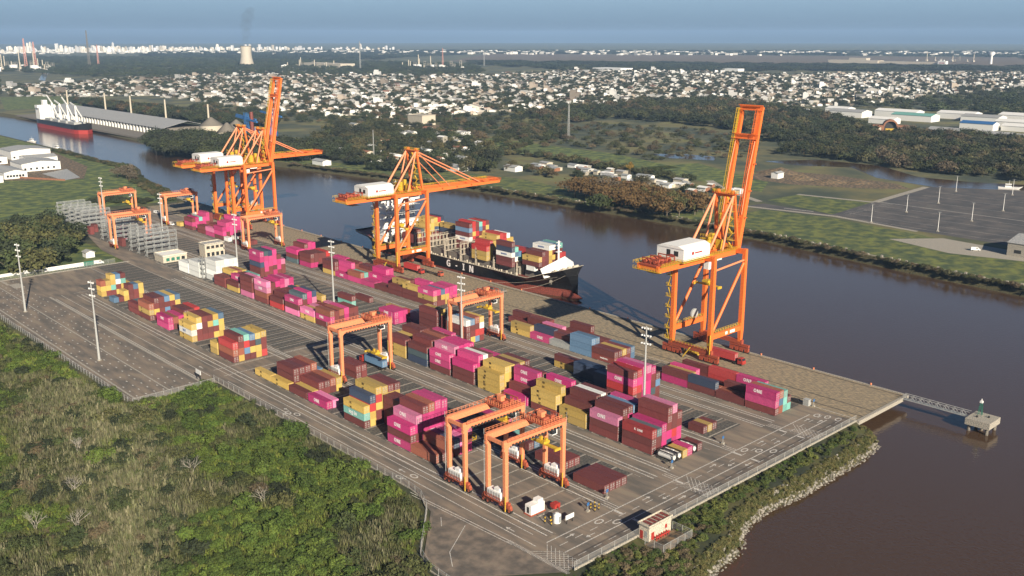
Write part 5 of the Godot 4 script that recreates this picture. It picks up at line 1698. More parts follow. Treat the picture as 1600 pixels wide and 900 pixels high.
func near_plants() -> void:
	plant_kit()
	var marsh := V([-545, 117, -331.5, 119.2, -331.8, 151.4, -337, 152.4, -211, 152.2, -196, 147.8, -179, 131.8, -169, 128.6, -156, 128, -150, 112, -215, 28, -275, 28])
	var pat := FastNoiseLite.new()
	pat.seed = 41; pat.frequency = 0.022; pat.fractal_octaves = 3
	var fine := FastNoiseLite.new()
	fine.seed = 8; fine.frequency = 0.09; fine.fractal_octaves = 3
	var greens := [[-303, 135, 22, 12], [-262, 118, 16, 10], [-214, 101, 26, 15], [-265, 73, 10, 16], [-196, 110, 16, 10], [-398, 110, 18, 10], [-347, 118, 14, 6], [-245, 134, 22, 9], [-300, 104, 10, 5]]
	var drys := [[-318, 99, 30, 14], [-284, 86, 26, 14], [-256, 98, 22, 14], [-246, 84, 22, 10], [-352, 108, 22, 8], [-275, 108, 16, 8]]
	var green_at := func(q: Vector2) -> float:
		var s := pat.get_noise_2dv(q) * 0.9 + fine.get_noise_2dv(q) * 0.5
		for c in greens: s += 0.9 * exp(-pow((q.x - c[0]) / c[2], 2) - pow((q.y - c[1]) / c[3], 2))
		for c in drys: s -= 0.85 * exp(-pow((q.x - c[0]) / c[2], 2) - pow((q.y - c[1]) / c[3], 2))
		return s
	var reed := [tuft(1, 16, 2.1, 0.35, 0.075, 0, Color.WHITE), tuft(2, 14, 2.6, 0.25, 0.07, 5, Color(2.6, 2.4, 2.0)), tuft(3, 18, 1.0, 0.6, 0.09, 0, Color.WHITE)]
	var xf := [[], [], []]
	var cc := [[], [], []]
	for p in spots(marsh, 0.92):
		var q: Vector2 = p
		var s: float = green_at.call(q)
		var kind := 2 if s > 0.12 + rng.randf() * 0.25 else (1 if s < -0.25 and rng.randf() < 0.32 else 0)
		var hgt := rng.randf_range(0.6, 1.25)
		if kind == 0 and s > 0.0: hgt *= 0.7
		var c := Color(0.13, 0.135, 0.038)
		if kind == 2: c = Color(0.115, 0.175, 0.025).lerp(Color(0.16, 0.17, 0.035), rng.randf() * 0.7)
		elif s < -0.1: c = Color(0.185, 0.172, 0.105).lerp(Color(0.075, 0.092, 0.034), rng.randf())
		else: c = Color(0.085, 0.115, 0.028).lerp(Color(0.15, 0.14, 0.07), rng.randf() * 0.8)
		c = c * rng.randf_range(0.55, 1.2)
		xf[kind].append(up_xf(P(q.x, q.y, -0.25), Vector3(hgt * 1.2, hgt, hgt * 1.2)))
		cc[kind].append(c)
	scatter("reed_bed", "dry brown reeds and sedge covering the marsh before the yard fence", "reeds", reed[0], M.blade, xf[0], cc[0])
	scatter("pampas_grass", "pale plumed pampas grass standing in the middle of the marsh", "grass", reed[1], M.blade, xf[1], cc[1])
	scatter("bright_grass", "bright green low growth in patches over the marsh", "grass", reed[2], M.blade, xf[2], cc[2])
	# bushes
	var g := RandomNumberGenerator.new()
	g.seed = 77
	var bush := []
	for k in 3:
		var b := MB.new()
		b.use_c = true
		for j in 5: leaf_blob(b, Vector3(g.randfn() * 0.75, 0.75 + g.randf() * 0.7, g.randfn() * 0.75), Vector3(0.9, 0.75, 0.9), 130, 0.19, g)
		bush.append(b.mesh())
	xf = [[], [], []]
	cc = [[], [], []]
	for p in spots(marsh, 2.7):
		var q: Vector2 = p
		var s: float = green_at.call(q)
		if rng.randf() < 0.55 + (0.2 if s > 0.1 else 0.0): 
			var k := rng.randi() % 3
			var sc := rng.randf_range(0.45, 1.15) * (1.0 if rng.randf() < 0.8 else 1.6)
			var c := Color(0.040, 0.060, 0.018).lerp(Color(0.085, 0.095, 0.03), rng.randf())
			if s > 0.2: c = Color(0.06, 0.105, 0.016).lerp(Color(0.10, 0.145, 0.022), rng.randf())
			elif rng.randf() < 0.1: c = Color(0.12, 0.095, 0.055)
			elif rng.randf() < 0.3: c = Color(0.024, 0.036, 0.013)
			xf[k].append(up_xf(P(q.x, q.y, -0.4), Vector3(sc * 1.2, sc * rng.randf_range(0.7, 1.2), sc * 1.2)))
			cc[k].append(c * rng.randf_range(0.6, 1.1))
	var strip := V([-145.4, 158, -145.4, 179, -136, 179, -136, 192, -145.4, 192, -145.4, 294, -142, 291.5, -139.8, 279, -139.3, 243, -141.3, 223, -138.8, 209, -133.4, 200, -131.8, 186, -122.5, 166, -116, 140, -130, 120, -147, 128, -147, 153])
	for p in spots(strip, 1.7):
		var q: Vector2 = p
		if rng.randf() < 0.72:
			var k := rng.randi() % 3
			var sc := rng.randf_range(0.4, 0.95)
			var c := Color(0.05, 0.085, 0.02).lerp(Color(0.13, 0.145, 0.034), rng.randf())
			if q.y < 200 and rng.randf() < 0.3: c = Color(0.14, 0.11, 0.065)
			if q.x < -143.5: c = Color(0.07, 0.12, 0.022); sc *= 0.5
			xf[k].append(up_xf(P(q.x, q.y, -0.5), Vector3(sc * 1.2, sc * 0.9, sc * 1.2)))
			cc[k].append(c * rng.randf_range(0.75, 1.25))
	# the slope between land and stones
	var shore := [Vector2(-144, 294.5), Vector2(-139.5, 292), Vector2(-137.5, 279), Vector2(-137, 243), Vector2(-139, 223), Vector2(-136.5, 209), Vector2(-131, 200), Vector2(-129.5, 185), Vector2(-120, 164), Vector2(-112, 130)]
	var rx := []
	var rc := []
	for k in shore.size() - 1:
		var a: Vector2 = shore[k]
		var d: Vector2 = shore[k + 1]
		var e := (d - a).normalized()
		var o := Vector2(-e.y, e.x)
		for j in int(a.distance_to(d) * 26):
			var f := rng.randf()
			var q := a.lerp(d, rng.randf()) + o * lerpf(0.3, 4.9, f)
			if rng.randf() < 0.55:
				var s := rng.randf_range(0.18, 0.5)
				rx.append(Transform3D(Basis.from_euler(Vector3(rng.randf() * 6, rng.randf() * 6, rng.randf() * 6)).scaled_local(Vector3(s, s * 0.75, s * 0.85)), P(q.x, q.y, -0.3 - 4.2 * clampf((f * 4.9) / 4.5, 0, 0.92))))
				rc.append(Color(0.22, 0.205, 0.18) * rng.randf_range(0.5, 1.3))
			elif f < 0.55:
				var kk := rng.randi() % 3
				var sc := rng.randf_range(0.3, 0.7)
				xf[kk].append(up_xf(P(q.x, q.y, -0.7 - 4.2 * f), Vector3.ONE * sc))
				cc[kk].append(Color(0.07, 0.085, 0.025).lerp(Color(0.17, 0.15, 0.06), rng.randf()))
	for k in 3: scatter("scrub", ["dark scrub bushes among the reeds and on the river bank", "rounded scrub bushes among the reeds and on the river bank", "ragged scrub bushes among the reeds and on the river bank"][k], "bushes", bush[k], M.leaf, xf[k], cc[k])
	var rb := MB.new()
	rb.use_c = true
	for k in 5:
		for j in 8:
			var pt := func(a: int, c: int) -> Vector3:
				var th := PI * a / 5.0
				var ph := TAU * (c % 8) / 8.0
				var r := 1.0 + 0.16 * sin(a * 2.3 + (c % 8) * 1.7)
				return Vector3(sin(th) * cos(ph), cos(th), sin(th) * sin(ph)) * r
			rb.quad(pt.call(k, j + 1), pt.call(k, j), pt.call(k + 1, j), pt.call(k + 1, j + 1))
	scatter("riprap_stones", "pale broken stones along the water below the end fence", "stones", rb.mesh(), M.tinted, rx, rc)
	# dead trees and young trees standing out of the marsh
	var n := 0
	for q in [[-272, 81, 7.0], [-258, 66, 6.0], [-250, 74, 6.5], [-262, 112, 6.0], [-300, 92, 6.0], [-230, 118, 5.5]]:
		n += 1
		var t := thing("dead_tree", "bare grey dead tree in the marsh, %s of six counted from the picture's bottom left" % ORD[n], "dead tree", P(q[0], q[1], -0.2), rng.randf() * TAU, "dead trees in the marsh")
		var b := MB.new()
		var tips := []
		g.seed = 300 + n
		for k in 3:
			var a := TAU * k / 3.0 + g.randf()
			limb(b, Vector3.ZERO, Vector3(cos(a) * 0.6, q[2] * 0.36, sin(a) * 0.6), 0.11, 3, g, tips)
		part(t, "branches", b.mesh(), M.concrete)
	n = 0
	for q in [[-266, 112, 4.6, "dark"], [-204, 128, 4.4, "green"], [-226, 122, 4.2, "olive"], [-312, 118, 4.4, "olive"], [-290, 95, 5.0, "bright"], [-322, 110, 4.6, "olive"], [-243, 105, 4.2, "olive"], [-218, 92, 4.0, "dark"], [-187, 120, 3.6, "green"], [-236, 92, 4.0, "green"]]:
		n += 1
		tree(5, q[3], P(q[0], q[1], -0.4), q[2], "%s leafy shrub tree in the marsh, %s of ten along the marsh" % [q[3], ORD[n]], "shrub trees in the marsh")

# ---------------------------------------------------------------- upstream bank and far bank
func wood(called: String, label: String, poly: Array, step: float, tones: Array, hlo: float, hhi: float, kinds: Array) -> void:
	var xf := {}
	var cc := {}
	for p in spots(V(poly), step):
		var k: int = kinds[rng.randi() % kinds.size()]
		if not xf.has(k): xf[k] = []; cc[k] = []
		var s: float = rng.randf_range(hlo, hhi) / TREE[k][3]
		xf[k].append(up_xf(P(p.x, p.y, -0.2), Vector3(s * rng.randf_range(0.9, 1.2), s, s * rng.randf_range(0.9, 1.2))))
		var c: Array = tones[rng.randi() % tones.size()]
		var v := rng.randf_range(0.7, 1.3)
		cc[k].append(Color(c[0] * v, c[1] * v, c[2] * v))
	var t := Node3D.new()
	t.name = numbered(called)
	add_child(t)
	t.set_meta("kind", "stuff")
	t.set_meta("label", label)
	t.set_meta("category", "woodland")
	for k in xf: scatter("trees", "", "", TREE[k][2], M.leaf, xf[k], cc[k], t)

const DARK := [[0.028, 0.040, 0.018], [0.034, 0.046, 0.020], [0.045, 0.055, 0.022], [0.03, 0.036, 0.02]]
const MIXED := [[0.034, 0.046, 0.020], [0.055, 0.062, 0.026], [0.085, 0.078, 0.035], [0.11, 0.085, 0.05], [0.045, 0.055, 0.022]]
const BROWN := [[0.12, 0.095, 0.062], [0.10, 0.09, 0.05], [0.075, 0.075, 0.035], [0.05, 0.058, 0.024]]

func left_bank() -> void:
	# big dark trees beside the yard road
	var n := 0
	for q in [[-570, 152, 15, 0], [-566, 163, 14, 2], [-577, 176, 15, 0], [-593, 187, 16, 1], [-612, 196, 15, 0], [-637, 206, 14, 2], [-606, 166, 16, 1], [-625, 180, 17, 0], [-590, 155, 15, 2], [-650, 190, 15, 0], [-668, 204, 15, 1], [-690, 212, 14, 0], [-640, 163, 15, 2], [-662, 176, 14, 0], [-688, 190, 15, 1], [-615, 148, 14, 0]]:
		n += 1
		tree(q[3], ["dark", "green", "olive"][n % 3], P(q[0], q[1], -0.2), q[2], "big dark leafy tree beside the yard road, %s of the sixteen from the gate" % ORD[n], "big trees by the yard road")
	var b := MB.new()
	b.poly(V([-1180, 372, -1010, 352, -925, 318, -930, 296, -960, 262, -1300, 150]), -0.1)
	struct("boatyard_ground", b.mesh(), M.bare)
	b = MB.new()
	b.poly(V([-1005, 330, -935, 318, -925, 300, -985, 300]), -0.05)
	struct("boatyard_slab", b.mesh(), M.roof)
	n = 0
	for q in [[-1160, 312, -1118, 352, 9.0], [-1140, 262, -1090, 300, 7.0], [-1046, 290, -1010, 326, 7.5], [-1015, 262, -968, 282, 6.0], [-1085, 310, -1060, 340, 7.0], [-1060, 240, -1020, 262, 6.5], [-985, 232, -950, 256, 6.0]]:
		n += 1
		var w := []
		for k in 6: w.append(["x", q[1] + 2 + k * (q[3] - q[1] - 4) / 6.0, q[1] + 4 + k * (q[3] - q[1] - 4) / 6.0, 1.4, 3.4, M.glass, "window"])
		gable("boatyard_building", "white boatyard building on the upstream bank, %s from the river" % ORD[n], "building", q[0], q[1], q[2], q[3], q[4], 2.0, M.white, M.roof, w)
	b = MB.new()
	b.beam(P(-1000, 258, 0.6), P(-922, 300, 0.6), 0.4, 1.6)
	solo("brick_yard_wall", b.mesh(), M.brick, "long red brick wall closing the boatyard on the meadow side", "wall")
	boat("white work boat moored off the boatyard", P(-1225, 394, -4), 0.1)
	boat("second white boat moored at the boatyard by the barges", P(-1330, 398, -4), 0.2)
	wood("bank_scrub", "low scrub along the upstream meadow's river edge", [-1180, 381, -1012, 377, -980, 384, -886, 356, -800, 342, -745, 326, -752, 318, -890, 345, -985, 372, -1180, 372], 3.6, MIXED, 1.6, 3.6, [5])
	n = 0
	for q in [[-953, 366, 9, 1, "green"], [-905, 352, 12, 4, "grey"], [-896, 346, 10, 4, "grey"], [-912, 344, 9, 4, "grey"], [-880, 346, 8, 4, "grey"]]:
		n += 1
		tree(q[3], q[4], P(q[0], q[1], -0.2), q[2], "%s tree at the meadow's tip, %s from upstream" % ["bare" if q[4] == "grey" else "green leafy", ORD[n]], "trees at the meadow tip")
	wood("meadow_scrub", "dark bushes behind the reefer racks on the meadow edge", [-790, 268, -748, 300, -755, 312, -800, 290], 4.2, DARK, 2.2, 4.0, [5])
	# white walls and sheds beyond the big trees
	b = MB.new()
	b.beam(P(-566, 130, 0.8), P(-568, 165, 0.8), 0.3, 1.7)
	solo("white_wall", b.mesh(), M.white, "low white wall at the foot of the big dark trees", "wall")
	gable("white_shed", "small white shed in the shade of the big dark trees", "shed", -590, 197, -584, 202, 3.0, 1.0, M.white, M.roof, [])
	# landing stage upstream of the quay
	var t := thing("landing_stage", "grey landing stage upstream of the quay", "jetty", P(-752, 335))
	b = MB.new(); b.span(P(-16, -2.5, -0.8), P(14, 2.5, 0.0)); part(t, "deck", b.mesh(), M.concrete)
	for k in 6:
		b = MB.new(); b.tube(P(-14 + k * 5.2, 0, -7), P(-14 + k * 5.2, 0, -0.8), 0.5, 0.5, 8, false); part(t, "pile", b.mesh(), M.concrete_dark)

func gable(called: String, label: String, category: String, x0: float, w0: float, x1: float, w1: float, h: float, rise: float, wall: Material, roofm: Material, wins: Array, group := "") -> Node3D:
	var t := thing(called, label, category, P((x0 + x1) * 0.5, (w0 + w1) * 0.5), 0.0, group)
	var hx := (x1 - x0) * 0.5
	var hw := (w1 - w0) * 0.5
	var b := MB.new()
	b.span(P(-hx, -hw, -0.3), P(hx, hw, h))
	var along_x := hx >= hw
	if along_x:
		for s in [-1.0, 1.0]: b.tri(P(s * hx, -hw * s, h), P(s * hx, hw * s, h), P(s * hx, 0, h + rise))
	else:
		for s in [-1.0, 1.0]: b.tri(P(-hx * -s, hw * s, h), P(hx * -s, hw * s, h), P(0, hw * s, h + rise))
	part(t, "wall", b.mesh(), wall)
	b = MB.new()
	var e := 0.5
	if along_x:
		b.hexa([P(-hx - e, -hw - e, h - 0.1), P(hx + e, -hw - e, h - 0.1), P(hx + e, 0, h + rise), P(-hx - e, 0, h + rise), P(-hx - e, -hw - e, h + 0.1), P(hx + e, -hw - e, h + 0.1), P(hx + e, 0, h + rise + 0.2), P(-hx - e, 0, h + rise + 0.2)])
		b.hexa([P(-hx - e, 0, h + rise), P(hx + e, 0, h + rise), P(hx + e, hw + e, h - 0.1), P(-hx - e, hw + e, h - 0.1), P(-hx - e, 0, h + rise + 0.2), P(hx + e, 0, h + rise + 0.2), P(hx + e, hw + e, h + 0.1), P(-hx - e, hw + e, h + 0.1)])
	else:
		b.hexa([P(-hx - e, -hw - e, h - 0.1), P(0, -hw - e, h + rise), P(0, hw + e, h + rise), P(-hx - e, hw + e, h - 0.1), P(-hx - e, -hw - e, h + 0.1), P(0, -hw - e, h + rise + 0.2), P(0, hw + e, h + rise + 0.2), P(-hx - e, hw + e, h + 0.1)])
		b.hexa([P(0, -hw - e, h + rise), P(hx + e, -hw - e, h - 0.1), P(hx + e, hw + e, h - 0.1), P(0, hw + e, h + rise), P(0, -hw - e, h + rise + 0.2), P(hx + e, -hw - e, h + 0.1), P(hx + e, hw + e, h + 0.1), P(0, hw + e, h + rise + 0.2)])
	part(t, "roof", b.mesh(), roofm)
	for q in wins:
		b = MB.new()
		if q[0] == "x": b.span(P(hx - 0.1, q[1] - (w0 + w1) * 0.5, q[3]), P(hx + 0.06, q[2] - (w0 + w1) * 0.5, q[4]))
		else: b.span(P(q[1] - (x0 + x1) * 0.5, -hw - 0.06, q[3]), P(q[2] - (x0 + x1) * 0.5, -hw + 0.1, q[4]))
		part(t, q[6], b.mesh(), q[5])
	return t

func boat(label: String, at: Vector3, turn: float) -> void:
	var t := thing("work_boat", label, "boat", at, turn)
	var b := MB.new()
	b.hexa([P(-8, -1.6, -0.4), P(6, -1.6, -0.4), P(6, 1.6, -0.4), P(-8, 1.6, -0.4), P(-8.4, -2.4, 1.6), P(7, -2.4, 2.0), P(7, 2.4, 2.0), P(-8.4, 2.4, 1.6)])
	b.hexa([P(6, -1.6, -0.4), P(8, -0.1, 0.2), P(8, 0.1, 0.2), P(6, 1.6, -0.4), P(7, -2.4, 2.0), P(11, -0.1, 2.8), P(11, 0.1, 2.8), P(7, 2.4, 2.0)])
	part(t, "hull", b.mesh(), M.white)
	b = MB.new(); b.span(P(-3, -1.5, 1.6), P(2, 1.5, 4.6)); b.tube(P(0, 0, 4.6), P(0, 0, 8), 0.12, 0.08, 6); part(t, "cabin", b.mesh(), M.white)
	b = MB.new(); b.span(P(-3.04, -1.54, 3.2), P(2.04, 1.54, 4.0)); part(t, "window", b.mesh(), M.glass)

func far_bank() -> void:
	var b: MB
	var flat := [["lawn", M.lawn, [-1000, 506, -886, 519, -789, 533, -721, 543, -630, 558, -546, 560, -459, 561, -347, 559, -239, 543, -177, 537, -100, 537, 700, 541, 700, 606, -174, 609, -205, 612, -269, 626, -347, 641, -403, 636, -402, 600, -560, 600, -651, 612, -760, 592, -880, 548, -1000, 520], 0.02], ["field", M.meadow, [-959, 770, -950, 838, -720, 826, -596, 783, -604, 732, -748, 752, -841, 742], 0.02], ["field", M.meadow, [-623, 754, -605, 826, -479, 761, -452, 709, -530, 724], 0.02], ["lawn", M.lawn, [-425, 676, -424, 718, -361, 727, -356, 655], 0.03], ["sand_yard", M.bare, [-512, 770, -525, 836, -465, 848, -395, 838, -372, 815, -411, 785, -460, 765], 0.02], ["sand_yard", M.bare, [-1139, 833, -984, 801, -1016, 896, -1136, 913], 0.02], ["field", M.meadow, [-2304, 636, -2267, 742, -1956, 711, -1890, 628, -1902, 530], 0.02], ["field", M.bare, [-3990, 3257, -2804, 3841, -1562, 4346, -2310, 6407, -4127, 5648, -5521, 4874], 0.05]]
	for q in flat:
		b = MB.new()
		b.poly(V(q[2]), q[3])
		struct(q[0], b.mesh(), q[1])
	# asphalt lot with its access road
	b = MB.new()
	b.poly(V([-420, 641, -350, 652, -284, 640, -216, 636, 260, 620, 260, 860, -303, 879, -372, 838, -363, 735, -356, 655, -418, 660]), 0.06)
	struct("far_parking_lot", b.mesh(), M.lot)
	b = MB.new()
	b.poly(V([-205, 620, -262, 628, -285, 600, -240, 586, -200, 596, 100, 580, 100, 588, -195, 606]), 0.08)
	struct("service_road", b.mesh(), M.concrete)
	b = MB.new()
	b.poly(V([-470, 640, -420, 641, -350, 652, -284, 640, -284, 636, -350, 647, -420, 636]), 0.09)
	b.poly(V([-424, 668, -480, 700, -520, 735, -524, 728, -484, 694, -426, 662]), 0.09)
	b.poly(V([-424, 722, -361, 731, -361, 726, -424, 717]), 0.09); b.poly(V([-372, 838, -366, 838, -358, 730, -364, 730]), 0.09)
	struct("access_road", b.mesh(), M.concrete)
	b = MB.new()
	stripe(b, -395, 652, -372, 655.5, 1.2, 0.12)
	for w in [650, 668, 690, 715, 733, 760, 790, 815]:
		stripe(b, -350 if w != 733 else -360, w, 100, w - 12, 0.9 if w == 733 else 0.35, 0.12)
	for k in 12: stripe(b, -352 - (k % 3) * 2.0, 664 + k * 6, -346, 664 + k * 6, 0.4, 0.12)
	struct("parking_lines", b.mesh(), M.paint)
	var n := 0
	for q in [[-320.7, 645.3], [-322.7, 703.3], [-324.1, 760.6], [-274.3, 647.6], [-274.3, 702.3], [-275.6, 762.0], [-340, 830], [-300, 845], [-262, 838]]:
		n += 1
		var t := thing("lamp_post", "white lamp post on the dark parking lot, %s of nine" % ORD[n], "lamp post", P(q[0], q[1]), 0.0, "lamp posts on the far parking lot")
		b = MB.new(); b.tube(Vector3.ZERO, Vector3(0, 13.5, 0), 0.22, 0.12, 6); part(t, "pole", b.mesh(), M.white)
		b = MB.new(); b.beam(Vector3(-1.2, 13.4, 0), Vector3(1.2, 13.4, 0), 0.4, 0.2); part(t, "lamp_head", b.mesh(), M.galv)
		b = MB.new(); b.box(Vector3(0, 0.4, 0), Vector3(1.4, 0.8, 1.4)); part(t, "foot", b.mesh(), M.concrete)
	gable("metal_shed", "grey metal shed at the corner of the dark parking lot", "shed", -214, 606, -150, 640, 8.0, 3.0, M.concrete, M.roof, [["w", -210, -206, 2, 4, M.dark, "window"], ["w", -200, -196, 2, 4, M.dark, "window"], ["w", -190, -186, 2, 4, M.dark, "window"]])
	small_truck("pale car parked by the grey metal shed", P(-232, 605), 0.6, M.white)
	boat("white dredger lying on the pond behind the parking lot", P(-316, 880, -0.2), 0.4)
	# ponds
	b = MB.new()
	b.poly(V([-566, 890, -528, 885, -478, 910, -426, 860, -363, 842, -285, 884, 0, 900, 0, 935, -300, 922, -356, 896, -402, 894, -465, 944, -536, 943]), 0.05)
	struct("pond_water", b.mesh(), M.water)
	b = MB.new()
	b.poly(V([-690, 854, -667, 880, -625, 886, -606, 856, -651, 838]), 0.06)
	struct("pond_water", b.mesh(), M.water)
	b = MB.new()
	b.poly(V([-3137, 978, -3060, 972, -4400, 1428, -4437, 1421]), 0.3)
	struct("canal_water", b.mesh(), M.water)
	# broken river wall with stumps
	var bank := V([-100, 536, -177, 535.5, -239, 542, -347, 558, -459, 560, -546, 559, -630, 557, -721, 542])
	var t2 := thing("river_wall", "low broken concrete wall along the far bank", "wall", P(-100, 536))
	for k in bank.size() - 1:
		b = MB.new()
		b.beam(P(bank[k].x, bank[k].y, -0.6) - t2.position, P(bank[k + 1].x, bank[k + 1].y, -0.6) - t2.position, 1.2, 1.6)
		part(t2, "wall_run", b.mesh(), M.concrete)
		var m := int(bank[k].distance_to(bank[k + 1]) / 5.0)
		b = MB.new()
		for j in m:
			if rng.randf() < 0.8:
				var q := bank[k].lerp(bank[k + 1], (j + rng.randf() * 0.6) / m)
				var hh := rng.randf_range(0.4, 1.3)
				b.span(P(q.x - 0.6, q.y - 0.5, 0.2) - t2.position, P(q.x + 0.6, q.y + 0.4, 0.2 + hh) - t2.position)
		part(t2, "stumps", b.mesh(), M.concrete).set_meta("kind", "stuff")
	wood("bank_scrub", "low scrub at the water's edge below the far bank", [-100, 528, -177, 527.5, -239, 534, -347, 550, -459, 552, -546, 551, -630, 549, -721, 534, -789, 524, -886, 510, -886, 516, -789, 530, -721, 540, -630, 555, -546, 557, -459, 558, -347, 556, -239, 540, -177, 533, -100, 534], 3.0, BROWN, 1.2, 2.8, [5])
	# rust-coloured grove on the far bank
	n = 0
	for row in 4:
		for k in 13:
			var f := k / 12.0
			var x := lerpf(-556, -430, f) + rng.randf_range(-3, 3) + row * 2.0
			var w := lerpf(574, 556, f) + row * 12.0 + rng.randf_range(-3, 3)
			if row == 0 and k < 2: continue
			n += 1
			tree([0, 1, 1, 0, 2][rng.randi() % 5] if k > 3 else [1, 4, 1][rng.randi() % 3], ["rust", "rust", "rust", "olive", "rust"][rng.randi() % 5] if k > 3 else ["rust", "grey", "rust"][rng.randi() % 3], P(x, w), rng.randf_range(12.5, 16), "rust-coloured tree in the grove across the river", "rust-coloured grove across the river")
	tree(2, "green", P(-488, 545), 12, "green leafy tree in front of the rust-coloured grove", "")
	tree(3, "gold", P(-600, 712), 13, "slender golden poplar among the shanties", "")
	# woods
	wood("river_wood", "dark wood on the bank before the grain silos", [-1155, 473, -1044, 452, -958, 505, -900, 520, -885, 525, -895, 560, -962, 612, -1120, 560, -1154, 560, -1240, 520], 8.5, DARK, 11, 16, [0, 1, 2])
	wood("river_wood", "dark wood behind the long grey shed", [-1890, 668, -1689, 662, -1453, 660, -1352, 664, -1264, 699, -1354, 760, -1552, 729, -1810, 715, -2078, 692], 11, DARK + [[0.11, 0.075, 0.035]], 10, 15, [0, 1, 2])
	wood("river_wood", "dark tall wood on the far bank behind the lowered boom", [-987, 585, -909, 562, -815, 547, -745, 556, -690, 620, -743, 655, -803, 737, -984, 801, -1194, 850, -1202, 766], 14, DARK + [[0.06, 0.065, 0.028], [0.085, 0.078, 0.035]], 5, 14, [0, 1, 2, 3])
	wood("river_wood", "mixed trees along the shanty road", [-800, 600, -700, 640, -560, 620, -430, 620, -420, 650, -470, 680, -600, 660, -720, 690, -800, 640], 21, MIXED, 4, 9, [0, 1, 2, 4])
	wood("dark_wood", "dark wood beyond the fields on the far side", [-1204, 1104, -1013, 1046, -1037, 1188, -883, 1185, -774, 1156, -594, 1007, -529, 1077, -682, 1325, -946, 1550, -1177, 1652, -1199, 1446], 17, DARK + MIXED, 7, 17, [0, 1, 2])
	wood("pond_wood", "brown and green wood behind the pond", [-588, 950, -514, 958, -400, 930, -303, 935, 0, 950, 0, 1240, -445, 1269, -607, 1269, -631, 1068], 13, BROWN + DARK, 6, 15, [0, 1, 2, 4])
	wood("field_scrub", "brown scrub and hedges between the green fields", [-992, 850, -871, 840, -729, 833, -640, 800, -600, 890, -595, 917, -706, 1100, -810, 1117, -961, 1101, -995, 988], 21, BROWN + [[0.05, 0.06, 0.025]], 3, 8, [0, 2, 4, 5])
	wood("field_scrub", "bushes dividing the fields behind the shanties", [-841, 735, -748, 748, -604, 728, -530, 718, -528, 706, -604, 712, -748, 735, -841, 722], 8, MIXED, 4, 8, [0, 5])
	wood("town_wood", "trees between the far bank wood and the town", [-1202, 790, -984, 815, -803, 760, -841, 880, -1013, 1046, -1204, 1104, -1246, 1000, -1358, 860, -1753, 851, -1700, 760, -1354, 770], 22, MIXED + DARK, 5, 11, [0, 1, 2])
	# shanty sheds behind the grove
	var r0 := rng.state
	for k in 46:
		var f := k / 45.0
		var x := lerpf(-700, -450, f) + rng.randf_range(-6, 6)
		var w := lerpf(690, 672, f) + rng.randf_range(-16, 26)
		var s := rng.randf_range(2.5, 5.5)
		gable("shanty_house", "small tin-roofed house behind the rust-coloured grove", "house", x - s, w - s * 0.8, x + s, w + s * 0.8, rng.randf_range(2.6, 3.6), 0.8, [M.white, M.cream, M.concrete, M.brick][rng.randi() % 4], [M.roof, M.white, M.steel][rng.randi() % 3], [], "tin-roofed houses behind the grove")
	for q in [[-990, 520, -960, 530], [-920, 540, -905, 548], [-862, 580, -840, 596], [-870, 528, -850, 538], [-742, 600, -722, 616], [-958, 600, -930, 612], [-700, 640, -684, 650]]:
		gable("bank_house", "pale low building among the dark trees of the far bank, %s from the long warehouse" % ORD[[-990, -958, -920, -870, -862, -742, -700].find(int(q[0])) + 1], "house", q[0], q[1], q[2], q[3], 4.5, 1.4, M.white, [M.roof, M.white][int(q[0]) % 2], [])
	for q in spots(V([-1180, 780, -1000, 690, -880, 580, -790, 570, -740, 640, -800, 730, -960, 800, -1100, 870]), 34.0):
		if rng.randf() < 0.75:
			var sz := rng.randf_range(4, 9)
			gable("bank_house", "pale roof showing between the trees of the far bank wood", "house", q.x - sz, q.y - sz * 0.7, q.x + sz, q.y + sz * 0.7, rng.randf_range(5, 8), 1.2, [M.white, M.cream, M.concrete][rng.randi() % 3], [M.roof, M.white, M.steel, M.brick][rng.randi() % 4], [], "pale roofs between the far bank trees")
	house_block("concrete_block", "bare grey concrete block beside the sand yard", "building", -1175, 880, -1140, 905, 14, M.cream, M.concrete, [], 0.8)
	house_block("white_house", "white two-storey house at the field corner", "house", -975, 800, -955, 815, 8, M.white, M.roof, [["w", -972, -969, 2, 4, M.glass, "window"], ["w", -964, -961, 2, 4, M.glass, "window"]], 0.5)
	n = 0
	for q in [[-505, 820, 24, 6], [-470, 800, 18, 5], [-440, 800, 22, 4], [-420, 815, 16, 3], [-1090, 860, 26, 5], [-1050, 850, 20, 4]]:
		n += 1
		b = MB.new()
		for k in 12:
			var a0 := TAU * k / 12.0
			var a1 := TAU * (k + 1) / 12.0
			b.tri(Vector3(cos(a1) * q[2], 0, sin(a1) * q[2] * 0.6), Vector3(cos(a0) * q[2], 0, sin(a0) * q[2] * 0.6), Vector3(2, q[3], 0))
		solo("sand_heap", b.mesh(), M.bare, "brown heap of sand in the yard by the pond, %s heap" % ORD[n], "heap", P(q[0], q[1], 0.0), 0.3 * n, "sand heaps")
	gable("white_silo_shed", "white shed between the sand heaps by the pond", "shed", -492, 786, -485, 796, 5, 1.2, M.white, M.roof, [])
	# long grey warehouse with a row of pillars, and the bulk carrier in front of it
	var t := thing("warehouse", "long grey-roofed warehouse with white pillars on the far bank", "warehouse", P(-1730, 545))
	var o := t.position
	b = MB.new(); b.span(P(-1730, 548, 0) - o, P(-1262, 600, 9) - o); part(t, "wall", b.mesh(), M.concrete_dark)
	b = MB.new()
	b.hexa([P(-1732, 540, 9) - o, P(-1260, 540, 9) - o, P(-1260, 576, 17) - o, P(-1732, 576, 17) - o, P(-1732, 540, 9.4) - o, P(-1260, 540, 9.4) - o, P(-1260, 576, 17.4) - o, P(-1732, 576, 17.4) - o])
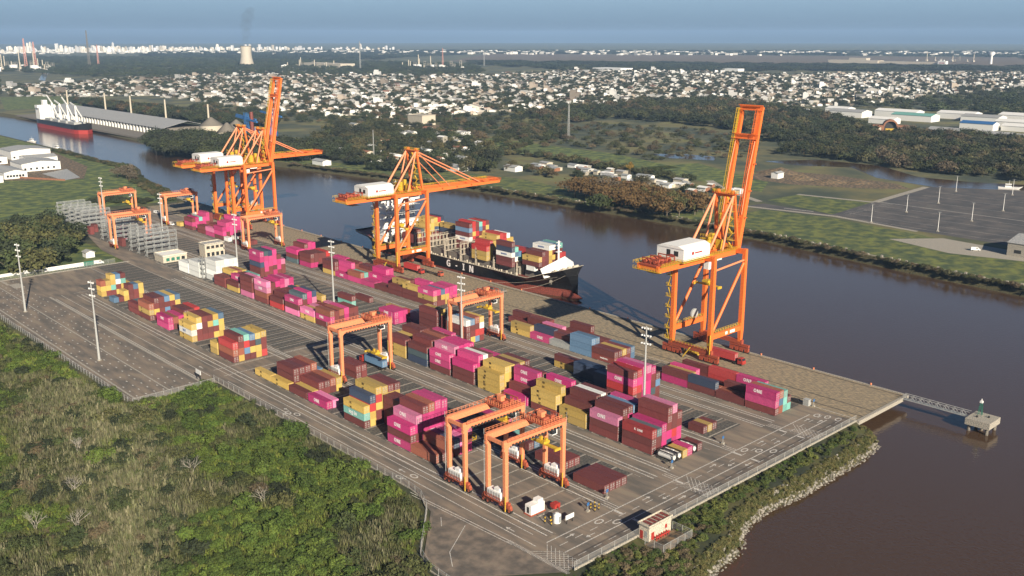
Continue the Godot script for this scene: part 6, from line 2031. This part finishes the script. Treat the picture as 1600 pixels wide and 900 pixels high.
	b.hexa([P(-1732, 576, 17) - o, P(-1260, 576, 17) - o, P(-1260, 606, 9) - o, P(-1732, 606, 9) - o, P(-1732, 576, 17.4) - o, P(-1260, 576, 17.4) - o, P(-1260, 606, 9.4) - o, P(-1732, 606, 9.4) - o])
	part(t, "roof", b.mesh(), M.roof)
	for k in 42:
		b = MB.new(); b.span(P(-1726 + k * 11.1, 541, 0) - o, P(-1722.5 + k * 11.1, 543, 9) - o); part(t, "pillar", b.mesh(), M.white)
	b = MB.new(); b.span(P(-1760, 506, -1.5), P(-1200, 540, 0.6)); struct("warehouse_quay", b.mesh(), M.concrete_dark)
	n = 0
	for q in [[-1858, 625], [-1719, 640], [-1609, 640], [-1475, 640], [-1330, 640]]:
		n += 1
		t = thing("vent_pylon", "white pylon behind the long warehouse, %s from upstream" % ORD[n], "pylon", P(q[0], q[1]), 0.0, "white pylons behind the warehouse")
		b = MB.new(); b.tube(Vector3.ZERO, Vector3(0, 33, 0), 1.7, 1.2, 6); part(t, "shaft", b.mesh(), M.cream)
	# grain silos
	n = 0
	for q in [[-1195, 578, 15, 16, 22, 0], [-1150, 590, 14, 15, 21, 0], [-1128, 566, 12, 13, 20, 0], [-1112, 596, 8, 12, 14, 1], [-1090, 606, 8, 12, 14, 1]]:
		n += 1
		t = thing("grain_silo", "%s grain silo with a dark conical roof, %s from upstream" % ["blue" if q[5] else "pale concrete", ORD[n]], "silo", P(q[0], q[1]), 0.0, "grain silos on the far bank")
		b = MB.new(); b.tube(Vector3.ZERO, Vector3(0, q[3], 0), q[2], q[2], 20); part(t, "drum", b.mesh(), M.blue if q[5] else M.cream)
		b = MB.new(); b.tube(Vector3(0, q[3], 0), Vector3(0, q[4] + 4, 0), q[2] + 0.6, 1.4, 20); part(t, "cone_roof", b.mesh(), M.blue if q[5] else M.concrete_dark)
	for q in [[-1165, 612, 32], [-1118, 622, 38], [-1092, 574, 36]]:
		t = thing("silo_elevator", "blue lattice elevator tower between the silos, %s of the three" % {32: "lowest", 38: "tallest", 36: "middle-sized"}[q[2]], "tower", P(q[0], q[1]))
		b = MB.new()
		for s in [-2.0, 2.0]:
			for z in [-2.0, 2.0]: b.beam(Vector3(s, 0, z), Vector3(s, q[2], z), 0.5, 0.5)
		for k in int(q[2] / 4.0): b.beam(Vector3(-2, k * 4, 2), Vector3(2, k * 4 + 4, 2), 0.35, 0.35); b.beam(Vector3(2, k * 4, -2), Vector3(2, k * 4 + 4, 2), 0.35, 0.35)
		b.beam(Vector3(-26, q[2] - 4, 0), Vector3(26, q[2] - 8, 0), 2.0, 2.0)
		part(t, "lattice", b.mesh(), M.blue)
	t = thing("brick_chimney", "rusty tall chimney rising beside the silos", "chimney", P(-1107, 589))
	b = MB.new(); b.tube(Vector3.ZERO, Vector3(0, 37, 0), 2.6, 2.2, 12); part(t, "shaft", b.mesh(), M.boot)
	t = thing("brick_chimney", "pale tall chimney left of the raised crane boom", "chimney", P(-1131, 631))
	b = MB.new(); b.tube(Vector3.ZERO, Vector3(0, 34, 0), 1.7, 1.4, 12); part(t, "shaft", b.mesh(), M.cream)
	# bulk carrier
	t = thing("bulk_carrier", "white-decked bulk carrier with red bottom lying upstream", "ship", P(-1570, 490, -4))
	var hull := MB.new()
	var red := MB.new()
	for k in 20:
		var pr := func(kk: int) -> Array:
			var f := kk / 20.0
			var h := 13.0
			if f < 0.08: h = lerpf(10, 13, f / 0.08)
			if f > 0.84: h = 13.0 * sqrt(maxf(0.0, 1.0 - pow((f - 0.84) / 0.16, 2)))
			return [180.0 * f, h, 12.0 + (3.0 * (f - 0.9) / 0.1 if f > 0.9 else 0.0)]
		var A: Array = pr.call(k)
		var B: Array = pr.call(k + 1)
		hull.quad(P(A[0], -A[1], 5.5), P(B[0], -B[1], 5.5), P(B[0], -B[1], B[2]), P(A[0], -A[1], A[2])); hull.quad(P(B[0], B[1], 5.5), P(A[0], A[1], 5.5), P(A[0], A[1], A[2]), P(B[0], B[1], B[2]))
		hull.quad(P(A[0], -A[1], A[2] - 0.5), P(B[0], -B[1], B[2] - 0.5), P(B[0], B[1], B[2] - 0.5), P(A[0], A[1], A[2] - 0.5))
		red.quad(P(A[0], -A[1], -1), P(B[0], -B[1], -1), P(B[0], -B[1], 5.5), P(A[0], -A[1], 5.5)); red.quad(P(B[0], B[1], -1), P(A[0], A[1], -1), P(A[0], A[1], 5.5), P(B[0], B[1], 5.5))
	hull.quad(P(0, 10, 12), P(0, -10, 12), P(0, -10, -1), P(0, 10, -1))
	part(t, "hull", hull.mesh(), M.black); part(t, "bottom", red.mesh(), M.red)
	b = MB.new(); b.span(P(4, -11, 11.5), P(22, 11, 28)); b.span(P(8, -13, 28), P(20, 13, 32)); b.span(P(8, -3, 32), P(16, 3, 39)); part(t, "deck_house", b.mesh(), M.white)
	for k in 4:
		b = MB.new()
		var x := 46.0 + k * 32.0
		b.tube(P(x, 0, 11), P(x, 0, 36), 2.0, 1.6, 8); b.beam(P(x, 0, 34), P(x + 30, -3, 18 + 4 * (k % 2)), 1.6, 2.0); b.beam(P(x, 0, 36), P(x - 26, 2, 46 - 6 * (k % 2)), 1.4, 1.8); b.beam(P(x, 0, 34), P(x - 14, 2, 24), 0.6, 0.6)
		part(t, "deck_crane", b.mesh(), M.white)
		b = MB.new(); b.span(P(x - 13, -8, 11.5), P(x + 10, 8, 14.5)); part(t, "hatch", b.mesh(), M.galv)

# ---------------------------------------------------------------- the town and what stands on the horizon
func house_mesh(k: int, wall: Color, roof: Color) -> ArrayMesh:
	var b := MB.new()
	b.use_c = true
	b.tint = wall
	var w: float = [5.0, 4.2, 6.5, 5.5][k]
	var d: float = [4.5, 6.0, 5.0, 8.0][k]
	var h: float = [3.4, 3.6, 6.2, 4.2][k]
	b.span(Vector3(-w, 0, -d), Vector3(w, h, d))
	if k == 2: b.span(Vector3(-w, h, -d), Vector3(w * 0.2, h + 2.4, d * 0.4))
	b.tint = roof
	if k == 0 or k == 3:
		var r := 1.7
		b.quad(Vector3(-w - 0.4, h, d + 0.4), Vector3(w + 0.4, h, d + 0.4), Vector3(w + 0.4, h + r, 0), Vector3(-w - 0.4, h + r, 0))
		b.quad(Vector3(w + 0.4, h, -d - 0.4), Vector3(-w - 0.4, h, -d - 0.4), Vector3(-w - 0.4, h + r, 0), Vector3(w + 0.4, h + r, 0))
		b.tint = wall
		b.tri(Vector3(w, h, d), Vector3(w, h, -d), Vector3(w, h + r, 0)); b.tri(Vector3(-w, h, -d), Vector3(-w, h, d), Vector3(-w, h + r, 0))
	else:
		b.span(Vector3(-w - 0.2, h, -d - 0.2), Vector3(w + 0.2, h + 0.3, d + 0.2)) if k == 1 else b.span(Vector3(w * 0.2, h, -d), Vector3(w, h + 0.2, d))
	b.tint = Color(0.03, 0.035, 0.04)
	for s in [-0.55, 0.1, 0.6]:
		b.span(Vector3(w - 0.05, 1.0, d * s), Vector3(w + 0.06, 2.3, d * s + 1.2))
		b.span(Vector3(w * s, 1.0, d - 0.05), Vector3(w * s + 1.2, 2.3, d + 0.06))
	return b.mesh()

func town() -> void:
	var city := V([-2304, 660, -2191, 770, -2123, 897, -1753, 870, -1358, 880, -1230, 960, -1246, 1099, -1166, 1407, -1308, 1706, -1272, 1995, -1793, 2921, -2197, 3012, -2614, 2765, -2476, 2186, -2608, 1966, -3325, 1799, -2976, 1088, -2770, 768])
	var suburb := V([-1308, 1706, -981, 1606, -918, 1724, -957, 2295, -898, 2516, -600, 2600, -1392, 3878, -1824, 3052, -1534, 2404])
	var walls := [Color(0.74, 0.74, 0.73), Color(0.80, 0.80, 0.80), Color(0.60, 0.56, 0.50), Color(0.70, 0.68, 0.65), Color(0.42, 0.36, 0.30)]
	var roofs := [Color(0.50, 0.50, 0.49), Color(0.32, 0.31, 0.30), Color(0.26, 0.14, 0.10), Color(0.64, 0.63, 0.62), Color(0.18, 0.17, 0.165), Color(0.36, 0.32, 0.28)]
	var meshes := []
	for k in 4:
		for j in 3: meshes.append(house_mesh(k, walls[(k * 2 + j) % 5], roofs[(k + j * 2) % 6]))
	var all := []
	var trees := []
	for p in spots(city, 12.6):
		var q: Vector2 = p
		# streets: a loose grid of gaps
		var u := fposmod(q.x * 0.83 + q.y * 0.56, 104.0)
		var v := fposmod(-q.x * 0.56 + q.y * 0.83, 96.0)
		if u < 13 or v < 12: 
			if rng.randf() < 0.22: trees.append(q)
			continue
		if rng.randf() < 0.55: all.append(q)
		elif rng.randf() < 0.55: trees.append(q)
	for p in spots(suburb, 17.0):
		if rng.randf() < 0.5: all.append(p)
		elif rng.randf() < 0.5: trees.append(p)
	all.sort_custom(func(a, b): return a.length() < b.length())
	var xf := []
	var cc := []
	for k in meshes.size(): xf.append([]); cc.append([])
	for k in all.size():
		var q: Vector2 = all[k]
		var turn := 0.59 + (PI * 0.5 if rng.randf() < 0.5 else 0.0) + rng.randf_range(-0.05, 0.05)
		var m := rng.randi() % meshes.size()
		var s := rng.randf_range(0.42, 0.82) * (2.0 if rng.randf() < 0.05 else 1.0)
		if k < 290:
			var o := solo("house", meshes[m], M.tinted, "small pale house on the near edge of the town beyond the river", "house", P(q.x, q.y), turn, "houses on the near edge of the town")
			o.scale = Vector3(s, s * rng.randf_range(0.9, 1.3), s)
		else:
			xf[m].append(Transform3D(Basis(Vector3.UP, turn).scaled_local(Vector3(s, s * rng.randf_range(0.9, 1.4), s)), P(q.x, q.y)))
			cc[m].append(Color(1, 1, 1) * rng.randf_range(0.34, 0.95))
	var t := Node3D.new()
	t.name = "distant_houses"
	add_child(t)
	t.set_meta("kind", "stuff")
	t.set_meta("label", "thousands of pale low houses spreading over the plain to the horizon")
	t.set_meta("category", "houses")
	for k in meshes.size(): scatter("houses", "", "", meshes[k], M.tinted, xf[k], cc[k], t)
	# trees of the town, the belts and the plain
	var tx := [[], [], []]
	var tc := [[], [], []]
	for p in trees:
		var k := rng.randi() % 3
		var s: float = rng.randf_range(4.5, 10) / TREE[k][3]
		var c: Array = (MIXED + DARK)[rng.randi() % 9]
		tx[k].append(up_xf(P(p.x, p.y), Vector3(s * 1.1, s, s * 1.1)))
		tc[k].append(Color(c[0], c[1], c[2]) * rng.randf_range(0.8, 1.3))
	for z in [[V([-3969, 1106, -3158, 1156, -3029, 1592, -2651, 1998, -2560, 2260, -3387, 2913, -4556, 2844, -6027, 2410, -6558, 1839]), 38.0], [V([-2304, 640, -2600, 600, -6000, 1200, -6500, 1900, -4000, 1100, -2900, 800]), 34.0], [V([-900, 1700, -600, 1700, 0, 2200, -600, 3600, -1300, 3900, -900, 2600]), 34.0], [V([-2200, 3050, -2700, 2800, -3400, 2950, -3900, 3300, -2800, 3900, -1500, 4400, -1400, 3900]), 70.0], [V([-6000, 2500, -4400, 2900, -5500, 4800, -4100, 5700, -2300, 6400, -3000, 9000, -7600, 5200, -8600, 3600]), 95.0], [V([-1500, 4400, -600, 3700, 600, 4200, -500, 7000, -2300, 6400]), 80.0], [V([-2300, 6400, -500, 7000, -2000, 12500, -4000, 12000, -3000, 9000]), 150.0]]:
		for p in spots(z[0], z[1]):
			var k := rng.randi() % 3
			var s: float = rng.randf_range(8, 15) / TREE[k][3] * (1.0 if z[1] < 60 else (1.7 if z[1] < 100 else 2.4))
			var c: Array = DARK[rng.randi() % 4]
			tx[k].append(up_xf(P(p.x, p.y), Vector3(s * (1.4 if z[1] < 60 else 3.0), s * (1.0 if z[1] < 60 else 0.55), s * (1.4 if z[1] < 60 else 3.0))))
			tc[k].append(Color(c[0], c[1], c[2]) * rng.randf_range(0.9, 1.7))
	t = Node3D.new()
	t.name = "distant_trees"
	add_child(t)
	t.set_meta("kind", "stuff")
	t.set_meta("label", "dark trees scattered among the houses and in belts across the plain")
	t.set_meta("category", "trees")
	for k in 3: scatter("trees", "", "", TREE[k][2], M.leaf, tx[k], tc[k], t)
	# sheds on the right behind the wood
	var n := 0
	for q in [[-800, 1500, 60, 34, 9, "roof"], [-745, 1560, 70, 30, 9, "white"], [-690, 1500, 64, 30, 9, "teal"], [-660, 1590, 58, 34, 9, "white"], [-610, 1560, 56, 34, 8, "roof"], [-575, 1620, 60, 36, 9, "white"], [-540, 1500, 50, 30, 8, "white"], [-500, 1560, 50, 34, 9, "roof"], [-470, 1500, 44, 30, 8, "white"], [-560, 1420, 46, 22, 9, "blue"], [-515, 1440, 36, 26, 7, "white"], [-850, 1560, 40, 30, 8, "white"], [-880, 1480, 36, 26, 7, "roof"], [-700, 1420, 40, 22, 7, "white"], [-430, 1450, 50, 26, 7, "white"]]:
		n += 1
		gable("factory_shed", "%s-roofed factory shed beyond the dark wood, %s of fifteen" % [{"roof": "grey", "white": "white", "teal": "teal", "blue": "blue"}[q[5]], ORD[n]], "shed", q[0] - q[2] * 0.5, q[1] - q[3] * 0.5, q[0] + q[2] * 0.5, q[1] + q[3] * 0.5, q[4], 3.0, M.white, {"roof": M.roof, "white": M.white, "teal": CMAT.t[0], "blue": M.blue}[q[5]], [])
	for q in [[-545, 1300, 60, 24], [-490, 1290, 50, 24], [-440, 1280, 60, 24]]:
		gable("old_shed", "dark old shed with pale ridged roof, %s of the row" % {-545: "upstream end", -490: "middle", -440: "downstream end"}[q[0]], "shed", q[0] - q[2] * 0.5, q[1] - q[3] * 0.5, q[0] + q[2] * 0.5, q[1] + q[3] * 0.5, 8.0, 3.0, M.boot, M.roof, [])
	t = thing("brick_station", "red brick building with a big arched doorway at the wood edge", "building", P(-632, 1300), 0.55)
	var b := MB.new()
	b.span(Vector3(-24, 0, -8), Vector3(-9, 9, 8)); b.span(Vector3(9, 0, -8), Vector3(24, 9, 8)); b.span(Vector3(-9, 0, -8), Vector3(9, 9, 4))
	part(t, "wall", b.mesh(), M.brick)
	b = MB.new()
	for k in 10:
		var a0 := PI * k / 10.0
		var a1 := PI * (k + 1) / 10.0
		b.hexa([Vector3(cos(a1) * 7.5, 8 + sin(a1) * 6.5, 8.4), Vector3(cos(a0) * 7.5, 8 + sin(a0) * 6.5, 8.4), Vector3(cos(a0) * 7.5, 8 + sin(a0) * 6.5, -8), Vector3(cos(a1) * 7.5, 8 + sin(a1) * 6.5, -8), Vector3(cos(a1) * 9.6, 8 + sin(a1) * 8.6, 8.4), Vector3(cos(a0) * 9.6, 8 + sin(a0) * 8.6, 8.4), Vector3(cos(a0) * 9.6, 8 + sin(a0) * 8.6, -8), Vector3(cos(a1) * 9.6, 8 + sin(a1) * 8.6, -8)])
	part(t, "arch", b.mesh(), M.brick)
	b = MB.new(); b.span(Vector3(-7.4, 0, 4.1), Vector3(7.4, 14, 4.3)); part(t, "doorway", b.mesh(), M.dark)
	b = MB.new(); b.span(Vector3(-6, 0, 4.4), Vector3(6, 4.6, 5.0)); part(t, "gate", b.mesh(), M.yellow)
	for s in [-20.0, -15.0, 13.0, 18.0]:
		b = MB.new(); b.span(Vector3(s, 2, 7.9), Vector3(s + 3, 6, 8.1)); part(t, "window", b.mesh(), M.cream)

func lattice(called: String, label: String, x: float, w: float, h: float, base: float, m: Material) -> void:
	var t := thing(called, label, "mast", P(x, w))
	var b := MB.new()
	for s in [-1.0, 1.0]:
		for z in [-1.0, 1.0]: b.beam(Vector3(s * base, 0, z * base), Vector3(s * base * 0.25, h, z * base * 0.25), base * 0.28, base * 0.28)
	var k := 0.0
	while k < h - base * 2:
		var f := 1.0 - 0.75 * k / h
		b.beam(Vector3(-base * f, k, base * f), Vector3(base * f, k + base * 2, base * f), base * 0.16, base * 0.16); b.beam(Vector3(base * f, k, -base * f), Vector3(base * f, k + base * 2, base * f), base * 0.16, base * 0.16)
		k += base * 2
	part(t, "lattice", b.mesh(), m)

func horizon_things() -> void:
	var b: MB
	# cooling tower and its smoke
	var t := thing("cooling_tower", "cream cooling tower smoking on the horizon", "cooling tower", P(-3910, 2075))
	b = MB.new()
	var prof := [[0, 33], [12, 30], [26, 26.5], [42, 23.6], [56, 22.6], [70, 22.8], [86, 24]]
	for k in prof.size() - 1: b.tube(Vector3(0, prof[k][0], 0), Vector3(0, prof[k + 1][0], 0), prof[k][1], prof[k + 1][1], 28, false)
	part(t, "shell", b.mesh(), M.cream)
	b = MB.new(); b.tube(Vector3(0, 84, 0), Vector3(0, 86.5, 0), 24.4, 24.4, 28, false); part(t, "rim", b.mesh(), M.concrete_dark)
	var k := 0
	for q in [[0, 108, 16, 22, 0.005], [6, 138, 22, 26, 0.004], [8, 172, 26, 28, 0.0045], [18, 206, 30, 26, 0.0045], [30, 232, 22, 16, 0.006]]:
		var fv := FogVolume.new()
		fv.name = numbered("smoke")
		fv.shape = RenderingServer.FOG_VOLUME_SHAPE_ELLIPSOID
		fv.size = Vector3(q[2] * 2, q[3] * 2, q[2] * 2)
		var fm := FogMaterial.new()
		fm.density = q[4]
		fm.albedo = Color(0.5, 0.55, 0.6)
		fv.material = fm
		add_child(fv)
		fv.position = P(-3910 + q[0] * 0.7, 2075 + q[0] * 0.7, q[1])
		fv.set_meta("kind", "stuff")
	# refinery columns
	k = 0
	for z in [[-4150, 1200, 420, 300, 46, 70.0], [-3150, 2500, 300, 160, 26, 55.0], [-3560, 2180, 420, 160, 24, 40.0], [-2250, 5200, 300, 200, 14, 45.0]]:
		for j in z[4]:
			k += 1
			var x: float = z[0] + rng.randf_range(-0.5, 0.5) * z[2]
			var w: float = z[1] + rng.randf_range(-0.5, 0.5) * z[3]
			var h: float = z[5] * rng.randf_range(0.25, 1.0)
			b = MB.new()
			if j % 3 == 0: b.tube(Vector3.ZERO, Vector3(0, h * 0.3, 0), h * 0.22, h * 0.22, 12)
			elif j % 3 == 1: b.tube(Vector3.ZERO, Vector3(0, h, 0), 2.2, 1.8, 8); b.span(Vector3(-5, 0, -4), Vector3(6, h * 0.2, 4))
			else:
				for s in [-4.0, 4.0]:
					for zz in [-4.0, 4.0]: b.beam(Vector3(s, 0, zz), Vector3(s, h * 0.6, zz), 1.0, 1.0)
				for lv in 3: b.span(Vector3(-5, h * 0.2 * (lv + 1), -5), Vector3(5, h * 0.2 * (lv + 1) + 1.0, 5))
			solo(["storage_tank", "distillation_column", "process_frame"][j % 3], b.mesh(), [M.white, M.cream, M.concrete][j % 3], "pale refinery %s in the hazy distance" % ["tank", "column", "frame"][j % 3], "refinery plant", P(x, w), rng.randf() * 3.0, "distant refinery plant")
	lattice("flare_stack", "red and white lattice flare tower over the far refinery", -4200, 1270, 118, 4.5, M.flare)
	lattice("flare_stack", "second red lattice flare tower over the far refinery", -4215, 1310, 105, 4.5, M.flare)
	lattice("radio_mast", "dark tall radio mast leaning over the skyline", -4280, 1545, 150, 4.0, M.concrete_dark)
	lattice("radio_mast", "shorter red radio mast beside the tall dark one", -4300, 1590, 92, 3.0, M.flare)
	lattice("radio_mast", "slim pale radio mast above the middle of the town", -3176, 2160, 108, 2.2, M.galv)
	lattice("radio_mast", "grey lattice mast rising from the scrub field", -862, 900, 44, 1.2, M.galv)
	lattice("radio_mast", "thin pale mast by the bank sheds", -820, 570, 36, 0.6, M.galv)
	lattice("radio_mast", "thin mast beyond the refinery on the plain", -3300, 2900, 70, 2.0, M.galv)
	lattice("radio_mast", "red mast in the second refinery", -3120, 2520, 80, 2.5, M.flare)
	t = thing("water_tower", "white mushroom water tower on the horizon", "water tower", P(-1886, 4829))
	b = MB.new(); b.tube(Vector3.ZERO, Vector3(0, 40, 0), 6, 5, 12); part(t, "stem", b.mesh(), M.white)
	b = MB.new(); b.tube(Vector3(0, 38, 0), Vector3(0, 47, 0), 7, 15, 14); b.tube(Vector3(0, 47, 0), Vector3(0, 54, 0), 15, 13, 14); part(t, "bowl", b.mesh(), M.white)
	b = MB.new()
	b.span(P(-2505, 4440, 0), P(-2250, 4500, 15)); b.span(P(-2250, 4450, 0), P(-1960, 4500, 12)); b.span(P(-2440, 4520, 0), P(-2350, 4560, 24))
	solo("factory_hall", b.mesh(), M.cream, "very long cream factory hall on the plain", "factory")
	house_block("office_tower", "white office block with a red stripe at the long factory's end", "building", -1965, 4440, -1930, 4465, 18, M.white, M.white, [["w", -1960, -1935, 8, 12, M.red, "sign_band"]])
	b = MB.new(); b.span(P(-2560, 2800, 0), P(-2420, 2870, 11)); solo("distribution_hall", b.mesh(), M.white, "long white hall behind the town", "hall")
	b = MB.new(); b.span(P(-2180, 3100, 0), P(-2110, 3140, 10)); solo("distribution_hall", b.mesh(), M.white, "short white hall on the plain behind the town", "hall")
	b = MB.new(); b.span(P(-3700, 2230, 0), P(-3420, 2300, 18)); solo("depot_hall", b.mesh(), M.cream, "pale depot hall beside the cooling tower", "hall")
	# city skyline
	var wins := [M.white, M.cream, mat(lin(0.66, 0.62, 0.55), 0.8), mat(lin(0.52, 0.52, 0.53), 0.8)]
	var sky_meshes := []
	for j in 5:
		b = MB.new()
		b.span(Vector3(-0.5, 0, -0.5), Vector3(0.5, 1.0, 0.5))
		if j % 2: b.span(Vector3(-0.3, 1.0, -0.3), Vector3(0.2, 1.12, 0.3))
		if j > 2: b.span(Vector3(0.5, 0, -0.4), Vector3(1.0, 0.6, 0.4))
		sky_meshes.append(b.mesh())
	for j in 295:
		var f := pow(rng.randf(), 1.25)
		var x := lerpf(-8600, -7600, f) + rng.randf_range(-500, 500)
		var w := lerpf(2250, 5300, f) + rng.randf_range(-300, 300)
		var h := rng.randf_range(20, 46) * (1.15 - 0.5 * f) + (24 if rng.randf() < 0.08 else 0)
		var o := solo("high_rise", sky_meshes[rng.randi() % 5], wins[rng.randi() % 4], "pale high-rise block in the city skyline on the horizon", "high-rise", P(x, w), rng.randf_range(-0.5, 0.9), "city skyline")
		o.scale = Vector3(rng.randf_range(10, 24), h, rng.randf_range(10, 24))
	var xf := []
	var cc := []
	for j in 900:
		var f := rng.randf()
		xf.append(up_xf(P(lerpf(-9000, -2500, f) + rng.randf_range(-600, 600), lerpf(2300, 7800, f) + rng.randf_range(-700, 700)), Vector3(rng.randf_range(14, 36), rng.randf_range(7, 15), rng.randf_range(14, 30))))
		cc.append(Color(0.8, 0.78, 0.74) * rng.randf_range(0.5, 1.0))
	scatter("distant_blocks", "faint pale blocks and sheds across the hazy plain", "buildings", house_mesh_unit(), M.tinted, xf, cc)

func house_mesh_unit() -> ArrayMesh:
	var b := MB.new()
	b.use_c = true
	b.span(Vector3(-0.5, 0, -0.5), Vector3(0.5, 1, 0.5))
	return b.mesh()
